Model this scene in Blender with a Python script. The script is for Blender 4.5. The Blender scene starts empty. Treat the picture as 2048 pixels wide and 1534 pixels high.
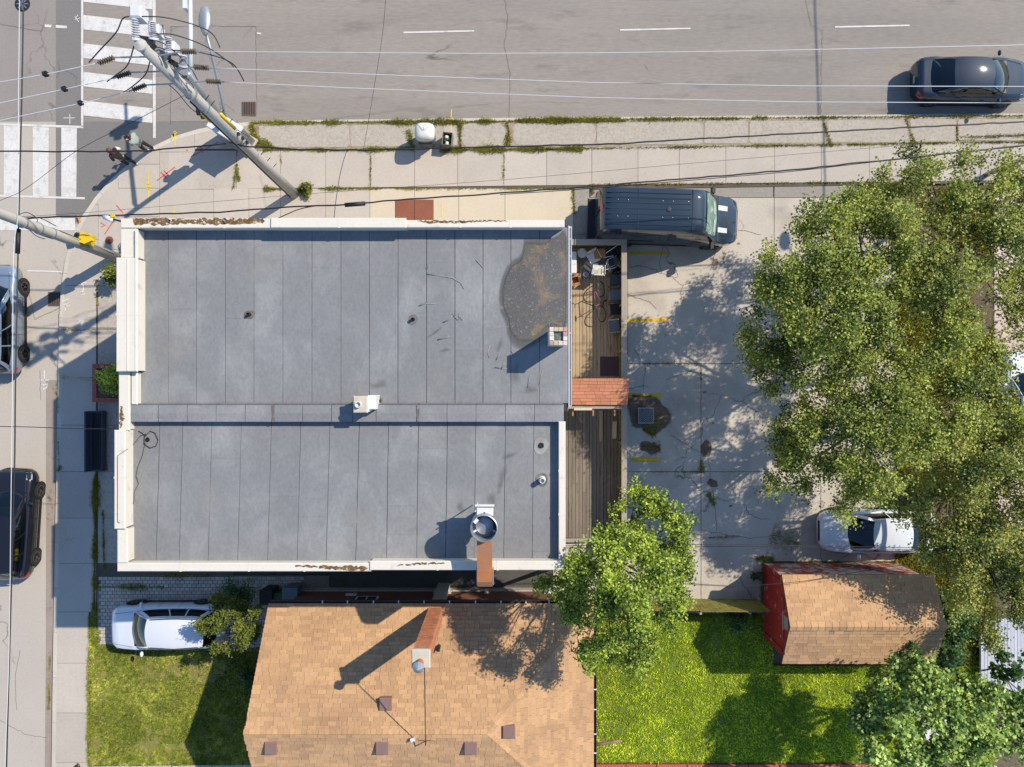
import bpy, bmesh, math, random
import numpy as np
from mathutils import Vector, Matrix, Quaternion
random.seed(7)
rng = np.random.default_rng(7)
PI = math.pi
sc = bpy.context.scene
COL = sc.collection

# ---------------------------------------------------------------- camera
CAMH, FOC = 30.0, 1400.0
cam_d = bpy.data.cameras.new('camera')
cam = bpy.data.objects.new('camera', cam_d)
COL.objects.link(cam)
cam.location = (0, 0, CAMH)
cam.rotation_euler = (0, 0, 0)
cam_d.sensor_fit = 'HORIZONTAL'
cam_d.sensor_width = 36.0
cam_d.lens = 36.0 * FOC / 2048.0
cam_d.clip_end = 2000
sc.camera = cam

# ---------------------------------------------------------------- sky, sun, exposure
SUN_EL = math.radians(43.0)
SUN_H = Vector((0.842, 0.539))            # horizontal direction towards the sun
SUN_H.normalize()
wd = bpy.data.worlds.new('World')
sc.world = wd
wd.use_nodes = True
wn = wd.node_tree
for n in list(wn.nodes):
    wn.nodes.remove(n)
sky = wn.nodes.new('ShaderNodeTexSky')
sky.sky_type = 'NISHITA'
sky.sun_disc = False
sky.sun_elevation = SUN_EL
sky.sun_rotation = math.atan2(SUN_H.x, SUN_H.y)
sky.air_density = 1.0
sky.dust_density = 0.1
sky.ozone_density = 5.0
bg = wn.nodes.new('ShaderNodeBackground')
bg.inputs['Strength'].default_value = 0.14
wo = wn.nodes.new('ShaderNodeOutputWorld')
wn.links.new(sky.outputs[0], bg.inputs[0])
wn.links.new(bg.outputs[0], wo.inputs[0])
sun_d = bpy.data.lights.new('sun', 'SUN')
sun_d.energy = 3.95
sun_d.angle = math.radians(0.53)
sun_d.color = (1.0, 0.925, 0.79)
sun = bpy.data.objects.new('sun', sun_d)
COL.objects.link(sun)
_sd = Vector((-SUN_H.x * math.cos(SUN_EL), -SUN_H.y * math.cos(SUN_EL), -math.sin(SUN_EL)))
sun.rotation_euler = _sd.to_track_quat('-Z', 'Y').to_euler()
sun.location = (20, 13, 25)
sc.view_settings.view_transform = 'Standard'
sc.view_settings.look = 'None'
sc.view_settings.gamma = 1.0
sc.view_settings.use_curve_mapping = False
sc.view_settings.exposure = 0.83
sc.render.engine = 'CYCLES'
sc.cycles.max_bounces = 5
sc.cycles.diffuse_bounces = 2
sc.cycles.glossy_bounces = 3
sc.cycles.transparent_max_bounces = 8
sc.cycles.use_adaptive_sampling = True
sc.cycles.use_denoising = True

# ---------------------------------------------------------------- coordinates
def P(px, py, z=0.0):
    """point of the place at height z that the photo shows at pixel px, py"""
    s = (CAMH - z) / FOC
    return Vector(((px - 1024) * s, (767 - py) * s, z))
def lin1(c):
    c /= 255.0
    return c / 12.92 if c <= 0.04045 else ((c + 0.055) / 1.055) ** 2.4
KALB = 0.60
def A(r, g, b, k=KALB):
    return (lin1(r) * k, lin1(g) * k, lin1(b) * k)

# ---------------------------------------------------------------- object helpers
def tag(o, label=None, cat=None, group=None, kind=None):
    if label: o['label'] = label
    if cat: o['category'] = cat
    if group: o['group'] = group
    if kind: o['kind'] = kind
    return o
def empty(name, loc=(0, 0, 0), rz=0.0, label=None, cat=None, group=None):
    o = bpy.data.objects.new(name, None)
    COL.objects.link(o)
    o.location = loc
    o.rotation_euler = (0, 0, rz)
    o.empty_display_size = 0.2
    return tag(o, label, cat, group)
def link(name, me, m, parent=None):
    o = bpy.data.objects.new(name, me)
    COL.objects.link(o)
    if m is not None and len(me.materials) == 0:
        me.materials.append(m)
    if parent is not None:
        o.parent = parent
    return o
def copy_tree(o, parent=None):
    c = o.copy()
    COL.objects.link(c)
    c.parent = parent
    for ch in list(o.children):
        copy_tree(ch, c)
    return c

class MB:
    """collects simple shapes into one mesh"""
    def __init__(s):
        s.v, s.f = [], []
    def add(s, vs, fs):
        o = len(s.v)
        s.v += [tuple(p) for p in vs]
        s.f += [tuple(i + o for i in f) for f in fs]
        return s
    def box(s, x0, x1, y0, y1, z0, z1):
        vs = [(x0,y0,z0),(x1,y0,z0),(x1,y1,z0),(x0,y1,z0),(x0,y0,z1),(x1,y0,z1),(x1,y1,z1),(x0,y1,z1)]
        return s.add(vs, [(3,2,1,0),(4,5,6,7),(0,1,5,4),(1,2,6,5),(2,3,7,6),(3,0,4,7)])
    def cbox(s, x0, x1, y0, y1, z0, z1, b=0.01):
        """box with chamfered top edges"""
        vs = [(x0,y0,z0),(x1,y0,z0),(x1,y1,z0),(x0,y1,z0),(x0,y0,z1-b),(x1,y0,z1-b),(x1,y1,z1-b),(x0,y1,z1-b),
              (x0+b,y0+b,z1),(x1-b,y0+b,z1),(x1-b,y1-b,z1),(x0+b,y1-b,z1)]
        return s.add(vs, [(3,2,1,0),(0,1,5,4),(1,2,6,5),(2,3,7,6),(3,0,4,7),(4,5,9,8),(5,6,10,9),(6,7,11,10),(7,4,8,11),(8,9,10,11)])
    def obox(s, c, sx, sy, sz, rz=0.0, rx=0.0, ry=0.0):
        M = Matrix.Translation(c) @ Matrix.Rotation(rz,4,'Z') @ Matrix.Rotation(ry,4,'Y') @ Matrix.Rotation(rx,4,'X')
        t = MB().box(-sx/2,sx/2,-sy/2,sy/2,-sz/2,sz/2)
        return s.add([M @ Vector(p) for p in t.v], t.f)
    def prism(s, poly, z0, z1):
        poly = [(p[0], p[1]) for p in poly]
        a = sum(poly[i][0]*poly[(i+1)%len(poly)][1]-poly[(i+1)%len(poly)][0]*poly[i][1] for i in range(len(poly)))
        if a < 0: poly = poly[::-1]
        n = len(poly)
        vs = [(x,y,z0) for x,y in poly] + [(x,y,z1) for x,y in poly]
        fs = [tuple(range(n-1,-1,-1)), tuple(range(n,2*n))] + [(i,(i+1)%n,n+(i+1)%n,n+i) for i in range(n)]
        return s.add(vs, fs)
    def sheet(s, poly, z):
        poly = [(p[0], p[1]) for p in poly]
        a = sum(poly[i][0]*poly[(i+1)%len(poly)][1]-poly[(i+1)%len(poly)][0]*poly[i][1] for i in range(len(poly)))
        if a < 0: poly = poly[::-1]
        return s.add([(x,y,z) for x,y in poly], [tuple(range(len(poly)))])
    def tube(s, pts, r, n=8, cap=True):
        pts = [Vector(p) for p in pts]
        rr = r if isinstance(r, (list, tuple)) else [r]*len(pts)
        vs, fs = [], []
        up = None
        for i, p in enumerate(pts):
            d = (pts[min(i+1,len(pts)-1)] - pts[max(i-1,0)])
            d = d.normalized() if d.length > 1e-9 else Vector((0,0,1))
            if up is None:
                up = Vector((0,0,1)) if abs(d.z) < 0.9 else Vector((1,0,0))
            a = d.cross(up)
            if a.length < 1e-6:
                a = d.cross(Vector((1,0,0)) if abs(d.x) < .9 else Vector((0,1,0)))
            a.normalize()
            b = a.cross(d).normalized()
            up = b
            for k in range(n):
                t = 2*PI*k/n
                vs.append(p + a*math.cos(t)*rr[i] + b*math.sin(t)*rr[i])
        for i in range(len(pts)-1):
            for k in range(n):
                fs.append((i*n+k, i*n+(k+1)%n, (i+1)*n+(k+1)%n, (i+1)*n+k))
        if cap:
            fs.append(tuple(range(n-1,-1,-1)))
            m = (len(pts)-1)*n
            fs.append(tuple(range(m, m+n)))
        return s.add(vs, fs)
    def lathe(s, prof, n=16, c=(0,0,0), axis='Z'):
        """prof: list of (radius, height)"""
        vs, fs = [], []
        for r, h in prof:
            for k in range(n):
                t = 2*PI*k/n
                q = (r*math.cos(t), r*math.sin(t), h)
                if axis == 'Y': q = (q[0], q[2], q[1])
                if axis == 'X': q = (q[2], q[0], q[1])
                vs.append((q[0]+c[0], q[1]+c[1], q[2]+c[2]))
        for i in range(len(prof)-1):
            for k in range(n):
                fs.append((i*n+k, i*n+(k+1)%n, (i+1)*n+(k+1)%n, (i+1)*n+k))
        fs.append(tuple(range(n-1,-1,-1)))
        m = (len(prof)-1)*n
        fs.append(tuple(range(m, m+n)))
        return s.add(vs, fs)
    def ell(s, c, rx, ry, rz, n=12, m=8):
        vs, fs = [], []
        for i in range(m+1):
            a = -PI/2 + PI*i/m
            for k in range(n):
                t = 2*PI*k/n
                vs.append((c[0]+rx*math.cos(a)*math.cos(t), c[1]+ry*math.cos(a)*math.sin(t), c[2]+rz*math.sin(a)))
        for i in range(m):
            for k in range(n):
                fs.append((i*n+k, i*n+(k+1)%n, (i+1)*n+(k+1)%n, (i+1)*n+k))
        return s.add(vs, fs)
    def patch(s, f, nu, nv, flip=False):
        vs = [f(i/nu, j/nv) for j in range(nv+1) for i in range(nu+1)]
        fs = []
        for j in range(nv):
            for i in range(nu):
                a = j*(nu+1)+i
                q = (a, a+1, a+nu+2, a+nu+1)
                fs.append(q[::-1] if flip else q)
        return s.add(vs, fs)
    def loft(s, rings, cap=True):
        n = len(rings[0])
        vs = [p for r in rings for p in r]
        fs = []
        for i in range(len(rings)-1):
            for k in range(n):
                fs.append((i*n+k, i*n+(k+1)%n, (i+1)*n+(k+1)%n, (i+1)*n+k))
        if cap:
            fs.append(tuple(range(n-1,-1,-1)))
            m = (len(rings)-1)*n
            fs.append(tuple(range(m, m+n)))
        return s.add(vs, fs)
    def mesh(s, name, m=None, smooth=False, fix=False):
        me = bpy.data.meshes.new(name)
        me.from_pydata([tuple(v) for v in s.v], [], s.f)
        if fix:
            bm = bmesh.new(); bm.from_mesh(me)
            bmesh.ops.remove_doubles(bm, verts=bm.verts, dist=1e-5)
            bmesh.ops.recalc_face_normals(bm, faces=bm.faces)
            bm.to_mesh(me); bm.free()
        if m is not None: me.materials.append(m)
        if smooth:
            me.polygons.foreach_set('use_smooth', [True]*len(me.polygons))
            if smooth != True:
                me.set_sharp_from_angle(angle=smooth)
        me.update()
        return me
    def build(s, name, m, parent=None, smooth=False, fix=False):
        return link(name, s.mesh(name, m, smooth, fix), m, parent)

# ---------------------------------------------------------------- materials
def nodes(name):
    m = bpy.data.materials.new(name)
    m.use_nodes = True
    nt = m.node_tree
    return m, nt, nt.nodes['Principled BSDF']
def mth(nt, op, a, b=None, c=None, clamp=False):
    n = nt.nodes.new('ShaderNodeMath')
    n.operation = op
    n.use_clamp = clamp
    for i, x in enumerate((a, b, c)):
        if x is None: continue
        if isinstance(x, (int, float)): n.inputs[i].default_value = x
        else: nt.links.new(x, n.inputs[i])
    return n.outputs[0]
def noise(nt, vec, scale, detail=4, rough=0.55, dist=0.0):
    n = nt.nodes.new('ShaderNodeTexNoise')
    n.inputs['Scale'].default_value = scale
    n.inputs['Detail'].default_value = detail
    n.inputs['Roughness'].default_value = rough
    n.inputs['Distortion'].default_value = dist
    nt.links.new(vec, n.inputs['Vector'])
    return n.outputs[0]
def maprange(nt, x, a, b, c=0.0, d=1.0):
    n = nt.nodes.new('ShaderNodeMapRange')
    n.clamp = True
    nt.links.new(x, n.inputs[0])
    for i, q in enumerate((a, b, c, d)):
        n.inputs[i+1].default_value = q
    return n.outputs[0]
def mixc(nt, fac, a, b, mode='MIX'):
    n = nt.nodes.new('ShaderNodeMix')
    n.data_type = 'RGBA'
    n.blend_type = mode
    for i, x in ((0, fac), (6, a), (7, b)):
        if isinstance(x, (int, float)): n.inputs[i].default_value = x
        elif isinstance(x, tuple): n.inputs[i].default_value = (*x[:3], 1.0)
        else: nt.links.new(x, n.inputs[i])
    return n.outputs[2]
def worldpos(nt):
    return nt.nodes.new('ShaderNodeNewGeometry').outputs['Position']
def objpos(nt):
    return nt.nodes.new('ShaderNodeTexCoord').outputs['Object']
def scaled(nt, vec, s):
    n = nt.nodes.new('ShaderNodeMapping')
    n.inputs['Scale'].default_value = s
    nt.links.new(vec, n.inputs['Vector'])
    return n.outputs[0]
def MAT(name, col, rough=0.8, var=0.12, scale=0.8, fvar=0.12, fine=35.0, rnd=0.0, col2=None, c2=(0.5, 0.7), c2scale=1.5,
        col3=None, c3=(0.55, 0.7), c3scale=6.0, cracks=0.0, crscale=0.35, bump=0.0, bscale=40.0, metal=0.0, spec=0.4, coat=0.0,
        world=True, stretch=None, streak=0.0, attr=None, attrvar=0.3, rough2=None):
    m, nt, bs = nodes(name)
    if world and fine >= 20: fine, fvar = fine*0.42, fvar*1.35
    pos = worldpos(nt) if world else objpos(nt)
    if stretch: pos = scaled(nt, pos, stretch)
    c = (col[0], col[1], col[2], 1.0)
    rgb = nt.nodes.new('ShaderNodeRGB'); rgb.outputs[0].default_value = c
    cur = rgb.outputs[0]
    if col2 is not None:
        f = maprange(nt, noise(nt, pos, c2scale, 5, 0.6, 0.4), c2[0], c2[1])
        cur = mixc(nt, f, cur, col2)
    if col3 is not None:
        f = maprange(nt, noise(nt, pos, c3scale, 6, 0.65, 0.2), c3[0], c3[1])
        cur = mixc(nt, f, cur, col3)
    fac = mth(nt, 'MULTIPLY_ADD', noise(nt, pos, scale, 5, 0.6), 2*var*1.6, 1-var*1.6)
    fac2 = mth(nt, 'MULTIPLY_ADD', noise(nt, pos, fine, 3, 0.7), 2*fvar*1.6, 1-fvar*1.6)
    fac = mth(nt, 'MULTIPLY', fac, fac2)
    if streak > 0:
        sv = scaled(nt, worldpos(nt), (0.012, 0.75, 1.0))
        fac = mth(nt, 'MULTIPLY', fac, mth(nt, 'MULTIPLY_ADD', noise(nt, sv, 1.0, 4, 0.6), 4*streak, 1-2*streak))
    if rnd > 0:
        oi = nt.nodes.new('ShaderNodeObjectInfo')
        fac = mth(nt, 'MULTIPLY', fac, mth(nt, 'MULTIPLY_ADD', oi.outputs['Random'], 2*rnd, 1-rnd))
    if attr:
        an = nt.nodes.new('ShaderNodeAttribute'); an.attribute_name = attr
        fac = mth(nt, 'MULTIPLY', fac, mth(nt, 'MULTIPLY_ADD', an.outputs['Fac'], 2*attrvar, 1-attrvar))
    if cracks > 0:
        vo = nt.nodes.new('ShaderNodeTexVoronoi')
        vo.feature = 'DISTANCE_TO_EDGE'
        vo.inputs['Scale'].default_value = crscale
        wob = nt.nodes.new('ShaderNodeVectorMath'); wob.operation = 'MULTIPLY_ADD'
        nn = nt.nodes.new('ShaderNodeTexNoise'); nn.inputs['Scale'].default_value = 1.3; nn.inputs['Detail'].default_value = 6
        nt.links.new(pos, nn.inputs['Vector'])
        nt.links.new(nn.outputs['Color'], wob.inputs[0]); wob.inputs[1].default_value = (0.9, 0.9, 0.9)
        nt.links.new(pos, wob.inputs[2])
        nt.links.new(wob.outputs[0], vo.inputs['Vector'])
        w = maprange(nt, vo.outputs['Distance'], 0.0, 0.011*crscale/0.35, 1.0, 0.0)
        msk = maprange(nt, noise(nt, pos, 0.33, 2), 0.5, 0.6)
        w = mth(nt, 'MULTIPLY', mth(nt, 'MULTIPLY', w, msk), cracks)
        fac = mth(nt, 'MULTIPLY', fac, mth(nt, 'SUBTRACT', 1.0, w))
    vm = nt.nodes.new('ShaderNodeVectorMath'); vm.operation = 'SCALE'
    nt.links.new(cur, vm.inputs[0]); nt.links.new(fac, vm.inputs['Scale'])
    nt.links.new(vm.outputs[0], bs.inputs['Base Color'])
    bs.inputs['Roughness'].default_value = rough
    if rough2 is not None:
        nt.links.new(maprange(nt, noise(nt, pos, 2.0, 4), 0.35, 0.65, rough, rough2), bs.inputs['Roughness'])
    bs.inputs['Metallic'].default_value = metal
    bs.inputs['Specular IOR Level'].default_value = spec
    if coat > 0:
        bs.inputs['Coat Weight'].default_value = coat
        bs.inputs['Coat Roughness'].default_value = 0.06
    if bump > 0:
        b = nt.nodes.new('ShaderNodeBump')
        b.inputs['Strength'].default_value = 1.0
        b.inputs['Distance'].default_value = bump
        nt.links.new(noise(nt, pos, bscale, 5, 0.65), b.inputs['Height'])
        nt.links.new(b.outputs[0], bs.inputs['Normal'])
    return m
def LEAF(name, col, col2, trans=0.45, tv=0.55):
    """leaf: diffuse + translucent, tone per leaf from the face attribute 'tone'"""
    m = bpy.data.materials.new(name); m.use_nodes = True
    nt = m.node_tree; nt.nodes.clear()
    out = nt.nodes.new('ShaderNodeOutputMaterial')
    an = nt.nodes.new('ShaderNodeAttribute'); an.attribute_name = 'tone'
    c = mixc(nt, an.outputs['Fac'], col, col2)
    d = nt.nodes.new('ShaderNodeBsdfPrincipled'); d.inputs['Roughness'].default_value = 0.5
    d.inputs['Specular IOR Level'].default_value = 0.35
    t = nt.nodes.new('ShaderNodeBsdfTranslucent')
    mx = nt.nodes.new('ShaderNodeMixShader'); mx.inputs[0].default_value = trans
    nt.links.new(c, d.inputs['Base Color'])
    c2 = mixc(nt, 1.0, c, (1.1, 1.0, 0.45), 'MULTIPLY')
    nt.links.new(c2, t.inputs['Color'])
    nt.links.new(d.outputs[0], mx.inputs[1]); nt.links.new(t.outputs[0], mx.inputs[2])
    nt.links.new(mx.outputs[0], out.inputs[0])
    return m
def GLASS(name, tint=(0.30, 0.36, 0.36), rough=0.03):
    m = bpy.data.materials.new(name); m.use_nodes = True
    nt = m.node_tree; nt.nodes.clear()
    out = nt.nodes.new('ShaderNodeOutputMaterial')
    tr = nt.nodes.new('ShaderNodeBsdfTransparent'); tr.inputs[0].default_value = (*tint, 1)
    gl = nt.nodes.new('ShaderNodeBsdfGlossy'); gl.inputs['Roughness'].default_value = rough
    gl.inputs[0].default_value = (0.9, 0.95, 1, 1)
    fr = nt.nodes.new('ShaderNodeFresnel'); fr.inputs[0].default_value = 1.6
    mx = nt.nodes.new('ShaderNodeMixShader')
    nt.links.new(fr.outputs[0], mx.inputs[0]); nt.links.new(tr.outputs[0], mx.inputs[1]); nt.links.new(gl.outputs[0], mx.inputs[2])
    nt.links.new(mx.outputs[0], out.inputs[0])
    return m

M = {}
M['dirt'] = MAT('dirt', A(120,105,85), 0.95, 0.2, 0.6, 0.25, 14, col2=A(88,84,60), bump=0.03, bscale=9)
M['asphalt'] = MAT('asphalt', A(156,147,138), 0.92, 0.07, 0.5, 0.13, 30, col2=A(168,156,143), col3=A(140,131,124), c3=(0.56,0.7), c3scale=1.6, c2scale=0.25, c2=(0.4,0.7), cracks=0.55, crscale=0.14, bump=0.006, bscale=60, stretch=(0.22,1,1), streak=0.09)
M['asphalt_dark'] = MAT('asphalt_dark', A(136,130,125), 0.92, 0.07, 0.6, 0.14, 35, cracks=0.35, crscale=0.3, bump=0.006, bscale=60)
M['asphalt_patch'] = MAT('asphalt_patch', A(160,150,142), 0.92, 0.09, 0.6, 0.12, 35, cracks=0.45, crscale=0.5, bump=0.006, bscale=60)
M['street'] = MAT('street', A(200,188,174), 0.92, 0.07, 0.3, 0.07, 30, cracks=0.6, crscale=0.16, col3=A(165,152,140), c3=(0.66,0.75), c3scale=4, bump=0.004, bscale=50)
M['verge'] = MAT('verge', A(176,160,138), 0.95, 0.12, 2, 0.15, 24, col2=A(150,132,100), c2scale=3)
M['paver_joint'] = MAT('paver_joint', A(150,138,124), 0.95, 0.15, 2, 0.15, 20)
M['iron'] = MAT('iron', A(112,92,80), 0.8, 0.1, 3, 0.1, 30)
M['gutter'] = MAT('gutter', A(168,152,138), 0.92, 0.14, 1.3, 0.1, 30, col2=A(120,105,90), c2=(0.6,0.72), c2scale=2.0)
M['kerb'] = MAT('kerb', A(214,202,186), 0.9, 0.1, 1.0, 0.08, 30, rnd=0.05)
M['slab'] = MAT('slab', A(204,191,176), 0.9, 0.08, 0.8, 0.07, 30, rnd=0.055, col3=A(170,155,140), c3=(0.64,0.8), c3scale=7, cracks=0.15, crscale=0.3)
M['slab_beige'] = MAT('slab_beige', A(222,205,178), 0.9, 0.05, 0.8, 0.06, 30, rnd=0.04, col3=A(175,155,130), c3=(0.72,0.8), c3scale=8)
M['joint'] = MAT('joint', A(105,95,80), 0.95, 0.2, 2, 0.2, 20)
M['boulevard'] = MAT('boulevard', A(192,180,164), 0.93, 0.05, 0.7, 0.22, 26, col3=A(150,140,128), c3=(0.6,0.7), c3scale=14, cracks=0.3, crscale=0.4)
M['lot'] = MAT('lot', A(212,200,184), 0.92, 0.09, 0.35, 0.10, 28, cracks=0.75, crscale=0.33, col2=A(178,164,150), c2=(0.5,0.75), c2scale=0.4, col3=A(140,125,112), c3=(0.68,0.74), c3scale=2.2, bump=0.004)
M['lot_band'] = MAT('lot_band', A(166,157,146), 0.93, 0.08, 0.6, 0.22, 30)
M['paver'] = MAT('paver', A(205,190,175), 0.9, 0.1, 1.5, 0.1, 30, attr='tone', attrvar=0.14)
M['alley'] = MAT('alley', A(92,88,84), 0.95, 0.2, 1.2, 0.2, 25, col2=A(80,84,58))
M['white_paint'] = MAT('white_paint', A(232,226,218), 0.85, 0.07, 1.0, 0.14, 30, col3=A(186,178,168), c3=(0.52,0.78), c3scale=2.6)
M['yellow_paint'] = MAT('yellow_paint', A(240,190,40), 0.85, 0.06, 1.0, 0.10, 30, col3=A(190,165,110), c3=(0.62,0.72), c3scale=9)
M['red_spray'] = MAT('red_spray', A(235,95,80), 0.9, 0.05, 2, 0.2, 60)
M['yellow_spray'] = MAT('yellow_spray', A(245,215,60), 0.9, 0.05, 2, 0.2, 60)
M['white_spray'] = MAT('white_spray', A(238,232,226), 0.9, 0.05, 2, 0.2, 60)
M['orange_spray'] = MAT('orange_spray', A(245,150,70), 0.9, 0.05, 2, 0.2, 60)
M['membrane'] = MAT('membrane', A(143,142,142), 0.9, 0.07, 0.7, 0.13, 30, rnd=0.045, col2=A(161,160,158), c2=(0.48,0.72), c2scale=0.7, col3=A(132,132,134), c3=(0.60,0.78), c3scale=3.5, bump=0.006, bscale=3.0, stretch=(1.0,0.7,1.0))
M['tar'] = MAT('tar', A(62,62,64), 0.8, 0.1, 2, 0.1, 30)
M['tar_patch'] = MAT('tar_patch', A(112,104,98), 0.75, 0.2, 3, 0.2, 30, col2=A(150,143,136), c2scale=5)
M['silt'] = MAT('silt', A(176,172,165), 0.9, 0.1, 2, 0.1, 30)
M['puddle'] = MAT('puddle', A(94,91,88), 0.6, 0.2, 1.3, 0.25, 40, col2=A(134,114,90), c2=(0.51,0.64), c2scale=1.0, col3=A(164,161,157), c3=(0.58,0.70), c3scale=16, spec=0.4)
M['parapet'] = MAT('parapet', A(240,230,213), 0.6, 0.04, 1.2, 0.04, 30, col3=A(206,186,156), c3=(0.58,0.78), c3scale=2.2)
M['moss'] = MAT('moss', A(116,84,44), 0.95, 0.3, 4, 0.3, 30, col2=A(160,128,70), c2scale=6)
def ragged(m, scale=9.0, lo=0.38, hi=0.5):
    nt = m.node_tree; bs = nt.nodes['Principled BSDF']
    nt.links.new(maprange(nt, noise(nt, worldpos(nt), scale, 6, 0.7), lo, hi), bs.inputs['Alpha'])
ragged(M['moss'])
def faded(m, scale=6.0, lo=0.25, hi=0.6, amp=0.7, top=1.0):
    """stain that thins out towards its outline (point attribute 'fade')"""
    nt = m.node_tree; bs = nt.nodes['Principled BSDF']
    an = nt.nodes.new('ShaderNodeAttribute'); an.attribute_name = 'fade'
    v = mth(nt, 'ADD', an.outputs['Fac'], mth(nt, 'MULTIPLY_ADD', noise(nt, worldpos(nt), scale, 5, 0.65), amp, -amp/2))
    nt.links.new(maprange(nt, v, lo, hi, 0.0, top), bs.inputs['Alpha'])
    return m
faded(M['puddle'], 4.0, 0.1, 0.75, 0.6)
M['stucco'] = MAT('stucco', A(225,216,204), 0.9, 0.06, 1, 0.05, 30)
M['brick_wall'] = MAT('brick_wall', A(140,90,72), 0.9, 0.12, 1.0, 0.1, 25)
M['white_metal'] = MAT('white_metal', A(238,238,236), 0.45, 0.03, 1, 0.03, 20, metal=0.0, world=False)
M['grey_metal'] = MAT('grey_metal', A(178,180,182), 0.45, 0.06, 2, 0.05, 20, metal=0.5, world=False)
M['galv'] = MAT('galv', A(196,200,206), 0.38, 0.08, 3, 0.05, 20, metal=0.7, world=False)
M['dark_metal'] = MAT('dark_metal', A(60,60,62), 0.5, 0.08, 3, 0.05, 20, metal=0.4, world=False)
M['rust'] = MAT('rust', A(176,124,92), 0.75, 0.12, 2, 0.1, 30, col2=A(205,122,48), c2=(0.48,0.66), c2scale=2.6, col3=A(140,98,84), c3=(0.6,0.75), c3scale=5, world=False)
M['rust_plate'] = MAT('rust_plate', A(150,88,62), 0.8, 0.12, 2, 0.12, 30)
M['black'] = MAT('black', A(28,28,30), 0.6, 0.1, 3, 0.05, 30, world=False)
M['cable'] = MAT('cable', A(36,38,44), 0.5, 0.05, 1, 0.02, 10)
M['bare_wire'] = MAT('bare_wire', A(226,226,224), 0.5, 0.03, 1, 0.02, 10, metal=0.0)
M['concrete_pole'] = MAT('concrete_pole', A(200,194,184), 0.85, 0.05, 1.5, 0.06, 25, world=False)
M['wood_pole'] = MAT('wood_pole', A(190,186,178), 0.85, 0.10, 2, 0.12, 20, world=False, stretch=(6,6,0.6))
M['insulator'] = MAT('insulator', A(96,84,72), 0.35, 0.06, 2, 0.03, 20, world=False)
M['porcelain'] = MAT('porcelain', A(232,232,236), 0.3, 0.03, 2, 0.02, 20, world=False)
M['signal_yellow'] = MAT('signal_yellow', A(245,205,30), 0.45, 0.04, 2, 0.03, 20, world=False)
M['deck_wood'] = MAT('deck_wood', A(194,168,132), 0.85, 0.14, 1.0, 0.16, 14, rnd=0.14, stretch=(5,0.6,5), col3=A(128,106,86), c3=(0.52,0.70), c3scale=2)
M['deck_old'] = MAT('deck_old', A(138,125,110), 0.9, 0.16, 1.0, 0.2, 14, rnd=0.16, stretch=(5,0.6,5), col3=A(95,82,70), c3=(0.55,0.72), c3scale=3)
M['fence_wood'] = MAT('fence_wood', A(178,166,150), 0.9, 0.12, 1.5, 0.14, 16, rnd=0.08, col3=A(150,118,90), c3=(0.6,0.75), c3scale=3)
M['fence_moss'] = MAT('fence_moss', A(150,140,62), 0.9, 0.15, 1.5, 0.2, 20, rnd=0.1, col2=A(110,92,50), c2scale=2.5)
M['shingle'] = MAT('shingle', A(208,164,120), 0.9, 0.08, 0.6, 0.16, 50, attr='tone', attrvar=0.13, col2=A(178,140,106), c2=(0.5,0.8), c2scale=0.45, bump=0.004, bscale=80)
M['shingle_orange'] = MAT('shingle_orange', A(222,148,112), 0.9, 0.06, 0.8, 0.08, 40, attr='tone', attrvar=0.09, bump=0.004, bscale=80)
M['roof_under'] = MAT('roof_under', A(96,72,52), 0.9, 0.1, 1, 0.1, 30)
M['brick'] = MAT('brick', A(200,128,92), 0.9, 0.10, 3, 0.15, 30, rnd=0.25, col2=A(196,150,110), c2=(0.55,0.7), c2scale=2.5)
M['mortar'] = MAT('mortar', A(214,204,184), 0.95, 0.08, 3, 0.1, 30)
M['brown_metal'] = MAT('brown_metal', A(150,118,108), 0.5, 0.05, 2, 0.04, 20, world=False)
M['gutter_brown'] = MAT('gutter_brown', A(92,72,62), 0.55, 0.08, 2, 0.05, 20)
M['terracotta'] = MAT('terracotta', A(215,120,62), 0.8, 0.1, 3, 0.1, 30, world=False)
M['red_wall'] = MAT('red_wall', A(198,48,38), 0.75, 0.08, 1.5, 0.08, 25, rnd=0.05, col3=A(205,180,165), c3=(0.60,0.66), c3scale=2.6)
M['red_peel'] = MAT('red_peel', A(186,70,58), 0.85, 0.1, 1.5, 0.12, 25, rnd=0.06, col3=A(196,184,170), c3=(0.46,0.56), c3scale=3.2)
M['grass'] = LEAF('grass', A(96,124,26,.78), A(218,220,104,.95), 0.3)
M['grass_green'] = LEAF('grass_green', A(92,138,12,.9), A(222,236,66,1.25), 0.3)
M['lawn_soil'] = MAT('lawn_soil', A(140,134,66), 0.95, 0.2, 1.2, 0.25, 20, col2=A(168,144,98), c2scale=2.5, c2=(.5,.65))
M['lawn_soil_green'] = MAT('lawn_soil_green', A(112,128,40), 0.95, 0.2, 1.2, 0.25, 20, col2=A(140,138,66), c2scale=2.5)
M['weed'] = LEAF('weed', A(120,120,40,.75), A(196,190,80,.75), 0.3)
M['leaf_a'] = LEAF('leaf_a', A(56,82,32,.74), A(200,208,100,.88), 0.45)
M['leaf_b'] = LEAF('leaf_b', A(56,80,34,.74), A(198,204,102,.88), 0.45)
M['leaf_d'] = LEAF('leaf_d', A(58,82,32,.72), A(206,208,108,.85), 0.45)
M['leaf_e'] = LEAF('leaf_e', A(48,90,30,.72), A(192,214,114,.92), 0.35)
M['leaf_f'] = LEAF('leaf_f', A(54,86,28,.72), A(196,214,84,.95), 0.42)
M['leaf_g'] = LEAF('leaf_g', A(82,104,40), A(172,178,74), 0.42)
M['leaf_dark'] = LEAF('leaf_dark', A(60,96,50), A(112,150,78), 0.4)
M['bark'] = MAT('bark', A(92,80,68), 0.95, 0.2, 4, 0.2, 20, bump=0.02, bscale=20)
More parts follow.
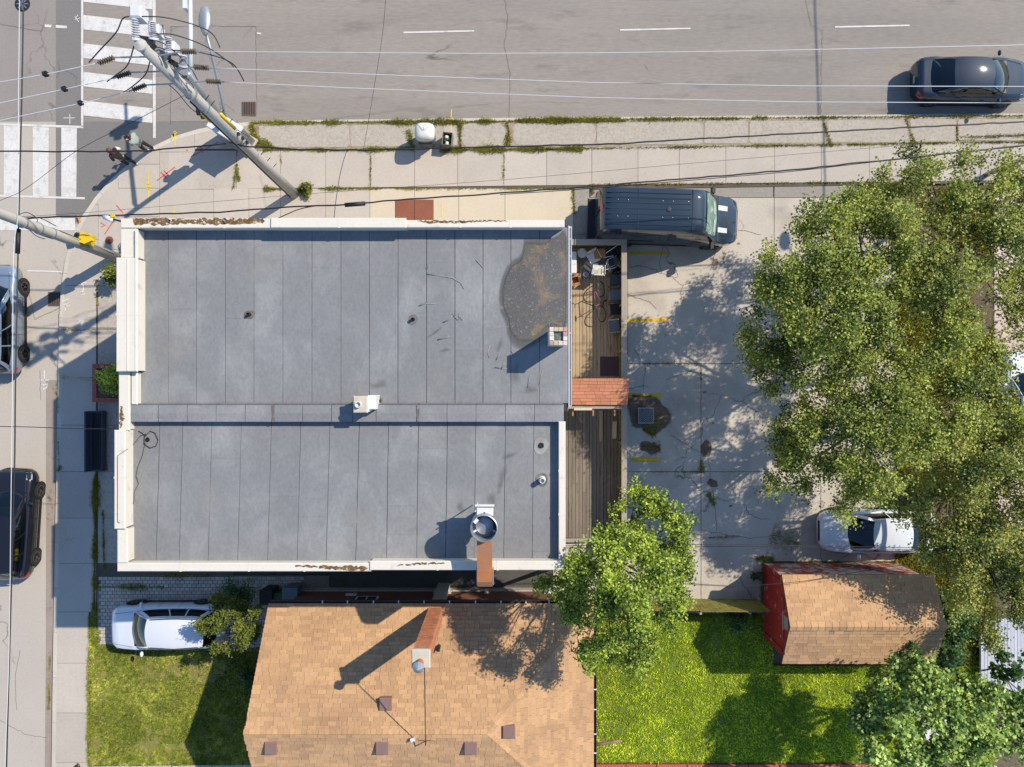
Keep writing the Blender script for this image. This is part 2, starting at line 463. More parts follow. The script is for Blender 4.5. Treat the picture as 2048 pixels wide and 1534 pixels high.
M['tyre'] = MAT('tyre', A(38,37,36), 0.85, 0.06, 3, 0.05, 30, world=False)
M['rim'] = MAT('rim', A(160,158,156), 0.35, 0.05, 3, 0.03, 30, metal=0.7, world=False)
M['rim_dark'] = MAT('rim_dark', A(112,104,98), 0.45, 0.05, 3, 0.03, 30, metal=0.4, world=False)
M['plastic_black'] = MAT('plastic_black', A(34,34,36), 0.55, 0.05, 2, 0.03, 30, world=False)
M['interior'] = MAT('interior', A(70,70,70), 0.85, 0.1, 4, 0.1, 30, world=False)
M['seat'] = MAT('seat_cloth', A(118,112,104), 0.9, 0.1, 4, 0.1, 30, world=False)
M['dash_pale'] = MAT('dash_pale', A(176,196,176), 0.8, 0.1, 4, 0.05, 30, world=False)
M['lamp_red'] = MAT('lamp_red', A(225,35,35), 0.2, 0.05, 4, 0.02, 30, world=False, coat=0.5)
M['lamp_clear'] = MAT('lamp_clear', A(205,210,215), 0.12, 0.05, 4, 0.02, 30, world=False, coat=0.8, metal=0.3)
M['lamp_amber'] = MAT('lamp_amber', A(230,130,50), 0.2, 0.05, 4, 0.02, 30, world=False)
M['carglass'] = GLASS('carglass')
M['carglass_dark'] = GLASS('carglass_dark', (0.10, 0.11, 0.12))
M['window_glass'] = MAT('window_glass', A(60,75,90), 0.06, 0.05, 1, 0.02, 10, spec=0.8)
def PAINT(name, c, metal=0.25, rough=0.32, spec=0.1):
    return MAT(name, c, rough, 0.02, 1, 0.01, 20, metal=metal, coat=1.0, world=False, spec=spec)
M['paint_van'] = PAINT('paint_van', A(36,52,68), 0.05, 0.5)
M['paint_blue'] = PAINT('paint_blue', A(26,42,60), 0.0, .5)
M['paint_silver'] = PAINT('paint_silver', A(150,164,182), 0.45)
M['paint_black'] = PAINT('paint_black', A(26,27,36), 0.0, .5)
M['paint_white'] = PAINT('paint_white', A(236,238,244), 0.0)
M['plastic_white'] = MAT('plastic_white', A(236,232,224), 0.5, 0.04, 2, 0.03, 20, world=False)
M['plastic_blue'] = MAT('plastic_blue', A(112,120,132), 0.5, 0.05, 2, 0.04, 20, world=False)
M['plastic_green'] = MAT('plastic_green', A(62,110,66), 0.5, 0.05, 2, 0.04, 20, world=False)
M['plastic_grey'] = MAT('plastic_grey', A(120,122,128), 0.6, 0.05, 2, 0.04, 20, world=False)
M['cardboard'] = MAT('cardboard', A(196,138,92), 0.9, 0.14, 3, 0.1, 20, world=False)
M['bike_paint'] = MAT('bike_paint', A(150,92,112), 0.4, 0.04, 2, 0.02, 20, world=False)
M['mat_purple'] = MAT('mat_purple', A(96,74,88), 0.95, 0.06, 2, 0.08, 40, world=False)
M['dark_blue_metal'] = MAT('dark_blue_metal', A(70,76,90), 0.6, 0.06, 2, 0.06, 30, world=False)
M['red_block'] = MAT('red_block', A(190,98,88), 0.9, 0.1, 3, 0.1, 30)
M['skin'] = MAT('skin', A(220,170,140), 0.6, 0.03, 4, 0.03, 30, world=False)
M['hair_dark'] = MAT('hair_dark', A(58,42,36), 0.6, 0.1, 12, 0.1, 60, world=False)
M['hair_brown'] = MAT('hair_brown', A(96,60,46), 0.6, 0.1, 12, 0.1, 60, world=False)
M['cloth_black'] = MAT('cloth_black', A(44,40,44), 0.9, 0.1, 6, 0.1, 60, world=False)
M['cloth_mint'] = MAT('cloth_mint', A(170,186,172), 0.9, 0.08, 6, 0.08, 60, world=False)
M['cloth_white'] = MAT('cloth_white', A(232,224,216), 0.9, 0.08, 6, 0.08, 60, world=False)
M['pink_paving'] = MAT('pink_paving', A(226,200,188), 0.9, 0.1, 0.8, 0.1, 30, rnd=0.07)
M['grey_board'] = MAT('grey_board', A(205,205,212), 0.8, 0.06, 1.2, 0.06, 20, rnd=0.06)

# ================================================================ GROUND, ROADS, PAVEMENTS
def clip(poly, reg):
    """clip a polygon by a convex counter-clockwise region"""
    out = [tuple(p[:2]) for p in poly]
    for i in range(len(reg)):
        a, b = reg[i], reg[(i+1) % len(reg)]
        src, out = out, []
        for j in range(len(src)):
            p, q = src[j], src[(j+1) % len(src)]
            sp = (b[0]-a[0])*(p[1]-a[1]) - (b[1]-a[1])*(p[0]-a[0])
            sq = (b[0]-a[0])*(q[1]-a[1]) - (b[1]-a[1])*(q[0]-a[0])
            if sp >= 0: out.append(p)
            if (sp > 0 and sq < 0) or (sp < 0 and sq > 0):
                t = sp / (sp - sq)
                out.append((p[0]+(q[0]-p[0])*t, p[1]+(q[1]-p[1])*t))
        if len(out) < 3: return []
    return out
def ccw(poly):
    a = sum(poly[i][0]*poly[(i+1)%len(poly)][1]-poly[(i+1)%len(poly)][0]*poly[i][1] for i in range(len(poly)))
    return poly if a > 0 else poly[::-1]
def area(poly):
    return abs(sum(poly[i][0]*poly[(i+1)%len(poly)][1]-poly[(i+1)%len(poly)][0]*poly[i][1] for i in range(len(poly))))/2
def PX(pts, z=0.0):
    return [tuple(P(x, y, z)[:2]) for x, y in pts]
def structure(o):
    o['kind'] = 'structure'
    return o
def sheet(name, pts, z, m, parent=None):
    return MB().sheet(PX(pts), z).build(name, m, parent)

ZS = 0.13                                       # height of the pavements
structure(MB().sheet([(-400,-400),(400,-400),(400,400),(-400,400)], -0.04).build('ground', M['dirt']))
road = structure(MB().sheet([(-200, 200), (-200, P(0,243)[1]), (P(160,0)[0], P(0,243)[1]), (P(520,0)[0], P(0,246)[1]), (P(2048,0)[0]+180, P(0,222)[1]-2), (P(2048,0)[0]+180, 200)], 0.0).build('road', M['asphalt']))
street = structure(MB().sheet([(-200, P(0,243)[1]-0.002), (-200,-200), (P(150,0)[0], -200), (P(150,0)[0], P(0,470)[1]), (P(420,0)[0], P(0,300)[1]), (P(440,0)[0], P(0,243)[1]-0.002)], 0.0).build('side_street', M['street']))
# re-laid pieces of road surface
sheet('road_patch', [(112,-200),(168,-200),(168,300),(150,420),(112,420)], 0.004, M['asphalt_dark'], road)
sheet('road_patch', [(112,243.3),(420,243.3),(420,285),(300,300),(210,370),(150,450),(112,430)], 0.008, M['asphalt_dark'], street)
sheet('road_patch', [(-300,-200),(111.5,-200),(111.5,243),(-300,243)], 0.004, M['asphalt_patch'], road)
sheet('road_patch', [(341,53),(512,53),(514,228),(470,242.5),(341,242.5)], 0.008, M['asphalt_patch'], road)
sheet('gutter_strip', [(92,760),(116,760),(112,1000),(104,1534),(100,1700),(88,1700),(92,1300)], 0.004, M['gutter'], street)

# kerb line of the corner, in pixels, from far right round the corner down the side street
KL = [(2400,226.2),(2048,229),(1500,233.5),(1000,238),(560,243),(500,246),(450,251),(400,260),(350,275),(300,299),(262,328),(225,360),(192,398),(166,438),(146,480),(133,525),(126,575),(122,640),(119,800),(114.4,1050),(110,1300),(107,1534),(105,1800)]
KW = [Vector(P(x, y)) for x, y in KL]
def offset(pts, d):
    out = []
    for i, p in enumerate(pts):
        t = (pts[min(i+1,len(pts)-1)] - pts[max(i-1,0)]).normalized()
        out.append(Vector((p.x - t.y*d, p.y + t.x*d, 0)))
    return out
KI = offset(KW, 0.17)
region = ccw([tuple(p[:2]) for p in KI] + [(P(2400,0)[0], P(0,1800)[1])])
kerb = structure(MB().build('kerb', M['kerb']))
# kerb stones: resample the line
def resample(pts, step):
    out, acc = [pts[0].copy()], 0.0
    for i in range(len(pts)-1):
        a, b = pts[i], pts[i+1]
        L = (b-a).length
        d = step - acc
        while d <= L:
            out.append(a + (b-a)*(d/L)); d += step
        acc = (acc + L) % step
    return out
KS = resample(KW, 0.32)
KSi = offset(KS, 0.17)
for i in range(0, len(KS)-6, 6):
    a, b = KS[i:i+7], KSi[i:i+7]
    sh = 0.006
    poly = [tuple(p[:2]) for p in a] + [tuple(p[:2]) for p in b[::-1]]
    t0 = (a[1]-a[0]).normalized()*sh; t1 = (a[-1]-a[-2]).normalized()*sh
    poly[0] = (poly[0][0]+t0.x, poly[0][1]+t0.y); poly[13] = (poly[13][0]+t0.x, poly[13][1]+t0.y)
    poly[6] = (poly[6][0]-t1.x, poly[6][1]-t1.y); poly[7] = (poly[7][0]-t1.x, poly[7][1]-t1.y)
    MB().prism(poly, -0.02, ZS + random.uniform(-0.004, 0.004)).build('kerb_stone', M['kerb'], kerb)

# sidewalk: a joint-coloured bed with slabs on it
sidewalk = structure(MB().prism(clip([tuple(P(-100,150)[:2]), tuple(P(-100,1800)[:2]), tuple(P(196,1800)[:2]), tuple(P(196,150)[:2])], region), -0.03, ZS-0.02).build('sidewalk', M['joint']))
MB().prism(clip([tuple(P(196.2,200)[:2]), tuple(P(196.2,640)[:2]), tuple(P(1150,640)[:2]), tuple(P(1150,381)[:2]), tuple(P(2400,360)[:2]), tuple(P(2400,200)[:2])][::1], region), -0.03, ZS-0.022).build('slab_bed', M['joint'], sidewalk)
MB().prism(PX([(196.2,640.2),(470,640.2),(470,1175),(196.2,1175)]), -0.03, ZS-0.024).build('slab_bed', M['joint'], sidewalk)
def slab(pts, m, gap=0.008, z=ZS):
    poly = ccw([tuple(P(x, y)[:2]) for x, y in pts])
    cx = sum(p[0] for p in poly)/len(poly); cy = sum(p[1] for p in poly)/len(poly)
    poly = [(x-math.copysign(gap, x-cx), y-math.copysign(gap, y-cy)) for x, y in poly]
    poly = clip(poly, region)
    if len(poly) < 3 or area(poly) < 0.03: return
    zz = z + random.uniform(-0.004, 0.004)
    MB().prism(poly, ZS-0.06, zz).build('slab', m, sidewalk)
def ylin(x, a, b):          # y of a nearly horizontal line through (600, a) and (2048, b)
    return a + (b-a)*(x-600)/1448.0
# main row along the big road
xs = [340, 400, 475, 563, 653, 741, 830, 916, 1008, 1093, 1183, 1275, 1357, 1450, 1547, 1640, 1736, 1826, 1917, 2008, 2100, 2200, 2300]
for i in range(len(xs)-1):
    a, b = xs[i], xs[i+1]
    slab([(a, ylin(a,303,285)), (b, ylin(b,303,285)), (b, ylin(b,378,362)), (a, ylin(a,378,362))], M['slab'])
# second row, beside the building
for a, b, m in ((430,500,'slab'),(500,563,'slab'),(563,653,'slab'),(653,741,'slab'),(741,830,'slab_beige'),(830,918,'slab_beige'),(918,1010,'slab_beige'),(1010,1146,'slab_beige'),(1146,1178,'lot_band')):
    slab([(a, 378.5), (b, 378.5), (b, 470), (a, 470)], M[m])
    slab([(a, 470), (b, 470), (b, 530), (a, 530)], M[m])
# corner slabs
for (x0,y0,x1,y1) in ((230,240,322,330),(322,240,392,306),(322,306,392,380),(392,240,475,300),(392,303,475,378),(150,330,240,410),(240,330,322,378),(200,378,322,435),(322,380,430,470),(100,410,200,480),(200,435,322,500),(322,470,430,530),(100,480,200,572)):
    slab([(x0,y0),(x1,y0),(x1,y1),(x0,y1)], M['slab'])
# side-street row
ys = [572, 660, 756, 850, 942, 1035, 1125, 1222, 1324, 1423, 1522, 1620, 1720]
for i in range(len(ys)-1):
    a, b = ys[i], ys[i+1]
    xe = 196 if b < 1240 else 181
    slab([(100,a),(xe,a),(xe,b),(100,b)], M['slab'])
for i in range(0, len(ys)-7):
    a, b = ys[i], ys[i+1]
    slab([(199,a),(320,a),(320,b),(199,b)], M['boulevard'])
    slab([(320,a),(462,a),(462,b),(320,b)], M['boulevard'])
slab([(199,500),(320,500),(320,572),(199,572)], M['slab'])
# asphalt boulevard between kerb and slabs, in pieces with rounded ends
def rounded(x0, y0, x1, y1, r=14, n=5):
    pts = []
    for cx, cy, a0 in ((x1-r,y1-r,0),(x0+r,y1-r,90),(x0+r,y0+r,180),(x1-r,y0+r,270)):
        for k in range(n+1):
            t = math.radians(a0 + 90*k/n)
            pts.append((cx+r*math.cos(t), cy+r*math.sin(t)))
    return pts
for (x0,x1) in ((520,700),(703,886),(922,1011),(1026,1190),(1193,1404),(1407,1494),(1497,1645),(1652,1812),(1816,1908),(1912,2110),(2115,2300)):
    y0, y1 = ylin(x0,252,238), ylin(x1,298,284)
    poly = [(x+random.uniform(-1.5,1.5), y+random.uniform(-1.2,1.2)) for x, y in rounded(x0, y0, x1, y1, 16 if x0 in (922,1026) else 7)]
    MB().prism(clip(ccw(PX(poly)), region), ZS-0.06, ZS+0.004+random.uniform(-0.004,0.004)).build('boulevard_slab', M['boulevard'], sidewalk)
MB().prism(PX([(888,252),(920,252),(920,298),(888,298)]), ZS-0.06, ZS+0.002).build('boulevard_slab', M['slab'], sidewalk)
MB().prism(clip(ccw(PX([(480,246),(2300,230),(2300,283),(2048,285),(600,303),(480,304)])), region), ZS-0.05, ZS-0.004).build('verge', M['verge'], sidewalk)
# rusty cellar hatch in the pavement
hatch = tag(MB().cbox(*sorted((P(792,0)[0], P(868,0)[0])), *sorted((P(0,468)[1], P(0,401)[1])), ZS, ZS+0.03, 0.008).build('cellar_hatch', M['rust_plate']), 'rust brown steel hatch plate set in the pavement beside the parapet', 'hatch')
MB().box(P(829,0)[0], P(831,0)[0], P(0,468)[1], P(0,402)[1], ZS+0.0305, ZS+0.033).build('seam', M['gutter_brown'], hatch)

# painted markings
def strip(name, pts, m, z=0.012, parent=road):
    return MB().sheet(PX(pts), z).build(name, m, parent)
for x0, x1, y in ((807,948,62),(1240,1381,57),(1670,1819,51)):
    strip('lane_dash', [(x0,y-1.5+3),(x1,y-1.5),(x1,y+1.5),(x0,y+5.0)], M['white_paint'])
# ladder crosswalk over the big road
strip('crosswalk_line', [(162.5,-40),(167,-40),(167,253),(162.5,253)], M['white_paint'])
strip('crosswalk_line', [(305.5,-40),(311.5,-40),(312,276),(306.5,276)], M['white_paint'], 0.016)
for y0, y1 in ((-25,11),(30,66),(87,123),(144,180),(201,238)):
    strip('crosswalk_bar', [(167.4,y0),(305.2,y0+16),(305.2,y1+8),(167.4,y1-7)], M['white_paint'])
# crosswalk over the side street
strip('crosswalk_line', [(-60,244.5),(167,252),(167,256.5),(-60,249)], M['white_paint'], 0.012, street)
strip('crosswalk_line', [(-60,388),(170,394.5),(170,398.5),(-60,392)], M['white_paint'], 0.012, street)
for x0, x1 in ((-48,-20),(8,40),(66,98),(123,154)):
    strip('crosswalk_bar', [(x0,249+x0*0.033+2.5),(x1,249+x1*0.033+2.5),(x1-1,389.5+x1*0.028),(x0,389.5+x0*0.028)], M['white_paint'], 0.012, street)
strip('stop_bar', [(-40,440),(20,438),(150,436),(152,461),(20,461),(-40,461)], M['white_paint'], 0.012, street)
for q in ([(112,50),(134,52),(134,57),(112,56)], [(90,49),(104,50),(102,55),(90,54)], [(514,65),(523,66),(522,69),(514,68)]):
    strip('paint_scrap', q, M['white_paint'])
strip('paint_scrap', [(55,540),(125,542),(125,545),(55,543)], M['white_paint'], 0.012, street)
# utility locate marks, sprayed
def spray(pts, m, w=0.045, z=None, parent=None):
    z = ZS+0.008 if z is None else z
    pts = [P(x, y) for x, y in pts]
    L = [Vector((p.x, p.y, 0)) for p in pts]
    a, b = offset(L, w/2), offset(L, -w/2)
    mb = MB()
    vs = [(p.x,p.y,z) for p in a] + [(p.x,p.y,z) for p in b]
    n = len(a)
    mb.add(vs, [(i+1, i, n+i, n+i+1) for i in range(n-1)])
    return mb.build('sprayed_mark', m, parent or sidewalk)
Y, R_, W_, O_ = M['yellow_spray'], M['red_spray'], M['white_spray'], M['orange_spray']
for pts in ([(353,264),(353,294)], [(346,273),(350,279),(345,280)], [(358,273),(361,279),(361,272)], [(300,341),(301,404)], [(289,363),(300,371),(292,377)], [(310,372),(296,380),(310,382)], [(351,414),(351,434)], [(350,266),(357,268)]):
    spray(pts, Y)
for pts in ([(385,315),(440,286)], [(402,295),(410,302),(408,308)], [(317,363),(353,336)], [(325,346),(335,357)], [(331,343),(340,352)], [(213,470),(232,441)], [(205,447),(214,452),(206,455)], [(236,412),(250,428)], [(375,302),(379,303)]):
    spray(pts, R_)
for pts in ([(167,567),(171,573),(170,583),(165,588)], [(165,566),(178,566)], [(165,584),(168,590),(175,588)], [(128,603),(143,598)], [(131,610),(142,605),(132,617),(144,611)], [(134,622),(136,612)], [(168,663),(168,643)], [(160,648),(164,641),(171,642)], [(160,664),(172,664)]):
    spray(pts, W_)
for pts in ([(89,741),(89,752)], [(80,760),(98,760)], [(89,752),(89,763)], [(85,770),(95,768),(94,775),(86,779)]):
    spray(pts, W_, parent=street, z=0.012)
spray([(160,432),(164,446)], O_, 0.09)
for pts in ([(903,219),(902,238)], [(898,238),(906,236)]): spray(pts, Y, parent=road, z=0.012)
spray([(903,240),(903,268)], Y); spray([(884,410),(884,434)], Y, 0.06)
for pts in ([(140,228),(140,248)], [(127,236),(150,236)], [(150,33),(158,44)], [(156,30),(150,40),(160,36)]): spray(pts, W_, parent=road, z=0.013, w=0.03)

# manhole, catch basins
mh = tag(MB().lathe([(0.33,0.0),(0.33,0.012),(0.0001,0.012)], 24, P(45,8)).build('manhole_cover', M['dark_metal']), 'round iron manhole cover by the crosswalk at the top corner', 'manhole cover')
for k in range(4):
    MB().obox(P(45,8)+Vector((0,0,0.017)), 0.5, 0.035, 0.008, k*PI/4).build('rib', M['grey_metal'], mh)
def softsheet(name, poly, z, inset, m, parent):
    """flat stain whose outline fades"""
    poly = [Vector((p[0], p[1], 0)) for p in ccw([tuple(p[:2]) for p in poly])]
    c = sum(poly, Vector())/len(poly); n = len(poly)
    mr = sum((p-c).length for p in poly)/n
    k = max(0.15, 1-inset/mr)
    inner = [c+(p-c)*k for p in poly]
    vs = [(p.x,p.y,z) for p in poly]+[(p.x,p.y,z) for p in inner]+[(c.x,c.y,z)]
    fs = [(i,(i+1)%n,n+(i+1)%n,n+i) for i in range(n)]+[(n+i,n+(i+1)%n,2*n) for i in range(n)]
    o = MB().add(vs, fs).build(name, m, parent)
    at = o.data.attributes.new('fade','FLOAT','POINT'); at.data.foreach_set('value', [0.0]*n+[1.0]*(n+1))
    return o
def catch_basin(px, py, label, z=0.0, s=0.6, rz=0.0, chevron=False, base='iron'):
    c = P(px, py)
    e = empty('drain_grate', (c.x, c.y, z), rz, label, 'drain')
    MB().box(-s/2,s/2,-s/2,s/2,0.0,0.010).build('pit', M['black'], e)
    fr = MB()
    for a, b, cc, d in ((-s/2,s/2,-s/2,-s/2+.04),(-s/2,s/2,s/2-.04,s/2),(-s/2,-s/2+.04,-s/2+.04,s/2-.04),(s/2-.04,s/2,-s/2+.04,s/2-.04)):
        fr.box(a,b,cc,d,0.0,0.03)
    fr.build('frame', M[base], e)
    if chevron:
        for k in range(-5, 8):
            for sg in (-1, 1):
                mb = MB()
                y0 = k*0.082
                poly = [(0,y0),(sg*s*0.46,y0-s*0.46),(sg*s*0.46,y0-s*0.46+0.035),(0,y0+0.035)]
                poly = clip(ccw(poly), [(-s*.46,-s*.46),(s*.46,-s*.46),(s*.46,s*.46),(-s*.46,s*.46)])
                if len(poly) >= 3 and area(poly) > 1e-4:
                    mb.prism(poly, 0.011, 0.026 + (0.001 if sg>0 else 0)).build('bar', M['grey_metal'], e)
    else:
        for k in range(7):
            x = -s/2+.08+k*(s-.16)/6
            MB().box(x-.018,x+.018,-s/2+.04,s/2-.04,0.011,0.026).build('bar', M[base], e)
catch_basin(498, 218, 'rusty catch basin grate in the gutter near the weedy kerb end')
catch_basin(111, 598, 'catch basin grate in the side street gutter under a pole shadow')

# ---------------------------------------------------------------- parking lot
lot = structure(MB().prism(PX([(1105,379),(1180,379),(1180,371),(1700,366),(1790,372),(1790,560),(1800,1128),(1540,1128),(1540,1226),(1105,1226)]), -0.035, 0.06).build('parking_lot', M['joint']))
ZL = 0.08
def lotslab(pts, m='lot', z=ZL):
    poly = [(x, y) for x, y in PX(pts)]
    cx = sum(p[0] for p in poly)/len(poly); cy = sum(p[1] for p in poly)/len(poly)
    poly = [(x-math.copysign(0.012, x-cx), y-math.copysign(0.012, y-cy)) for x, y in poly]
    return MB().prism(poly, 0.0, z+random.uniform(-.004,.004)).build('concrete_slab', M[m], lot)
lotslab([(1180,371),(1545,369),(1545,396),(1180,396)], 'lot_band')
lotslab([(1547,369),(1700,366),(1745,396),(1547,396)], 'lot_band')
lotslab([(1106,396),(1255,396),(1255,727),(1106,727)])
lotslab([(1255,396),(1547,396),(1547,727),(1255,727)])
lotslab([(1547,396),(1780,396),(1780,727),(1547,727)])
lotslab([(1106,727),(1401,727),(1401,943),(1106,943)])
lotslab([(1401,727),(1600,727),(1600,943),(1401,943)])
lotslab([(1600,727),(1790,727),(1790,943),(1600,943)])
lotslab([(1106,943),(1401,943),(1401,1226),(1106,1226)])
lotslab([(1401,943),(1640,943),(1640,1122),(1540,1122),(1540,1226),(1401,1226)])
lotslab([(1640,943),(1795,943),(1795,1122),(1640,1122)])
for x0, x1, y0, y1 in ((1240,1336,506,507),(1240,1336,642,639),(1235,1323,789,791),(1262,1320,918,919)):
    strip('parking_line', [(x0,y0-3),(x1,y1-3),(x1,y1+3),(x0,y0+3.5)], M['yellow_paint'], ZL+0.009, lot)
def blob(px, py, rx, ry, z, m, name, parent, n=22, jit=0.18, rot=0.0):
    pts = []
    ph = random.uniform(0, 6)
    for k in range(n):
        t = 2*PI*k/n
        r = 1 + jit*math.sin(2*t+ph) + jit*0.6*math.sin(5*t+2*ph) + random.uniform(-jit,jit)*0.4
        x, y = rx*r*math.cos(t), ry*r*math.sin(t)
        pts.append((px + x*math.cos(rot)-y*math.sin(rot), py + x*math.sin(rot)+y*math.cos(rot)))
    return softsheet(name, PX(pts), z, min(0.22, min(rx,ry)*0.45/46.7), m, parent)
M['stain'] = faded(MAT('stain', A(140,124,110), 0.8, 0.12, 3, 0.1, 30), 8.0, .2, .9, .9, .7)
M['soil'] = MAT('soil', A(112,92,76), 0.95, 0.2, 3, 0.25, 18, bump=0.02, bscale=20)
M['soil_fade'] = faded(MAT('soil_fade', A(124,104,86), 0.95, 0.2, 3, 0.25, 18, bump=0.02, bscale=20), 7.0, .2, .8, 1.0, .9)
blob(1296, 828, 42, 48, ZL+0.009, M['soil_fade'], 'soil_patch', lot)
blob(1299, 895, 23, 15, ZL+0.009, M['soil_fade'], 'soil_patch', lot)
blob(1411, 897, 11, 22, ZL+0.009, M['soil_fade'], 'soil_patch', lot)
blob(1424, 966, 13, 9, ZL+0.009, M['soil_fade'], 'soil_patch', lot)
for q in ((1476,488,3.5,3.5),(1448,508,4,4),(1445,518,4,3.5),(1430,526,8,9),(1424,519,5,5),(1408,784,4,3),(1551,997,5,4),(1460,1011,4,3),(1425,846,3,2),(1383,1024,3,3)):
    blob(q[0], q[1], q[2], q[3], ZL+0.009, M['stain'], 'oil_stain', lot, 14)
catch_basin(1291, 831, 'square drain grate with chevron bars in a bare soil patch', ZL+0.01, 0.68, 0.0, True, 'grey_metal')
def crackline(pts, w, m, parent, z):
    out = []
    for i in range(len(pts)-1):
        (x0,y0),(x1,y1) = pts[i], pts[i+1]
        n = max(2, int(math.hypot(x1-x0,y1-y0)/7))
        for k in range(n):
            t = k/n
            out.append((x0+(x1-x0)*t+random.uniform(-1.3,1.3), y0+(y1-y0)*t+random.uniform(-1.3,1.3)))
    out.append(pts[-1])
    o = spray(out, m, w, z, parent); o.name = 'crack'
for pts in ([(1336,455),(1318,528),(1322,548)], [(1430,500),(1420,540)], [(1255,590),(1300,605),(1312,618)], [(1401,735),(1330,760)], [(1424,975),(1428,1010),(1432,1060)], [(1416,915),(1420,960)], [(1400,1060),(1500,1075),(1560,1070)], [(1475,460),(1520,470)], [(1340,870),(1400,905)], [(1270,700),(1290,735),(1286,780)]):
    crackline(pts, 0.014, M['joint'], lot, ZL+0.009)
for pts in ([(1010,0),(1016,40),(1009,90),(1020,150),(1018,240)], [(1612,0),(1622,50),(1645,60),(1643,130),(1642,235)], [(341,53),(512,53)], [(512,53),(514,228)], [(342,53),(342,250)], [(0,48),(85,63)], [(95,20),(85,63)], [(618,0),(600,120),(590,240)][:0] or [(1290,130),(1296,140)]):
    crackline(pts, 0.011, M['iron'], road, 0.018)
for pts in ([(0,1440),(55,1470),(95,1475)], [(60,590),(70,640),(120,615)], [(80,740),(82,800)], [(40,1300),(30,1360),(34,1420)]):
    crackline(pts, 0.012, M['gutter_brown'], street, 0.014)

# ---------------------------------------------------------------- yards
front_lawn = structure(MB().prism(PX([(183,1226),(196,1226),(197.5,1286),(300,1300),(560,1300),(560,1522),(183,1528)]), -0.03, 0.12).build('front_lawn', M['lawn_soil']))
back_lawn = structure(MB().prism(PX([(1100,1227),(1545,1227),(1545,1330),(1990,1330),(1990,1524),(1100,1524)]), -0.03, 0.06).build('back_lawn', M['lawn_soil_green']))
front_path = structure(MB().prism(PX([(183,1529),(560,1523),(560,1700),(183,1700)]), -0.03, 0.11).build('front_path', M['joint']))
for a, b in ((183,262),(264,345),(347,425),(427,505),(507,560)):
    MB().prism(PX([(a,1530+(190-a)*0.01),(b,1529+(190-b)*0.01),(b,1690),(a,1690)]), 0.05, 0.135).build('path_slab', M['slab'], front_path)
driveway = structure(MB().prism(PX([(196.5,1176),(205,1150),(660,1150),(660,1299),(300,1299),(198,1285)]), -0.03, 0.10).build('driveway', M['paver_joint']))
# small concrete pavers, too small to pick out singly
mb = MB(); tones = []
yy, row = 1152, 0
while yy < 1296:
    x = 200 + (row % 2)*4.5
    while x < 600:
        if not (x < 300 and yy > 1284 + (x-200)*0.13):
            a, b = P(x+0.5, yy+0.5), P(x+8.8, yy+6.6)
            mb.box(a.x, b.x, b.y, a.y, 0.06, 0.118 + random.uniform(-.004,.004))
            tones += [random.random()]*6
        x += 9.3
    yy += 7.1; row += 1
o = mb.build('pavers', M['paver'], driveway); o['kind'] = 'stuff'
at = o.data.attributes.new('tone', 'FLOAT', 'FACE'); at.data.foreach_set('value', tones)
alley = structure(MB().prism(PX([(470,1011),(1104,1011),(1104,1260),(661,1260),(661,1148),(470,1148)]), -0.03, 0.09).build('alley', M['alley']))  # dark soil tone, carried east to paint in building and tree shade
# neighbour's side, seen through the trees on the far right
side_yard = structure(MB().prism(PX([(1791,372),(1984,372),(1984,1329),(1801,1329)]), -0.03, 0.05).build('tree_bed', M['soil']))
drive2 = structure(MB().prism(PX([(1985,300),(2400,300),(2400,1500),(1985,1500)]), -0.03, 0.05).build('neighbour_paving', M['joint']))
for i in range(7):
    for j in range(3):
        x, y = 1986+j*96, 372+i*98
        MB().prism(PX([(x+.6,y+.6),(x+95,y+.6),(x+95,y+97),(x+.6,y+97)]), 0.0, 0.07+random.uniform(-.004,.004)).build('paving_slab', M['pink_paving'], drive2)
# concrete path below the trees
path2 = structure(MB().prism(PX([(1690,560),(1790,545),(1790,760),(1700,760)]), 0.0, 0.088).build('shaded_path', M['lot']))

# ---------------------------------------------------------------- grass and weeds
def blades(name, pts, hgt, wid, tone, m, lean=0.6):
    n = len(pts)
    ang = rng.uniform(0, 2*PI, n)
    h = hgt*rng.uniform(0.6, 1.3, n); w = wid*rng.uniform(0.6, 1.4, n)
    la = rng.uniform(0, 2*PI, n); ll = h*lean*rng.uniform(0.2, 1.4, n)
    dx, dy = np.cos(ang)*w/2, np.sin(ang)*w/2
    v = np.empty((n, 3, 3))
    v[:,0,:] = pts; v[:,1,:] = pts; v[:,2,:] = pts
    v[:,0,0] -= dx; v[:,0,1] -= dy; v[:,1,0] += dx; v[:,1,1] += dy
    v[:,2,0] += np.cos(la)*ll; v[:,2,1] += np.sin(la)*ll; v[:,2,2] += h
    me = bpy.data.meshes.new(name)
    me.vertices.add(3*n); me.vertices.foreach_set('co', v.ravel())
    me.loops.add(3*n); me.loops.foreach_set('vertex_index', np.arange(3*n, dtype=np.int32))
    me.polygons.add(n); me.polygons.foreach_set('loop_start', np.arange(0,3*n,3,dtype=np.int32)); me.polygons.foreach_set('loop_total', np.full(n,3,dtype=np.int32))
    at = me.attributes.new('tone', 'FLOAT', 'FACE'); at.data.foreach_set('value', np.clip(tone,0,1).astype(np.float32))
    me.update(calc_edges=True); me.validate()
    o = link(name, me, m); o['kind'] = 'stuff'
    return o
def vnoise(x, y, s, seed=0):
    r = np.random.default_rng(seed); g = r.random((64,64))
    u, v = x*s, y*s
    i, j = np.floor(u).astype(int), np.floor(v).astype(int)
    fu, fv = u-i, v-j
    fu, fv = fu*fu*(3-2*fu), fv*fv*(3-2*fv)
    G = lambda a, b: g[a % 64, b % 64]
    return (G(i,j)*(1-fu)+G(i+1,j)*fu)*(1-fv)+(G(i,j+1)*(1-fu)+G(i+1,j+1)*fu)*fv
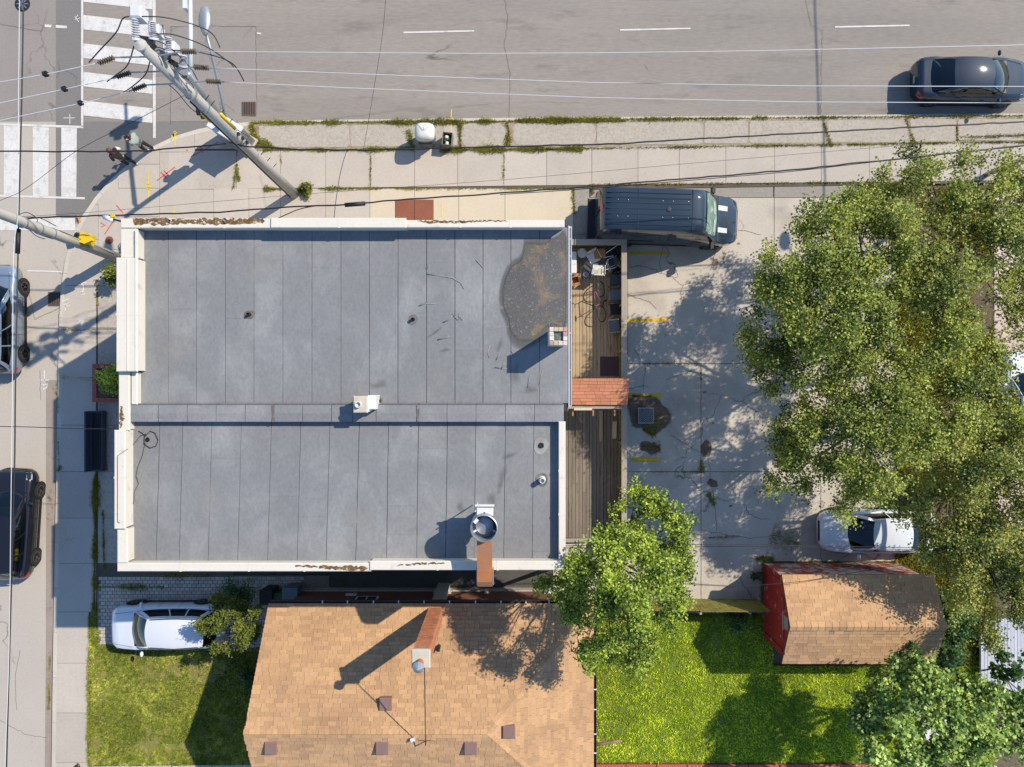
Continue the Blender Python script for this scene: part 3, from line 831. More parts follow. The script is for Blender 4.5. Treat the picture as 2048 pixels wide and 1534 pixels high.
def lawn(name, x0, x1, y0, y1, n, z, label, seed, keep=None, m='grass', bias=0.12):
    a, b = P(x0,y0), P(x1,y1)
    x = rng.uniform(a.x, b.x, n); y = rng.uniform(b.y, a.y, n)
    if keep is not None:
        k = keep(x, y); x, y = x[k], y[k]
    bare = vnoise(x,y,0.9,seed+5)*vnoise(x,y,3.3,seed+6) - (0.22 if m != 'grass' else 0)
    k = rng.random(len(x)) > np.clip((bare-0.36)*5, 0, .85); x, y = x[k], y[k]
    t = bias + 0.9*vnoise(x,y,1.6,seed)*vnoise(x,y,7.0,seed+1) + 0.35*(vnoise(x,y,0.6,seed+2)-0.4) + 0.3*(vnoise(x,y,13.0,seed+3)-.5) + rng.uniform(-0.25,0.25,len(x))
    o = blades(name, np.stack([x,y,np.full(len(x),z)],1), 0.085, 0.034, t, M[m])
    tag(o, label, 'grass', kind='stuff')
    return o
lawn('lawn_grass', 180, 545, 1228, 1527, 80000, 0.115, 'mown sunlit grass between the side street and the brown shingled house', 3,
     keep=lambda x, y: ((y < P(0,1289)[1] - 0.10*np.clip(x-P(200,0)[0],0,2)/2 + 0.08*vnoise(x,y,3.0,9)) | (x < P(197,0)[0]+0.25*vnoise(x,y,3.0,9))))
lawn('lawn_grass', 1150, 1985, 1230, 1523, 90000, 0.055, 'bright green grass of the back yard beside the red shed', 23, m='grass_green', bias=0.30,
     keep=lambda x, y: ~((x > P(1545,0)[0]) & (y > P(0,1330)[1])))
def scatter(poly, width, per_m):
    pts = []
    for i in range(len(poly)-1):
        a, b = P(*poly[i]), P(*poly[i+1])
        L = (b-a).length; n = int(L*per_m)
        t = rng.random(n)
        prof = 0.15 + 0.85*np.clip(vnoise(a.x+t*(b.x-a.x), a.y+t*(b.y-a.y)+7.3, 1.7, 5)*1.9-0.45, 0, 1)
        w = rng.normal(0, 0.5, n)*width*prof
        d = (b-a).normalized()
        keep = rng.random(n) < prof + 0.1
        q = np.stack([a.x+t*(b.x-a.x)-d.y*w, a.y+t*(b.y-a.y)+d.x*w], 1)[keep]
        pts.append(q)
    return np.concatenate(pts)
W = []
def weeds(poly, width, per_m, z=ZS):
    q = scatter(poly, width, per_m)
    W.append(np.concatenate([q, np.full((len(q),1), z-0.01)], 1))
weeds([(505,248),(900,246),(1250,243)], 0.16, 900)
weeds([(1030,243),(1240,240)], 0.22, 900)
weeds([(1250,241),(1812,236)], 0.09, 420); weeds([(1812,236),(2048,234)], 0.12, 400)
weeds([(505,250),(515,296)], 0.3, 1500); weeds([(515,285),(560,300)], 0.3, 1400)
weeds([(530,300),(660,303),(830,300)], 0.16, 900); weeds([(880,302),(1165,300)], 0.2, 1300)
weeds([(1165,299),(2048,286)], 0.06, 260)
weeds([(920,250),(921,296)], 0.13, 700); weeds([(1012,246),(1018,262),(1014,294)], 0.22, 900); weeds([(818,262),(826,298)], 0.2, 700)
weeds([(1645,248),(1660,295)], 0.05, 250); weeds([(1808,240),(1826,290)], 0.08, 420); weeds([(1910,255),(1912,288)], 0.1, 400); weeds([(1912,277),(2048,273)], 0.08, 260)
weeds([(530,380),(590,379)], 0.22, 1100); weeds([(590,383),(625,378)], 0.42, 3200); weeds([(640,379),(760,379)], 0.10, 420); weeds([(760,379),(1150,379)], 0.05, 160)
weeds([(1146,380),(1148,430)], 0.07, 220); weeds([(1183,370),(1186,390)], 0.12, 400); weeds([(1180,371),(1740,366)], 0.04, 100)
weeds([(476,330),(480,365)], 0.10, 500); weeds([(478,300),(470,380)], 0.05, 150); weeds([(743,380),(743,300)], 0.03, 90); weeds([(1008,303),(1008,370)], 0.03, 90); weeds([(562,310),(566,330)], 0.06, 200)
weeds([(198,560),(200,612)], 0.06, 120); weeds([(128,660),(196,660)], 0.03, 120); weeds([(197,930),(194,1060),(193,1150),(192,1222)], 0.19, 1300, ZS); weeds([(210,1020),(212,1140)], 0.07, 300); weeds([(195,1172),(330,1172)], 0.2, 600, 0.11); weeds([(120,942),(126,930)], 0.1, 400); weeds([(122,940),(118,760)], 0.03, 60)
weeds([(101,1300),(98,1420)], 0.07, 160, 0.005)
weeds([(182,1290),(181,1528)], 0.1, 600, 0.12)
weeds([(330,1150),(420,1150)], 0.25, 500, 0.1)
weeds([(1401,735),(1401,760)], 0.1, 300, ZL); weeds([(1401,920),(1403,945)], 0.14, 600, ZL); weeds([(1300,943),(1401,943)], 0.04, 160, ZL); weeds([(1290,727),(1400,727)], 0.04, 160, ZL)
weeds([(1275,815),(1320,860)], 0.5, 500, ZL); weeds([(1285,858),(1310,866)], 0.3, 1500, ZL); weeds([(1283,892),(1320,893)], 0.45, 900, ZL)
weeds([(1540,1068),(1598,1086)], 0.9, 900, ZL); weeds([(1510,1115),(1545,1120)], 0.3, 1500, ZL); weeds([(1525,1110),(1524,1225)], 0.25, 900, ZL); weeds([(1400,1075),(1480,1072)], 0.05, 120, ZL); weeds([(1415,985),(1428,1010)], 0.14, 500, ZL)
weeds([(1735,375),(1790,372),(1850,372)], 0.4, 1500, ZL)
weeds([(1540,1125),(1810,1126)], 0.1, 500, ZL)
weeds([(1190,1226),(1545,1227)], 0.3, 900, 0.06)
weeds([(1190,1527),(1760,1526)], 0.2, 500, 0.05)
wp = np.concatenate(W)
wt = 0.35 + 0.5*(vnoise(wp[:,0], wp[:,1], 2.5, 31)-0.4) + rng.uniform(-0.25,0.25,len(wp))
o = blades('weeds', wp, 0.085, 0.03, wt, M['weed'], 0.9)
tag(o, 'weeds and tufts of grass growing in the pavement joints and lot edges', 'weeds', kind='stuff')
# undergrowth below the big trees
n = 42000
a, b = P(1790,380), P(1985,1330)
x = rng.uniform(a.x,b.x,n); y = rng.uniform(b.y,a.y,n)
k = (vnoise(x,y,0.9,41) > 0.42) | (y < P(0,1128)[1])
o = blades('undergrowth', np.stack([x,y,np.full(n,0.04)],1)[k], 0.22, 0.07, rng.uniform(0,0.8,k.sum()), M['weed'], 1.0)
tag(o, 'patchy green undergrowth on the soil below the big trees', 'undergrowth', kind='stuff')

# ================================================================ THE FLAT-ROOFED BUILDING
ZD = 7.5                                              # roof deck
bld = empty('commercial_building', (-5.3, 0, 0), 0, 'two-storey corner building with grey flat membrane roof and white parapet', 'building')
bld_inv = Matrix.Translation((5.3, 0, 0))
def bpart(mb, name, m, parent=None, smooth=False):
    o = mb.build(name, m, parent or bld, smooth)
    if parent is None:
        o.location = (5.3, 0, 0)
    return o
BX0, BX1, BXN, BY0, BY1 = -12.30, 1.66, 1.82, -5.84, 5.12
BYM = P(0, 823, 7.7)[1]
bpart(MB().prism([(BX0,BY0),(BX1,BY0),(BX1,BYM),(BXN,BYM),(BXN,BY1),(BX0,BY1)], -0.03, 7.30), 'wall', M['stucco'])
bpart(MB().prism([(BX0+.02,BY0+.02),(BX1-.02,BY0+.02),(BX1-.02,BYM),(BXN-.02,BYM),(BXN-.02,BY1-.02),(BX0+.02,BY1-.02)], 7.30, 7.475), 'roof_deck', M['tar'])
# windows and doors of the street sides
def bwindow(x, y, z, w, h, axis, kind='window'):
    """axis 'x': on a wall facing +-y ; 'y': on a wall facing +-x"""
    sy = 1 if y > 0 else -1
    sx = -1 if x < -5 else 1
    f, g = MB(), MB()
    t = 0.06
    if axis == 'x':
        for a, b, c, d in ((-w/2,w/2,0,t),(-w/2,w/2,h-t,h),(-w/2,-w/2+t,t,h-t),(w/2-t,w/2,t,h-t)):
            f.box(x+a, x+b, *sorted((y, y+sy*0.07)), z+c, z+d)
        g.box(x-w/2+t, x+w/2-t, *sorted((y, y+sy*0.03)), z+t, z+h-t)
    else:
        for a, b, c, d in ((-w/2,w/2,0,t),(-w/2,w/2,h-t,h),(-w/2,-w/2+t,t,h-t),(w/2-t,w/2,t,h-t)):
            f.box(*sorted((x, x+sx*0.07)), y+a, y+b, z+c, z+d)
        g.box(*sorted((x, x+sx*0.03)), y-w/2+t, y+w/2-t, z+t, z+h-t)
    o = bpart(f, kind, M['white_metal'])
    g.build('pane', M['window_glass'] if kind == 'window' else M['dark_blue_metal'], o)
for x in (-10.6, -8.2, -5.8, -3.4, -1.0): bwindow(x, BY1, 4.6, 1.2, 1.5, 'x')
for y in (-4.2, -2.2, 1.2, 3.4): bwindow(BX0, y, 4.6, 1.2, 1.5, 'y')
for y in (-4.0, 3.2): bwindow(BX0, y, 0.75, 2.4, 1.9, 'y')
bwindow(BX0, -1.4, 0.15, 1.0, 2.1, 'y', 'door')
bwindow(-6.2, BY1, 0.15, 1.0, 2.1, 'x', 'door')
bwindow(BXN, 2.9, 0.35, 1.0, 2.1, 'y', 'door'); bwindow(BX1, -2.9, 0.35, 1.0, 2.1, 'y', 'door')
for y in (-4.0, -1.6, 1.3, 3.6): bwindow(BX1 if y < 0 else BXN, y, 4.4, 1.0, 1.3, 'y')

# membrane strips, each roll a sheet of its own
NX = [274, 337, 393, 451, 508, 566, 624, 682, 739, 796, 853, 910, 966, 1022, 1079, 1137]
LAPS_N = {4:[521], 6:[535], 3:[637], 8:[553], 9:[626], 2:[], 11:[700], 0:[522], 1:[618], 12:[560], 14:[690]}
def msheet(pts, i, lift=0.0):
    poly = PX(pts, ZD)
    cx = sum(p[0] for p in poly)/4; cy = sum(p[1] for p in poly)/4
    g = random.uniform(.005, .011)
    poly = [(x-math.copysign(g, x-cx), y-math.copysign(-.002+.0015*(i%2), y-cy)) for x, y in poly]
    z1 = ZD + 0.004*(i % 2) + lift + random.uniform(0, .003)
    mb = MB(); n = 10
    # subdivided so that the sheet can ripple a little
    (x0,y0),(x1,y1),(x2,y2),(x3,y3) = poly
    mb.prism(poly, ZD-0.02, z1)
    return bpart(mb, 'roof_sheet', M['membrane'])
for i in range(len(NX)-1):
    cuts = [455] + LAPS_N.get(i, []) + [806]
    for k in range(len(cuts)-1):
        msheet([(NX[i],cuts[k]),(NX[i+1],cuts[k]),(NX[i+1],cuts[k+1]),(NX[i],cuts[k+1])], i+k)
SX = [247, 320, 366, 424, 483, 543, 602, 660, 719, 777, 837, 895, 952, 1011, 1068, 1119]
LAPS_S = {1:[921], 3:[917], 5:[993], 6:[1033], 9:[1011,1070], 10:[897], 11:[1025], 13:[912], 7:[], 2:[928], 4:[1006], 14:[1103]}
for i in range(len(SX)-1):
    cuts = [838] + LAPS_S.get(i, []) + [1128]
    def sx(j, y):
        s = 0 if j in (0, len(SX)-1) else -8.0*max(0,(y-850))/280*(1 if j < 9 else 0.5)
        return SX[j] + s
    for k in range(len(cuts)-1):
        msheet([(sx(i,cuts[k]),cuts[k]),(sx(i+1,cuts[k]),cuts[k]),(sx(i+1,cuts[k+1]),cuts[k+1]),(sx(i,cuts[k+1]),cuts[k+1])], i+k)
# membrane over the party wall
PWX = [258, 316, 374, 432, 490, 548, 605, 663, 705, 752, 836, 894, 952, 1011, 1069, 1128]
y0, y1, y2 = (P(0,q,7.8)[1] for q in (807, 829, 843.5))
bpart(MB().box(P(258,0,7.8)[0]+.02, P(1127,0,7.8)[0]-.02, y2+.03, y0-.03, 7.48, 7.76), 'party_wall', M['tar'])
for i in range(len(PWX)-1):
    a, b = P(PWX[i],0,7.8)[0]+.006, P(PWX[i+1],0,7.8)[0]-.006
    dz = random.uniform(-.006,.006)
    mb = MB()
    mb.add([(a,y0,7.52),(b,y0,7.52),(b,y0-.05,7.775+dz),(a,y0-.05,7.775+dz),(b,y1,7.795+dz),(a,y1,7.795+dz)], [(0,3,2,1),(3,5,4,2)])
    bpart(mb, 'wall_sheet', M['membrane'])
    mb = MB()
    mb.add([(a,y1+.03,7.801+dz),(b,y1+.03,7.801+dz),(b,y2,7.78+dz),(a,y2,7.78+dz),(b,y2,7.5),(a,y2,7.5)], [(0,3,2,1),(3,5,4,2)])
    bpart(mb, 'wall_sheet', M['membrane'])
for px in (546, 836):                                   # tarred joints across it
    c = P(px, 0, 7.82)[0]
    mb = MB(); mb.add([(c-.045,y0,7.53),(c+.05,y0,7.53),(c+.05,y0-.06,7.80),(c-.045,y0-.06,7.80),(c+.03,y2-.003,7.815),(c-.03,y2-.003,7.815),(c+.03,y2-.003,7.5),(c-.03,y2-.003,7.5)], [(0,3,2,1),(3,5,4,2),(5,7,6,4)])
    bpart(mb, 'tar_joint', M['tar_patch'])

# parapets: wall under, metal capping over
def cap(x0, y0, x1, y1, z1, z0=ZD-0.2, m='parapet', lip=0.035, moss=None, name='parapet_cap'):
    """pixels of the cap's top at height z1; outer lip all round"""
    a, b = P(x0, y1, z1), P(x1, y0, z1)
    mb = MB()
    mb.box(a.x+.03, b.x-.03, a.y+.03, b.y-.03, z0, z1-0.07)
    mb.cbox(a.x, b.x, a.y, b.y, z1-0.07, z1, 0.02)
    o = bpart(mb, name, M[m])
    lx, ly = b.x-a.x, b.y-a.y
    n_ = int(max(lx, ly)/2.2)
    for k in range(1, n_+1):
        t = k/(n_+1)+random.uniform(-.02,.02)
        if lx > ly: MB().box(a.x+lx*t-.03, a.x+lx*t+.03, a.y-.004, b.y+.004, z1-.07, z1+.004).box(a.x+lx*t-.034, a.x+lx*t-.030, a.y+.02, b.y-.02, z1, z1+.002).build('cap_joint', M[m], o)
        else: MB().box(a.x-.004, b.x+.004, a.y+ly*t-.03, a.y+ly*t+.03, z1-.07, z1+.004).build('cap_joint', M[m], o)
    return o
cap(241, 437, 545.5, 456, 8.0); cap(541, 435.5, 812, 455.5, 8.06); cap(809, 440, 1129, 455, 8.0)
cap(241, 456, 275, 516, 7.96); cap(232, 515, 274, 743, 8.06)
a = P(255,0,8.07)[0]
bpart(MB().box(a-.012, a+.012, P(0,741,8.07)[1], P(0,517,8.07)[1], 8.055, 8.085), 'capping_fold', M['parapet'])
a = P(271,0,8.07)[0]
bpart(MB().box(a-.012, a+.012, P(0,741,8.07)[1], P(0,457,8.07)[1], 8.055, 8.08), 'capping_fold', M['parapet'])
cap(237, 743, 259, 861, 7.85); cap(262, 743, 274, 809, 7.80); cap(228, 860, 250, 1058, 8.04); cap(234, 1057, 255, 1126, 7.95)
cap(234, 1126, 742, 1143, 7.92, z0=6.9); cap(739, 1122, 1131, 1140.5, 7.97, z0=6.9); cap(1117, 843, 1131, 1122, 7.80, z0=7.0)
# inner flashing (membrane turned up against the parapets)
def upstand(x0, y0, x1, y1, z1):
    a, b = P(x0, y1, ZD), P(x1, y0, ZD)
    bpart(MB().box(a.x, b.x, a.y, b.y, ZD-.01, z1), 'upstand', M['membrane'])
# moss and dirt lying on the caps
def capdirt(pts, z, m='moss', bx=0.05):
    mb = MB()
    out = []
    for i, (x, y, w) in enumerate(pts):
        out.append((P(x,y,z), w))
    n = len(out)
    fine = []
    for i in range(n-1):
        for k in range(12):
            t = k/12
            p = out[i][0].lerp(out[i+1][0], t); w = out[i][1]*(1-t)+out[i+1][1]*t
            fine.append((p, max(0.004, w*random.uniform(0.55,1.25))))
    fine.append((out[-1][0], .004))
    horiz = abs(out[-1][0].x-out[0][0].x) > abs(out[-1][0].y-out[0][0].y)
    L, R = [], []
    for p, w in fine:
        o = random.uniform(-.02,.02)
        if horiz: L.append((p.x, p.y+w/2+o, z)); R.append((p.x, p.y-w/2+o, z))
        else: L.append((p.x+w/2+o, p.y, z)); R.append((p.x-w/2+o, p.y, z))
    k = len(L)
    mb.add(L+R, [(i,i+1,k+i+1,k+i) for i in range(k-1)])
    return bpart(mb, 'moss_streak', M[m])
capdirt([(266,443,.22),(330,443,.22),(390,442.5,.13),(410,443,.22),(470,443,.21),(530,441,.12)], 8.004)
capdirt([(835,441.8,.02),(860,444,.09),(930,443,.08),(960,441.8,.05),(1015,441.4,.03)], 8.004)
capdirt([(243,812,.05),(243,838,.16),(241,857,.05)], 7.854)
capdirt([(590,1131,.05),(640,1134,.09),(680,1136,.15),(736,1137,.15)], 7.924); capdirt([(795,1131,.03),(840,1127,.07),(890,1127,.05)], 7.974)
# metal edge and gutter of the open east side
gx = P(1137, 0, ZD)[0]
g = MB(); g.box(gx, gx+.03, P(0,813,ZD)[1], P(0,452,ZD)[1], ZD-.1, ZD+.03); g.box(gx+.09, gx+.105, P(0,813,ZD)[1], P(0,452,ZD)[1], ZD-.09, ZD+.0); g.box(gx+.03, gx+.09, P(0,813,ZD)[1], P(0,452,ZD)[1], ZD-.1, ZD-.08)
bpart(g, 'gutter', M['white_metal'])
for y in (455, 478, 512, 548, 600, 666, 740, 812):
    yy = P(0,y,ZD)[1]
    bpart(MB().box(gx+.03, gx+.09, yy-.008, yy+.008, ZD-.02, ZD), 'gutter_clip', M['white_metal'])
# wet silty hollow on the roof
pud = [(1053,482),(1048,496),(1045,510),(1038,520),(1024,530),(1014,545),(1006,568),(1004,590),(1006,620),(1016,640),(1019,662),(1028,678),(1044,687),(1062,684),(1078,672),(1090,660),(1110,650),(1136,646),(1136,470),(1118,468),(1100,478),(1090,484)]
pp = PX(pud, ZD+.01)
sm = []
for i in range(len(pp)):
    a, b, c, d = (Vector(pp[(i+k-1) % len(pp)]) for k in range(4))
    for t in (0, .25, .5, .75):
        sm.append(tuple(0.5*((2*b)+(c-a)*t+(2*a-5*b+4*c-d)*t*t+(-a+3*b-3*c+d)*t*t*t)))
sm = [(min(x, gx-.005), y) for x, y in sm]
o = softsheet('wet_stain', sm, ZD+0.016, 0.16, M['puddle'], bld); o.location = (5.3,0,0)
M['halo'] = faded(MAT('halo', A(104,103,103), 0.75, 0.1, 1, 0.1, 40), 3.0, 0.2, 1.0, 0.6, 0.7)
cen = Vector((sum(p[0] for p in sm)/len(sm), sum(p[1] for p in sm)/len(sm)))
big = [tuple(cen+(Vector(p)-cen)*1.16) for p in sm]
o = softsheet('damp_ring', [(min(x,gx-.004),min(y,BY1-.35)) for x,y in big], ZD+0.0125, 0.2, M['halo'], bld); o.location = (5.3,0,0)
M['chalk'] = faded(MAT('chalk', A(184,180,173), 0.9, 0.1, 1, 0.1, 40), 5.0, 0.3, 1.25, 1.3, 0.55)
M['grime'] = faded(MAT('grime', A(112,110,110), 0.9, 0.1, 1, 0.1, 40), 3.5, 0.3, 1.3, 1.2, 0.42)
def roofstain(px, py, rx, ry, m, rot=0.0, dz=0.0145):
    n_ = 18; pts = []
    ph = random.uniform(0,6)
    for k in range(n_):
        t = 2*PI*k/n_; r_ = 1+.2*math.sin(2*t+ph)+.15*math.sin(3*t+2*ph)
        x, y = rx*r_*math.cos(t), ry*r_*math.sin(t)
        pts.append((px+x*math.cos(rot)-y*math.sin(rot), py+x*math.sin(rot)+y*math.cos(rot)))
    o = softsheet('roof_stain', PX(pts, ZD+dz), ZD+dz+random.uniform(0,.002), (rx+ry)*.5*.85*22.5/1400, M[m], bld); o.location = (5.3,0,0)
for q in ((456,612,10,12,'chalk'),(703,650,16,9,'chalk'),(745,660,9,34,'chalk'),(840,575,9,14,'chalk'),(873,553,24,6,'chalk'),(918,560,16,5,'chalk',.7),(976,590,7,18,'chalk'),(995,655,28,6,'chalk',-.1),(962,648,9,8,'chalk'),(1000,615,10,12,'chalk'),(766,620,10,7,'chalk'),(826,640,18,16,'chalk'),(975,705,14,24,'chalk'),(1010,720,7,22,'chalk',.5),(870,665,26,5,'grime',-.6),(1000,690,6,26,'grime',.4),(890,700,20,5,'grime',-.3),(1030,750,18,30,'grime',.3),(1085,760,22,30,'chalk',.2),(1060,780,30,14,'grime'),(760,770,24,14,'grime'),(715,760,14,10,'chalk'),(640,880,6,34,'chalk'),(1080,885,20,22,'chalk'),(985,865,32,10,'chalk'),(1018,912,26,8,'grime',-.5),(1003,960,13,40,'grime',.28),(985,1000,16,22,'grime'),(920,1015,14,14,'grime'),(860,845,30,6,'grime'),(350,700,50,60,'chalk'),(720,1040,44,60,'chalk'),(520,540,50,50,'chalk'),(420,1000,46,70,'chalk'),(880,760,60,40,'chalk'),(930,1080,50,30,'chalk')):
    roofstain(*q)
# wrinkles: low folds of the membrane
for pts in ([(853,548),(880,552),(905,556),(922,566),(928,578)],[(838,612),(850,607),(872,608)],[(905,628),(915,640),(925,632)],[(886,645),(898,640),(905,630)],[(860,530),(852,538)],[(952,520),(966,535)],[(980,690),(975,705),(979,716)],[(1000,705),(992,720)],[(1010,725),(1002,738)],[(1022,700),(1030,715)],[(875,680),(890,676),(900,672)],[(920,625),(918,634),(926,640)],[(990,735),(1015,738)],[(1060,750),(1055,775)],[(1085,740),(1078,770)]):
    bpart(MB().tube([P(x,y,ZD+.004) for x,y in pts], .022, 6), 'membrane_fold', M['membrane'], smooth=True)
M['damp'] = MAT('damp', A(124,124,127), 0.8, 0.06, 1, 0.08, 40)
def roofblob(px, py, rx, ry, m, jit=0.2, rot=0.0, n=26, dz=0.011, name='roof_stain'):
    pts = []; ph = random.uniform(0,6)
    for k in range(n):
        t = 2*PI*k/n
        r = 1 + jit*math.sin(2*t+ph)+jit*.6*math.sin(3*t+2*ph)+random.uniform(-jit,jit)*.25
        x, y = rx*r*math.cos(t), ry*r*math.sin(t)
        pts.append((px+x*math.cos(rot)-y*math.sin(rot), py+x*math.sin(rot)+y*math.cos(rot)))
    return bpart(MB().sheet(PX(pts, ZD+dz), ZD+dz), name, M[m])
# vent pipes
def vent(px, py, r, h, collar, m='dark_metal', cm='tar_patch', cone=False):
    c = P(px, py, ZD)
    roofblob(px, py, collar, collar*.95, cm, 0.1, dz=0.013, name='pipe_collar')
    prof = [(r*1.5, ZD+.0),(r,ZD+.06),(r,ZD+h),(r*.8,ZD+h),(r*.8,ZD+h*.6)]
    bpart(MB().lathe(prof, 14, (c.x, c.y, 0)), 'vent_pipe', M[m], smooth=0.6)
vent(499, 629, 0.05, 0.16, 10); vent(826, 639, 0.05, 0.16, 10); vent(1082, 891, 0.07, 0.06, 16, cm='silt'); vent(1084, 959, 0.085, 0.32, 13, 'white_metal')
vent(757, 802, 0.06, 0.1, 9)
# stuccoed chimney near the east edge
def chimney(px, py, w, h, zt, label, bricks=True):
    c = P(px, py, zt)
    hw, hh = w/2, h/2
    ch = bpart(MB().box(c.x-hw+.03, c.x+hw-.03, c.y-hh+.03, c.y+hh-.03, ZD-.02, zt-.09), 'chimney', M['white_metal'])
    ch['label'] = label
    return c, ch
c, ch = chimney(1117, 672, 0.56, 0.54, 8.95, 'white stuccoed chimney with a rim of coloured bricks')
fl = MB(); fl.box(c.x-.13,c.x+.13,c.y-.13,c.y+.13,8.84,8.865)
bcol = [A(226,190,160),A(238,226,214),A(214,192,150),A(204,158,140),A(232,214,196)]
for k in range(5): M['cb%d'%k] = MAT('chimney_brick_%d'%k, bcol[k], 0.9, 0.08, 6, 0.08, 30)
k = 0
for s in range(4):
    for j in range(4):
        t = -0.275+0.1375*j
        rect = [(t,t+.13,-.27,-.145),(.145,.27,t,t+.13),(-t-.13,-t,.145,.27),(-.27,-.145,-t-.13,-t)][s]
        MB().box(c.x+rect[0]+.003, c.x+rect[1]-.003, c.y+rect[2]+.003, c.y+rect[3]-.003, 8.86, 8.945+random.uniform(-.008,.01)).build('brick', M['cb%d'%((k*7+s)%5)], ch); k += 1
M['flue'] = MAT('flue', A(60,100,120), 0.8, 0.1, 4, 0.1, 30, col2=A(150,130,40), c2=(0.5,0.55), c2scale=9)
fl.build('flue', M['flue'], ch)
# white box chimney on the party wall
c, ch = chimney(722, 809, 0.48, 0.52, 8.45, 'white rendered box chimney standing on the party wall')
MB().cbox(c.x-.25, c.x+.20, c.y-.26, c.y+.26, 8.36, 8.45, .03).build('crown', M['mortar'], ch)
MB().lathe([(.10,8.44),(.10,8.56),(.075,8.56),(.075,8.47)], 14, (c.x-.07,c.y+.0,0)).build('flue', M['white_metal'], ch)
c2 = P(742, 806, 8.2); bpart(MB().cbox(c2.x-.10,c2.x+.14,c2.y-.20,c2.y+.24,ZD,8.25,.02), 'chimney_breast', M['white_metal'])
# loose cable lying on the roof corner
cable = [(277,862),(284,866),(291,872),(300,862),(310,866),(316,880),(312,892),(300,896),(288,888),(289,872),(292,868)]
bpart(MB().tube([P(x,y,ZD+.03) for x,y in cable], .012, 5), 'roof_cable', M['black'])
cable = [(292,868),(280,872),(262,895),(250,901),(235,912),(235,1044),(240,1046)]
bpart(MB().tube([P(x,y,8.06 if x<252 else ZD+.03) for x,y in cable], .008, 5), 'roof_cable', M['black'])
cable = [(290,885),(285,910),(275,935),(272,952),(277,967),(268,985),(268,1003),(256,1030),(244,1044)]
bpart(MB().tube([P(x,y,8.06 if x<252 else ZD+.03) for x,y in cable], .008, 5), 'roof_cable', M['black'])
q = P(296,879,ZD); bpart(MB().lathe([(.06,ZD+.01),(.075,ZD+.03),(.06,ZD+.05),(.04,ZD+.05),(.03,ZD+.03),(.04,ZD+.012)], 14, (q.x,q.y,0)), 'cable_coil', M['black'])

# ---------------------------------------------------------------- kitchen exhaust fan on the roof
fc = P(968, 1057, 9.25)
fan = empty('exhaust_fan', (fc.x, fc.y, ZD), 0, 'round galvanised kitchen exhaust fan with a long rusty duct on the grey roof', 'exhaust fan')
def fpart(mb, name, m, smooth=False):
    return mb.build(name, m, fan, smooth)
R = 0.41
fpart(MB().lathe([(.30,.05),(.30,.9),(.34,.95),(R,1.0),(R,1.75),(R-.025,1.76),(R-.03,1.75),(R-.04,1.15),(.26,1.1)], 40), 'drum', M['galv'], 0.5)
fpart(MB().lathe([(.05,1.12),(.27,1.2),(.265,1.34),(.02,1.42)], 32), 'damper_disc', M['galv'], 0.5)
mb = MB()
for k in range(3):
    t = k*2*PI/3+PI/2
    mb.obox((math.cos(t)*.32, math.sin(t)*.32, 1.3), .16, .05, .04, t)
fpart(mb, 'strut', M['white_metal'])
fpart(MB().cbox(-.24,.26,.30,.56,1.0,1.45,.02), 'motor_box', M['white_metal'])
fpart(MB().cbox(-.25,.27,.561,.60,1.22,1.45,.01), 'motor_bracket', M['rust'])
fpart(MB().box(-.28,.30,.601,.66,1.40,1.47), 'bracket_lip', M['white_metal'])
fpart(MB().lathe([(.03,1.45),(.03,1.5)],10,(0.0,.40,0)), 'shaft', M['black'])
fpart(MB().tube([(-.26,.5,.2),(-.27,.5,1.0),(-.27,.46,1.5)], .02, 6), 'conduit', M['white_metal'])
fpart(MB().obox((-.24,.22,1.74), .14,.10,.08,.8), 'switch_box', M['white_metal'])
fpart(MB().cbox(-.6+.36,.2,-.26,.26,0.0,.55,.02), 'curb', M['grey_metal'])
# duct: box out of the drum, over the parapet, then down the wall
yA, yB, yC = -.38, P(0,1143,8.75)[1]-fc.y, P(0,1172,8.6)[1]-fc.y
w = .225
dz = lambda z: z-ZD
d = MB().loft([[(-w,yA,.95),(w,yA,.95),(w,yA,1.5),(-w,yA,1.5)], [(-w,yB,.92),(w,yB,.92),(w,yB,1.32),(-w,yB,1.32)]])
fpart(d, 'duct', M['rust'])
d = MB().loft([[(-w-.004,yB-.002,.915),(w+.004,yB-.002,.915),(w+.004,yB-.002,1.30),(-w-.004,yB-.002,1.30)], [(-w-.004,yC-.05,.80),(w+.004,yC-.05,.80),(w+.004,yC-.05,1.20),(-w-.004,yC-.05,1.20)], [(-w,yC,-.3),(w,yC,-.3),(w,yC+.02,.9),(-w,yC+.02,.9)]])
fpart(MB().box(-w-.01,w+.01,yC-.02,yC+.36,-6.5,.95), 'duct_riser', M['rust'])
fpart(MB().loft([[(-w-.004,yB-.002,.90),(w+.004,yB-.002,.90),(w+.004,yB-.002,1.325),(-w-.004,yB-.002,1.325)], [(-w-.004,yC+.16,.90),(w+.004,yC+.16,.90),(w+.004,yC+.16,1.25),(-w-.004,yC+.16,1.25)], [(-w-.004,yC-.025,.90),(w+.004,yC-.025,.90),(w+.004,yC-.025,1.08),(-w-.004,yC-.025,1.08)]]), 'duct_elbow', M['rust'])
for sx in (-1, 1):
    fpart(MB().box(sx*(w+.03)-.015, sx*(w+.03)+.015, yC+.0, yB+.05, .95, .99), 'duct_brace', M['grey_metal'])

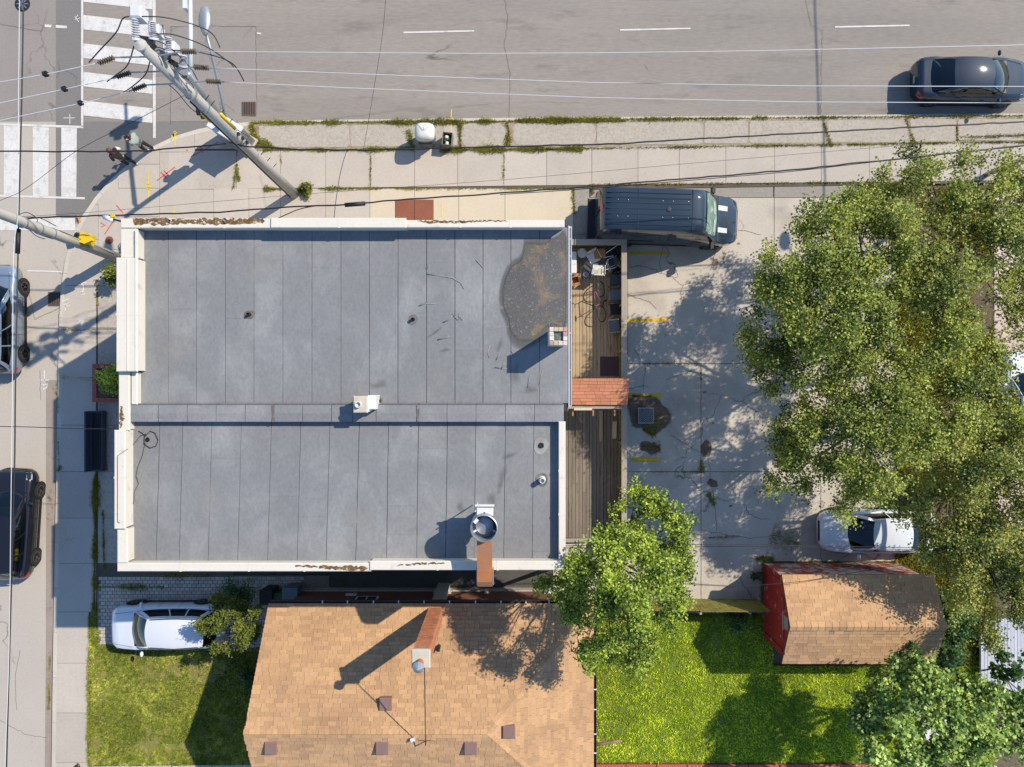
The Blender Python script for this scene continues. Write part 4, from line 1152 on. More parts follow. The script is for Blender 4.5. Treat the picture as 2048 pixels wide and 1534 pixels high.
# ---------------------------------------------------------------- wooden decks behind the building
def deck(name, label, x0, x1, y0, y1, zf, plank, m, moist):
    """pixels at the floor's height; planks run north-south"""
    a, b = P(x0, y1, zf), P(x1, y0, zf)
    d = empty(name, (a.x, a.y, 0), 0, label, 'deck')
    Wd, Ld = b.x-a.x, b.y-a.y
    for k in range(3):
        yk = .1+k*(Ld-.2)/2
        MB().box(0, Wd, yk-.04, yk+.04, zf-.2, zf-.035).build('joist', M['deck_old'], d)
    MB().box(0.02, Wd-.02, 0.02, Ld-.02, 0.061, 0.07).build('ground_sheet', M['tar'], d)
    n = int(round(Wd/plank)); pw = Wd/n
    for i in range(n):
        cuts = [0, Ld*random.uniform(.35,.65), Ld] if random.random() < .45 else [0, Ld]
        g = random.uniform(.004,.009)
        for k in range(len(cuts)-1):
            MB().cbox(i*pw+g, (i+1)*pw-g, cuts[k]+.003, cuts[k+1]-.003, zf-.035, zf+random.uniform(-.005,.005), .004).build('plank', M[m], d)
    return d, Wd, Ld
ZF = 0.34
dk, Wn, Ln = deck('wooden_deck', 'sunlit wooden deck with furniture behind the flat-roofed building', 1110, 1242, 486, 800, ZF, 0.145, 'deck_wood', 0)
ds, Ws, Ls = deck('wooden_deck', 'dark weathered empty wooden deck south of the little tiled roof', 1102, 1242, 818, 1076, 0.30, 0.145, 'deck_old', 0)
# loose boards on the dark deck
ob = MB().obox((P(1229,860,.34).x, P(1229,860,.34).y, .345), .18, .72, .03, -.03).build('loose_board', M['slab_beige']); tag(ob, 'pale loose board lying on the dark deck by the fence', 'board')
ob = MB().obox((P(1202,852,.34).x, P(1202,852,.34).y, .33), .15, 1.3, .03, 0.0).build('loose_board', M['deck_wood']); tag(ob, 'brown plank lying on the dark deck below the tiled roof', 'board')
# fence round the decks
fn = empty('deck_fence', (P(1245,0,0).x, 0, 0), 0, 'grey board fence with flat top rail round both wooden decks', 'fence')
ZT = 1.52
fx0, fx1 = P(1243,0,ZT)[0], P(1254,0,ZT)[0]
fy0, fy1 = P(0,1085,ZT)[1], P(0,478,ZT)[1]
ox = P(1245,0,0).x
def fpt(x0,x1,y0,y1,z0,z1,name,m,b=.006):
    return MB().cbox(x0-ox,x1-ox,y0,y1,z0,z1,b).build(name, M[m], fn)
for ya, yb in ((fy0, P(0,812,ZT)[1]), (P(0,812,ZT)[1]+.005, P(0,640,ZT)[1]), (P(0,640,ZT)[1]+.005, fy1)):
    fpt(fx0, fx1, ya, yb, ZT-.04, ZT, 'top_rail', 'fence_wood')
fpt(P(1143,0,ZT)[0], fx0-.004, P(0,490,ZT)[1], fy1, ZT-.04, ZT, 'top_rail', 'fence_wood')
y = fy0; k = 0
while y < fy1-.1:
    fpt(fx0+.10+(k%2)*.02, fx0+.125+(k%2)*.02, y+.004, y+.136, .07, ZT-.041, 'fence_board', 'fence_moss'); y += .14; k += 1
y = fy0+.2
while y < fy1:
    fpt(fx0+.01, fx0+.10, y-.045, y+.045, .07, ZT-.041, 'fence_post', 'fence_moss'); y += 1.9
for zz in (.5, 1.2): fpt(fx0+.06, fx0+.098, fy0, fy1-.05, zz, zz+.09, 'fence_rail', 'fence_moss')
x = P(1143,0,ZT)[0]; yb = P(0,484,ZT)[1]
while x < fx0-.1:
    fpt(x+.004, x+.136, yb-.012, yb+.012, .07, ZT-.041, 'fence_board', 'fence_moss'); x += .14
# end beam and timber south of the dark deck
ob = MB().obox((P(1183,1080,.3).x, P(1183,1080,.3).y, .2), 2.3, .16, .2, .02).build('timber_beam', M['fence_wood']); tag(ob, 'grey timber beam along the end of the dark deck', 'beam')

# ---------------------------------------------------------------- small shingled lean-to between the decks
def shingle_field(thing, O, u, v, n, Lu, Lv, mat, tabw, expo, umin=None, umax=None, limit=300, name='shingle', seed=1, focus=None):
    """courses of tabs on a slope. O lower corner, u along the eave, v up the slope, n outward normal.
    umin/umax: functions of the height up the slope giving the allowed range along u"""
    r = random.Random(seed)
    tabs = []
    j = 0
    while j*expo < Lv-0.01:
        v0 = j*expo; v1 = min(Lv, v0+expo*1.02)
        lo = umin((v0+v1)/2) if umin else 0.0
        hi = umax((v0+v1)/2) if umax else Lu
        x = lo - r.uniform(0, tabw)
        while x < hi:
            w = tabw*r.choice((.55,.8,1,1,1.15,1.35))
            a, b = max(x, lo), min(x+w, hi)
            if b-a > 0.03:
                tabs.append((a, b, v0, v1, r.random()))
            x += w
        j += 1
    def quad(t):
        a, b, v0, v1, tone = t
        g = .004; hb, ht = 0.021+0.010*(tone-.5), 0.004
        pts = [O+u*(a+g)+v*v0+n*hb, O+u*(b-g)+v*v0+n*hb, O+u*(b-g)+v*v1+n*ht, O+u*(a+g)+v*v1+n*ht,
               O+u*(a+g)+v*v0, O+u*(b-g)+v*v0, O+u*(b-g)+v*v1, O+u*(a+g)+v*v1]
        return pts, [(0,1,2,3),(4,5,1,0),(5,6,2,1),(7,4,0,3)]
    def put(ts, nm):
        mb = MB(); tone = []
        for t in ts:
            vs, fs = quad(t); mb.add(vs, fs); tone += [t[4]]*len(fs)
        o = mb.build(nm, M[mat], thing)
        at = o.data.attributes.new('tone','FLOAT','FACE'); at.data.foreach_set('value', tone)
        return o
    if focus is not None: tabs.sort(key=focus)
    return tabs, put
lt = empty('lean_to_roof', (P(1198,782,2.2).x, P(1198,782,2.2).y, 0), 0, 'small orange shingled lean-to roof between the two decks', 'roof')
A0, A1 = P(1140,809,2.1), P(1255,809,2.1)
B0 = P(1140,757,2.6)
Oloc = Vector((A0.x, A0.y, 2.1)) - lt.location
u = Vector((1,0,0)); v = (Vector((A0.x,B0.y,2.6))-Vector((A0.x,A0.y,2.1))); Lv = v.length; v = v/Lv; n = u.cross(v)
Lu = A1.x-A0.x
tb = MB(); q = [Oloc, Oloc+u*Lu, Oloc+u*Lu+v*Lv, Oloc+v*Lv]
tb.add([p-n*.0 for p in q]+[p-n*.06 for p in q], [(0,1,2,3),(7,6,5,4),(4,5,1,0),(5,6,2,1),(6,7,3,2),(7,4,0,3)])
tb.build('roof_board', M['roof_under'], lt)
tabs, put = shingle_field(lt, Oloc, u, v, n, Lu, Lv, 'shingle_orange', .34, .15, seed=4)
for t in tabs: put([t], 'shingle')
for px in (1146, 1249):
    for z1, py in ((2.05, 808), (2.5, 760)):
        p = P(px, py, z1)-lt.location
        MB().box(p.x-.045, p.x+.045, p.y-.045, p.y+.045, .06, z1-.02).build('post', M['fence_wood'], lt)
p0, p1 = P(1131,815,2.0)-lt.location, P(1244,812,2.0)-lt.location
MB().box(p0.x, p1.x, p0.y-.05, p0.y+.05, 1.92, 2.0).build('beam', M['fence_wood'], lt)
p = P(1166,818,2.02)-lt.location; MB().box(p.x-.36,p.x+.36,p.y-.05,p.y+.05,2.005,2.03).build('fascia_board', M['slab_beige'], lt)
for px in (1146, 1187, 1230):
    p = P(px,825,2.0)-lt.location; MB().box(p.x-.03,p.x+.03,p.y-.14,p.y+.35,1.90-.0,1.918).build('rafter_end', M['rust'], lt)

# ================================================================ BROWN SHINGLED HOUSE
def wpart(e, mb, name, m, smooth=False, fix=False):
    """part of e given in world coordinates (e is not rotated)"""
    o = mb.build(name, M[m] if isinstance(m, str) else m, e, smooth, fix)
    o.location = -Vector(e.location)
    return o
house = empty('shingled_house', (-3.0, -12.6, 0), 0, 'single-storey house with tan shingled hip roof and tall brick chimney', 'house')
HE = 3.40                                             # eave height
YN, YR, YS = P(0,1207,HE)[1], -12.55, -16.9
pitch = math.tan(math.radians(20))
ZR = HE + (YN-YR)*pitch
XW, XE = -9.25, 3.10
XWR = -9.62                                          # the verge leans out towards the ridge
XH = P(973,0,ZR)[0]                                   # east end of the ridge
hv = Vector(house.location)
# walls of brick with a stone base
wpart(house, MB().box(XW+.35, XE-.45, YS+.4, YN-.42, -.03, HE-.05), 'wall', 'brick_wall')
gw = MB(); gx = XW+.35
gw.add([(gx,YS+.4,HE-.06),(gx,YN-.42,HE-.06),(gx,YR,ZR-.25),(gx+.1,YS+.4,HE-.06),(gx+.1,YN-.42,HE-.06),(gx+.1,YR,ZR-.25)], [(0,1,2),(5,4,3),(0,2,5,3),(1,4,5,2)])
wpart(house, gw, 'gable_wall', 'slab')
wpart(house, MB().box(XW+.30, XE-.40, YN-.419, YN-.36, -.03, .45), 'foundation', 'boulevard')
# roof boards
rb = MB()
N0,N1,R0,R1,S0,S1 = (XW,YN,HE),(XE,YN,HE),(XWR,YR,ZR),(XH,YR,ZR),(XW,YS,HE),(XE,YS,HE)
t = .14
low = lambda p: (p[0],p[1],p[2]-t)
rb.add([N0,N1,R0,R1,S0,S1]+[low(p) for p in (N0,N1,R0,R1,S0,S1)], [(0,2,3,1),(2,4,5,3),(3,5,1),(6,7,9,8),(8,9,11,10),(9,7,11),(0,1,7,6),(1,5,11,7),(5,4,10,11),(4,2,8,10),(2,0,6,8)])
wpart(house, rb, 'roof', 'roof_under', fix=True)
roof = house.children[-1]
# shingles
EXPO, TAB = 0.150, 0.33
allput = []
ca, sa = math.cos(math.radians(20)), math.sin(math.radians(20))
# north slope: u runs west from the east corner
LvN = (YN-YR)/ca
uN, vN = Vector((-1,0,0)), Vector((0,-ca,sa)); nN = uN.cross(vN)
slopeE = (XE-XH)/LvN
def put_field(O, u, v, n, Lu, Lv, umin, umax, nobj, seed, focus):
    tabs, put = shingle_field(house, O-hv, u, v, n, Lu, Lv, 'shingle', TAB, EXPO, umin, umax, seed=seed, focus=focus)
    return tabs, put
tabsN, putN = put_field(Vector((XE,YN,HE)), uN, vN, nN, XE-XW, LvN, lambda q: q*slopeE, lambda q: XE-XW+(XW-XWR)*q/LvN, 0, 11, lambda t: -t[2])
# south slope (only its upper part is in view)
LvS = (YR-YS)/ca
uS, vS = Vector((1,0,0)), Vector((0,ca,sa)); nS = uS.cross(vS)
slS = (XE-XH)/LvS
tabsS, putS = put_field(Vector((XW,YS,HE)), uS, vS, nS, XE-XW, LvS, lambda q: (XWR-XW)*q/LvS, lambda q: (XE-XW)-q*slS, 0, 12, lambda t: -t[2])
# east hip: v climbs west
rise = ZR-HE
vE = Vector((-(XE-XH),0,rise)); LvE = vE.length; vE = vE/LvE
uE = Vector((0,1,0)); nE = uE.cross(vE)
tabsE, putE = put_field(Vector((XE,YS,HE)), uE, vE, nE, YN-YS, LvE, lambda q: (YR-YS)*q/LvE, lambda q: (YN-YS)-(YN-YR)*q/LvE, 0, 13, lambda t: -t[2])
# the ones nearest the ridge show largest: 300 of them as single pieces
cand = [(t[2]/LvN, 0, t) for t in tabsN] + [(t[2]/LvE*0.9, 1, t) for t in tabsE if t[0] > (YR-YS)*.45]
cand.sort(key=lambda c: -c[0])
single = cand[:300]; rest = cand[300:]
for _, k, t in single: (putN, putE)[k]([t], 'shingle')
for k, put in ((0, putN), (1, putE)):
    o = put([c[2] for c in rest if c[1] == k], 'shingles'); o['kind'] = 'stuff'
o = putS(tabsS, 'shingles'); o['kind'] = 'stuff'
o = putE([t for t in tabsE if t[0] <= (YR-YS)*.45], 'shingles'); o['kind'] = 'stuff'
# ridge and hip caps
def caps(a, b, n, w=.16):
    a, b = Vector(a), Vector(b)
    d = (b-a)/n; dn = d.normalized(); side = dn.cross(Vector((0,0,1))).normalized()
    for i in range(n):
        p, q = a+d*i, a+d*(i+1.08)
        drop = Vector((0,0,-w*.34)); up = Vector((0,0,.035)); up2 = Vector((0,0,.022))
        mb = MB(); tone = random.random()
        mb.add([p+side*w+drop+up, p+up, p-side*w+drop+up, q+side*w+drop+up2, q+up2, q-side*w+drop+up2, p+side*w+drop, p, p-side*w+drop], [(0,1,4,3),(1,2,5,4),(6,7,1,0),(7,8,2,1)])
        o = wpart(house, mb, 'ridge_shingle', 'shingle')
        at = o.data.attributes.new('tone','FLOAT','FACE'); at.data.foreach_set('value', [tone]*4)
caps((XWR,YR,ZR), (XH,YR,ZR), 42)
caps((XE,YN,HE), (XH,YR,ZR), 26); caps((XE,YS,HE), (XH,YR,ZR), 26)
# gutters with white clips
wpart(house, MB().box(XW+.05, XE+.02, YN+.005, YN+.02, HE-.12, HE-.01).box(XW+.05, XE+.02, YN+.10, YN+.115, HE-.12, HE-.0).box(XW+.05, XE+.02, YN+.02, YN+.10, HE-.13, HE-.11), 'gutter', 'gutter_brown')
wpart(house, MB().box(XE+.005, XE+.02, YS, YN+.115, HE-.12, HE-.01).box(XE+.10, XE+.115, YS, YN+.115, HE-.12, HE).box(XE+.02, XE+.10, YS, YN+.1, HE-.13, HE-.11), 'gutter', 'gutter_brown')
for px in (645, 695, 747, 797, 848, 899, 951, 1002, 1052, 1098):
    x = P(px,0,HE)[0]; wpart(house, MB().box(x-.02,x+.02,YN-.02,YN+.118,HE-.005,HE+.012), 'gutter_clip', 'white_metal')
for py in (1330, 1379, 1419, 1468, 1506):
    y = P(0,py,HE)[1]; wpart(house, MB().box(XE-.02,XE+.118,y-.02,y+.02,HE-.005,HE+.012), 'gutter_clip', 'white_metal')
# north wall details in the alley
yw = YN-.42
for x0, x1, z0, z1, kind in ((-6.35,-5.45,1.3,2.6,'w'),(-3.3,-2.55,.35,.75,'s'),(-1.15,-1.0,.4,.75,'s'),(1.35,2.1,.4,.75,'s'),(-6.9,-6.45,.9,1.05,'s')):
    f = MB().box(x0,x1,yw,yw+.07,z0,z1)
    o = wpart(house, f, 'window' if kind == 'w' else 'vent', 'white_metal')
    if kind == 'w':
        for a, b in ((x0+.07,(x0+x1)/2-.03),((x0+x1)/2+.03,x1-.07)):
            MB().box(a,b,yw+.06,yw+.074,z0+.07,z1-.07).build('pane', M['window_glass'], o)
# roof vents
def roofvent(px, py, north=True, east=False):
    # find the point on the roof plane seen at this pixel
    z = 4.5
    for _ in range(30):
        p = P(px, py, z)
        if east: z = HE + (XE-p.x)*rise/(XE-XH)
        else: z = HE + ((YN-p.y) if north else (p.y-YS))*pitch*(1.0 if north else rise/((YR-YS)*pitch))
    mb = MB().cbox(p.x-.2,p.x+.2,p.y-.2,p.y+.2,z-.12,z+.16,.03)
    o = wpart(house, mb, 'roof_vent', 'brown_metal')
    MB().cbox(p.x-.23,p.x+.23,p.y-.23,p.y+.23,z+.165,z+.19,.02).build('vent_hood', M['brown_metal'], o)
roofvent(773,1404); roofvent(545,1492,False); roofvent(766,1492,False); roofvent(942,1492,False); roofvent(1018,1460,True,True)
def on_north(px, py):
    z = 4.5
    for _ in range(30):
        p = P(px,py,z); z = HE+(YN-p.y)*pitch
    return Vector((p.x,p.y,z))
p = on_north(878,1292)
wpart(house, MB().tube([p-Vector((0,0,.1)), p+Vector((0,0,.28)), p+Vector((0.0,-.06,.34))], .07, 10), 'plumbing_vent', 'plastic_black')
p = on_north(826,1477)
wpart(house, MB().obox(p+Vector((0,0,.06)), .16,.12,.1,.4), 'flashing', 'white_metal')
# brick chimney
CX, CY, CT, CWd = -2.90, -8.76, 7.75, 0.52
core = wpart(house, MB().box(CX-CWd/2+.012,CX+CWd/2-.012,CY-CWd/2+.012,CY+CWd/2-.012,0,CT-.12), 'chimney', 'mortar')
bh, bl = .060, .2
brickmesh = {}
def brick(cx, cy, cz, sx, sy):
    key = (round(sx,3), round(sy,3))
    if key not in brickmesh:
        brickmesh[key] = MB().cbox(-sx/2,sx/2,-sy/2,sy/2,-bh/2,bh/2,.004).mesh('brick', M['brick'])
    o = link('brick', brickmesh[key], None, core); o.location = (cx, cy, cz)
nb = 0; rest = MB()
zc = 3.45; row = 0
while zc < CT-.16:
    off = (row % 2)*.1
    for face in ('N','E','S','W'):
        tpos = -CWd/2 + off*0
        L = [(.0,.196),(.212,.408),(.424,.62)] if row % 2 == 0 else [(.0,.096),(.112,.30),(.316,.508),(.524,.62)]
        for a, b in L:
            a, b = a*CWd/.62, b*CWd/.62
            m_ = -CWd/2+(a+b)/2; ln = b-a-.002
            if face == 'N': args = (CX+m_, CY+CWd/2-.04, zc, ln, .09)
            if face == 'S': args = (CX+m_, CY-CWd/2+.04, zc, ln, .09)
            if face == 'E': args = (CX+CWd/2-.0385, CY+m_*.72, zc, .091, ln*.7)
            if face == 'W': args = (CX-CWd/2+.0385, CY+m_*.72, zc, .091, ln*.7)
            if face in 'N' or (face == 'E' and nb < 298):
                if nb < 300: brick(*args); nb += 1; continue
            x,y,z,sx_,sy_ = args
            rest.box(x-sx_/2,x+sx_/2,y-sy_/2,y+sy_/2,z-bh/2,z+bh/2)
    zc += .080; row += 1
o = wpart(house, rest, 'bricks', 'brick'); o['kind'] = 'stuff'; o.parent = core; o.location = (0,0,0)
wpart(house, MB().cbox(CX-.30,CX+.30,CY-.30,CY+.30,CT-.12,CT,.03), 'chimney_cap', 'mortar')
wpart(house, MB().lathe([(.12,CT-.01),(.11,CT+.30),(.09,CT+.30),(.08,CT+.1)],14,(CX-.02,CY-.10,0)), 'chimney_pot', 'terracotta', 0.6)
wpart(house, MB().lathe([(.02,CT+.55),(.03,CT+.55),(.19,CT+.40),(.19,CT+.42),(.01,CT+.63)][1:],8,(CX-.02,CY-.10,0)), 'rain_cap', 'galv')
for k in range(3):
    t_ = k*2.1; wpart(house, MB().tube([(CX-.02+.12*math.cos(t_),CY-.10+.12*math.sin(t_),CT+.3),(CX-.02+.14*math.cos(t_),CY-.10+.14*math.sin(t_),CT+.47)],.01,5), 'cap_leg', 'galv')
# little mast on the ridge, wire to the chimney
mp = Vector((P(853,0,5.0).x, -12.80, ZR-.12))
mast = empty('roof_mast', mp, 0, 'short dark wire mast standing just below the roof ridge', 'mast')
MB().tube([(0,0,-.02),(0,0.02,.5)], .025, 8).build('pole', M['rust'], mast)
MB().box(-.3,.3,-.015,.015,.08,.11).build('crossbar', M['gutter_brown'], mast)
def wire(name, pts, r, m, label, cat='wire', sag=0.0, n=24, group=None, n_sides=6):
    """pts in world space; straight spans between them get a little sag"""
    out = []
    for i in range(len(pts)-1):
        a, b = Vector(pts[i]), Vector(pts[i+1])
        for k in range(n):
            t = k/n
            q = a.lerp(b, t); q.z -= sag*4*t*(1-t)
            out.append(q)
    out.append(Vector(pts[-1]))
    o = MB().tube(out, r, n_sides).build(name, M[m], None, True)
    return tag(o, label, cat, group)
wire('stay_wire', [(CX+.1,CY-.30,CT-.15), mp+Vector((0,.02,.48))], .016, 'cable', 'dark stay wire from the brick chimney down to the roof mast')

# ================================================================ RED SHED
SE = 2.45
sYN, sYR, sYS = -7.52, -9.28, -11.02
sp = math.tan(math.radians(25)); SZ = SE+(sYN-sYR)*sp
sX0, sX1 = P(1566,0,SE)[0]-.05, P(1868,0,SE)[0]
shed = empty('garden_shed', ((sX0+sX1)/2, sYR, 0), 0, 'red board shed with peeling paint and tan shingled gable roof', 'shed')
wx0, wx1, wy0, wy1 = sX0+.12, sX1-.2, sYS+.22, sYN-.15
wpart(shed, MB().box(wx0+.03,wx1-.03,wy0+.03,wy1-.03,-.02,SE-.06), 'wall', 'roof_under')
# boards
def boards_x(x0,x1,y,z0,z1,m,nm):
    x = x0
    while x < x1-.02:
        w_ = min(.2, x1-x)
        wpart(shed, MB().box(x+.003,x+w_-.003,y-.012,y+.012,z0,z1), nm, m); x += .2
def boards_y(x,y0,y1,fz,m,nm):
    y = y0
    while y < y1-.02:
        w_ = min(.2, y1-y); ym = y+w_/2
        wpart(shed, MB().box(x-.012,x+.012,y+.003,y+w_-.003,.02,fz(ym)), nm, m); y += .2
boards_x(wx0,wx1,wy1,.02,SE-.03,'red_peel','wall_board'); boards_x(wx0,wx1,wy0,.02,SE-.03,'red_wall','wall_board')
gz = lambda y: SE-.06+ (min(sYN-y, y-sYS))*sp*.98
boards_y(wx0,wy0,wy1,gz,'red_wall','wall_board'); boards_y(wx1,wy0,wy1,gz,'red_wall','wall_board')
wpart(shed, MB().box(wx0-.05,wx0-.014,wy0+.7,wy1-.75,SE-.12,SE-.02), 'trim', 'red_peel')
wpart(shed, MB().box(wx0-.05,wx0-.014,wy0+.2,wy0+.28,.1,SE-.15).box(wx0-.05,wx0-.014,wy1-.28,wy1-.2,.1,SE-.15), 'trim', 'red_wall')
wpart(shed, MB().box(wx0-.045,wx0-.014,-9.6,-9.1,SE+.05,SE+.42), 'window', 'fence_wood')
rb = MB()
a0,a1,r0,r1,b0,b1 = (sX0,sYN,SE),(sX1,sYN,SE),(sX0,sYR,SZ),(sX1,sYR,SZ),(sX0,sYS,SE),(sX1,sYS,SE)
low = lambda p: (p[0],p[1],p[2]-.08)
rb.add([a0,a1,r0,r1,b0,b1]+[low(p) for p in (a0,a1,r0,r1,b0,b1)], [(0,2,3,1),(2,4,5,3),(6,7,9,8),(8,9,11,10),(0,1,7,6),(4,10,11,5),(0,6,8,2),(2,8,10,4),(1,3,9,7),(3,5,11,9)])
wpart(shed, rb, 'roof', 'roof_under', fix=True)
ca, sa = math.cos(math.radians(25)), math.sin(math.radians(25))
sv = Vector(shed.location)
Lv = (sYN-sYR)/ca
tN, pN = shingle_field(shed, Vector((sX1,sYN,SE))-sv, Vector((-1,0,0)), Vector((0,-ca,sa)), Vector((-1,0,0)).cross(Vector((0,-ca,sa))), sX1-sX0, Lv, 'shingle', .36, .155, seed=21)
tS, pS = shingle_field(shed, Vector((sX0,sYS,SE))-sv, Vector((1,0,0)), Vector((0,ca,sa)), Vector((1,0,0)).cross(Vector((0,ca,sa))), sX1-sX0, (sYR-sYS)/ca, 'shingle', .36, .155, seed=22)
nS = 0
for t_ in tN[:300]: pN([t_], 'shingle'); nS += 1
rem = tN[300:]
if rem: o = pN(rem, 'shingles'); o['kind'] = 'stuff'
tS.sort(key=lambda t: -t[2])
kk = max(0, 300-nS)
for t_ in tS[:kk]: pS([t_], 'shingle')
o = pS(tS[kk:], 'shingles'); o['kind'] = 'stuff'
for i in range(22):
    x0_, x1_ = sX0+(sX1-sX0)*i/22, sX0+(sX1-sX0)*(i+1.06)/22
    mb = MB(); up = .03
    mb.add([(x0_,sYR+.17,SZ-.074+up),(x0_,sYR,SZ+up),(x0_,sYR-.17,SZ-.074+up),(x1_,sYR+.17,SZ-.074+up-.012),(x1_,sYR,SZ+up-.012),(x1_,sYR-.17,SZ-.074+up-.012)], [(0,1,4,3),(1,2,5,4)])
    o = wpart(shed, mb, 'ridge_shingle', 'shingle'); at = o.data.attributes.new('tone','FLOAT','FACE'); at.data.foreach_set('value', [random.random()]*2)

# mossy board fence between lot and yard
FZ = 1.75
fy = P(0,1224,FZ)[1]
fe = empty('board_fence', (P(1440,0,0).x, fy, 0), 0, 'mossy yellow-green board fence running from the leafy tree to the red shed', 'fence')
x = P(1200,0,FZ)[0]; xe = P(1543,0,FZ)[0]
k = 0
while x < xe:
    h = FZ - (0.0 if x > P(1400,0,FZ)[0] else .12)+random.uniform(-.015,.015)
    wpart(fe, MB().box(x+.004,min(x+.146,xe),fy,fy+.022,.05,h), 'fence_board', 'fence_moss'); x += .15; k += 1
for zz in (.4,1.35): wpart(fe, MB().box(P(1200,0,FZ)[0],xe,fy-.05,fy-.004,zz,zz+.09), 'fence_rail', 'fence_wood')
x = P(1200,0,FZ)[0]+.1
while x < xe: wpart(fe, MB().box(x-.045,x+.045,fy-.14,fy-.052,0,FZ-.1), 'fence_post', 'fence_wood'); x += 2.0
# timber edging at the end of the back lawn
ed = empty('garden_edging', (P(1480,1530).x, P(1480,1530).y, 0), 0, 'reddish timber edging along the bottom of the back lawn', 'edging')
x = 1190
while x < 1780:
    a_, b_ = P(x+.5,1534), P(x+60,1526)
    wpart(ed, MB().cbox(a_.x,b_.x,a_.y,b_.y,-.03,.14+random.uniform(-.01,.01),.01), 'timber', 'red_block'); x += 61
dp = wire('drain_pipe', [P(1189,1490,.12), P(1242,1481,.12)], .06, 'brown_metal', 'brown drain pipe lying across the back lawn edge from the house', 'pipe', n=3, n_sides=8)

# ================================================================ UTILITY POLES, SIGNALS, WIRES
def smooth(q, n=6):
    q = [Vector(t) for t in q]
    out = []
    for i in range(len(q)-1):
        a, b, c, d = q[max(i-1,0)], q[i], q[i+1], q[min(i+2,len(q)-1)]
        for k in range(n):
            t = k/n
            out.append(0.5*((2*b)+(c-a)*t+(2*a-5*b+4*c-d)*t*t+(-a+3*b-3*c+d)*t*t*t))
    out.append(q[-1])
    return out
P1 = P(591, 390)
def on1(px):                                     # point on the leaning-away image of pole one, by pixel x
    x0, y0 = 591, 390
    # image of the vertical pole runs from its base away from the point under the camera
    k = (px-1024)/(x0-1024)
    z = CAMH*(1-1/k)
    return z
# the photo's nadir lies a little off centre: the pole leans slightly, as old poles do
TOP1 = P(281, 90, 12.9)
def pole1(z):
    return Vector((P1.x, P1.y, ZS)).lerp(TOP1, z/12.9)
up1 = empty('utility_pole', (P1.x, P1.y, ZS), 0, 'tall grey wooden utility pole with three insulator lines by the crosswalk', 'utility pole')
def p1(mb, name, m, smooth=False):
    return wpart(up1, mb, name, m, smooth)
p1(MB().tube([pole1(0)-Vector((0,0,.1)), pole1(4), pole1(8.5), pole1(12.9)], [.20,.175,.155,.135], 16), 'shaft', 'wood_pole', True)
p1(MB().lathe([(.16,0),(.15,.05),(.02,.10)], 14, tuple(pole1(12.88))), 'pole_cap', 'concrete_pole')
for z in (3.2, 3.9, 4.6, 7.6, 8.3, 9.0, 9.4):
    q = pole1(z); p1(MB().tube([q+Vector((.12,.12,0)), q+Vector((.24,.26,0))], .014, 5), 'step_bolt', 'dark_metal')
for z in (5.0, 6.6, 9.2, 10.1):
    q = pole1(z); p1(MB().lathe([(.175,-.03),(.18,-.03),(.18,.03),(.175,.03)], 14, tuple(q)), 'band', 'grey_metal')
# riser conduit up the pole
p1(MB().tube([pole1(0)+Vector((-.2,-.1,0)), pole1(3)+Vector((-.19,-.1,0)), pole1(6.5)+Vector((-.18,-.08,0)), pole1(9.6)+Vector((-.22,-.02,0))], .035, 8), 'riser', 'cable', True)
p1(MB().tube([pole1(7.2)+Vector((.17,.1,0)), pole1(8.4)+Vector((.17,.1,0))], .05, 8), 'marker_tube', 'signal_yellow', True)
# dead-end insulators, lines and jumpers
INS_R = [((318,105),(378,103),(402,103)), ((352,133),(405,136),(430,136)), ((388,160),(426,163),(470,166))]
def ribbed(a, b, r, n, m, nm):
    a, b = Vector(a), Vector(b)
    pts, rr = [], []
    for i in range(2*n+1):
        pts.append(a.lerp(b, i/(2*n))); rr.append(r if i % 2 else r*.45)
    return p1(MB().tube(pts, rr, 10), nm, m)
ZW = [12.3, 11.5, 10.75]
# each line: pole end, insulator start/end, then conductor
R_lines = [
    dict(z=12.3, ins=((363,103),(393,103)), hook=(300,103), path=[(398,103),(940,107),(1180,106),(1500,102),(2048,90),(2500,78)]),
    dict(z=11.5, ins=((388,134),(418,136)), hook=(335,131), path=[(424,136),(800,151),(1180,165),(1600,172),(2048,173),(2500,171)]),
    dict(z=10.75, ins=((412,162),(442,164)), hook=(376,159), path=[(448,164),(700,176),(1180,195),(1600,204),(2048,206),(2500,206)]),
]
L_lines = [
    dict(z=12.3, ins=((228,115),(197,126)), hook=(279,100), path=[(192,127),(95,148),(0,164),(-200,196)], clip=(91,148)),
    dict(z=11.5, ins=((261,145),(233,154)), hook=(309,130), path=[(226,157),(130,178),(0,206),(-200,250)], clip=(129,178)),
    dict(z=10.75, ins=((292,170),(265,180)), hook=(338,157), path=[(258,183),(165,206),(0,241),(-200,284)], clip=(161,206)),
]
names_r = ['upper bright power line to the right of the tall utility pole', 'middle bright power line to the right of the tall utility pole', 'lower bright power line to the right of the tall utility pole']
names_l = ['uppermost of three power lines leaving the utility pole to the left', 'middle one of three power lines leaving the utility pole to the left', 'lowest of three power lines leaving the utility pole to the left']
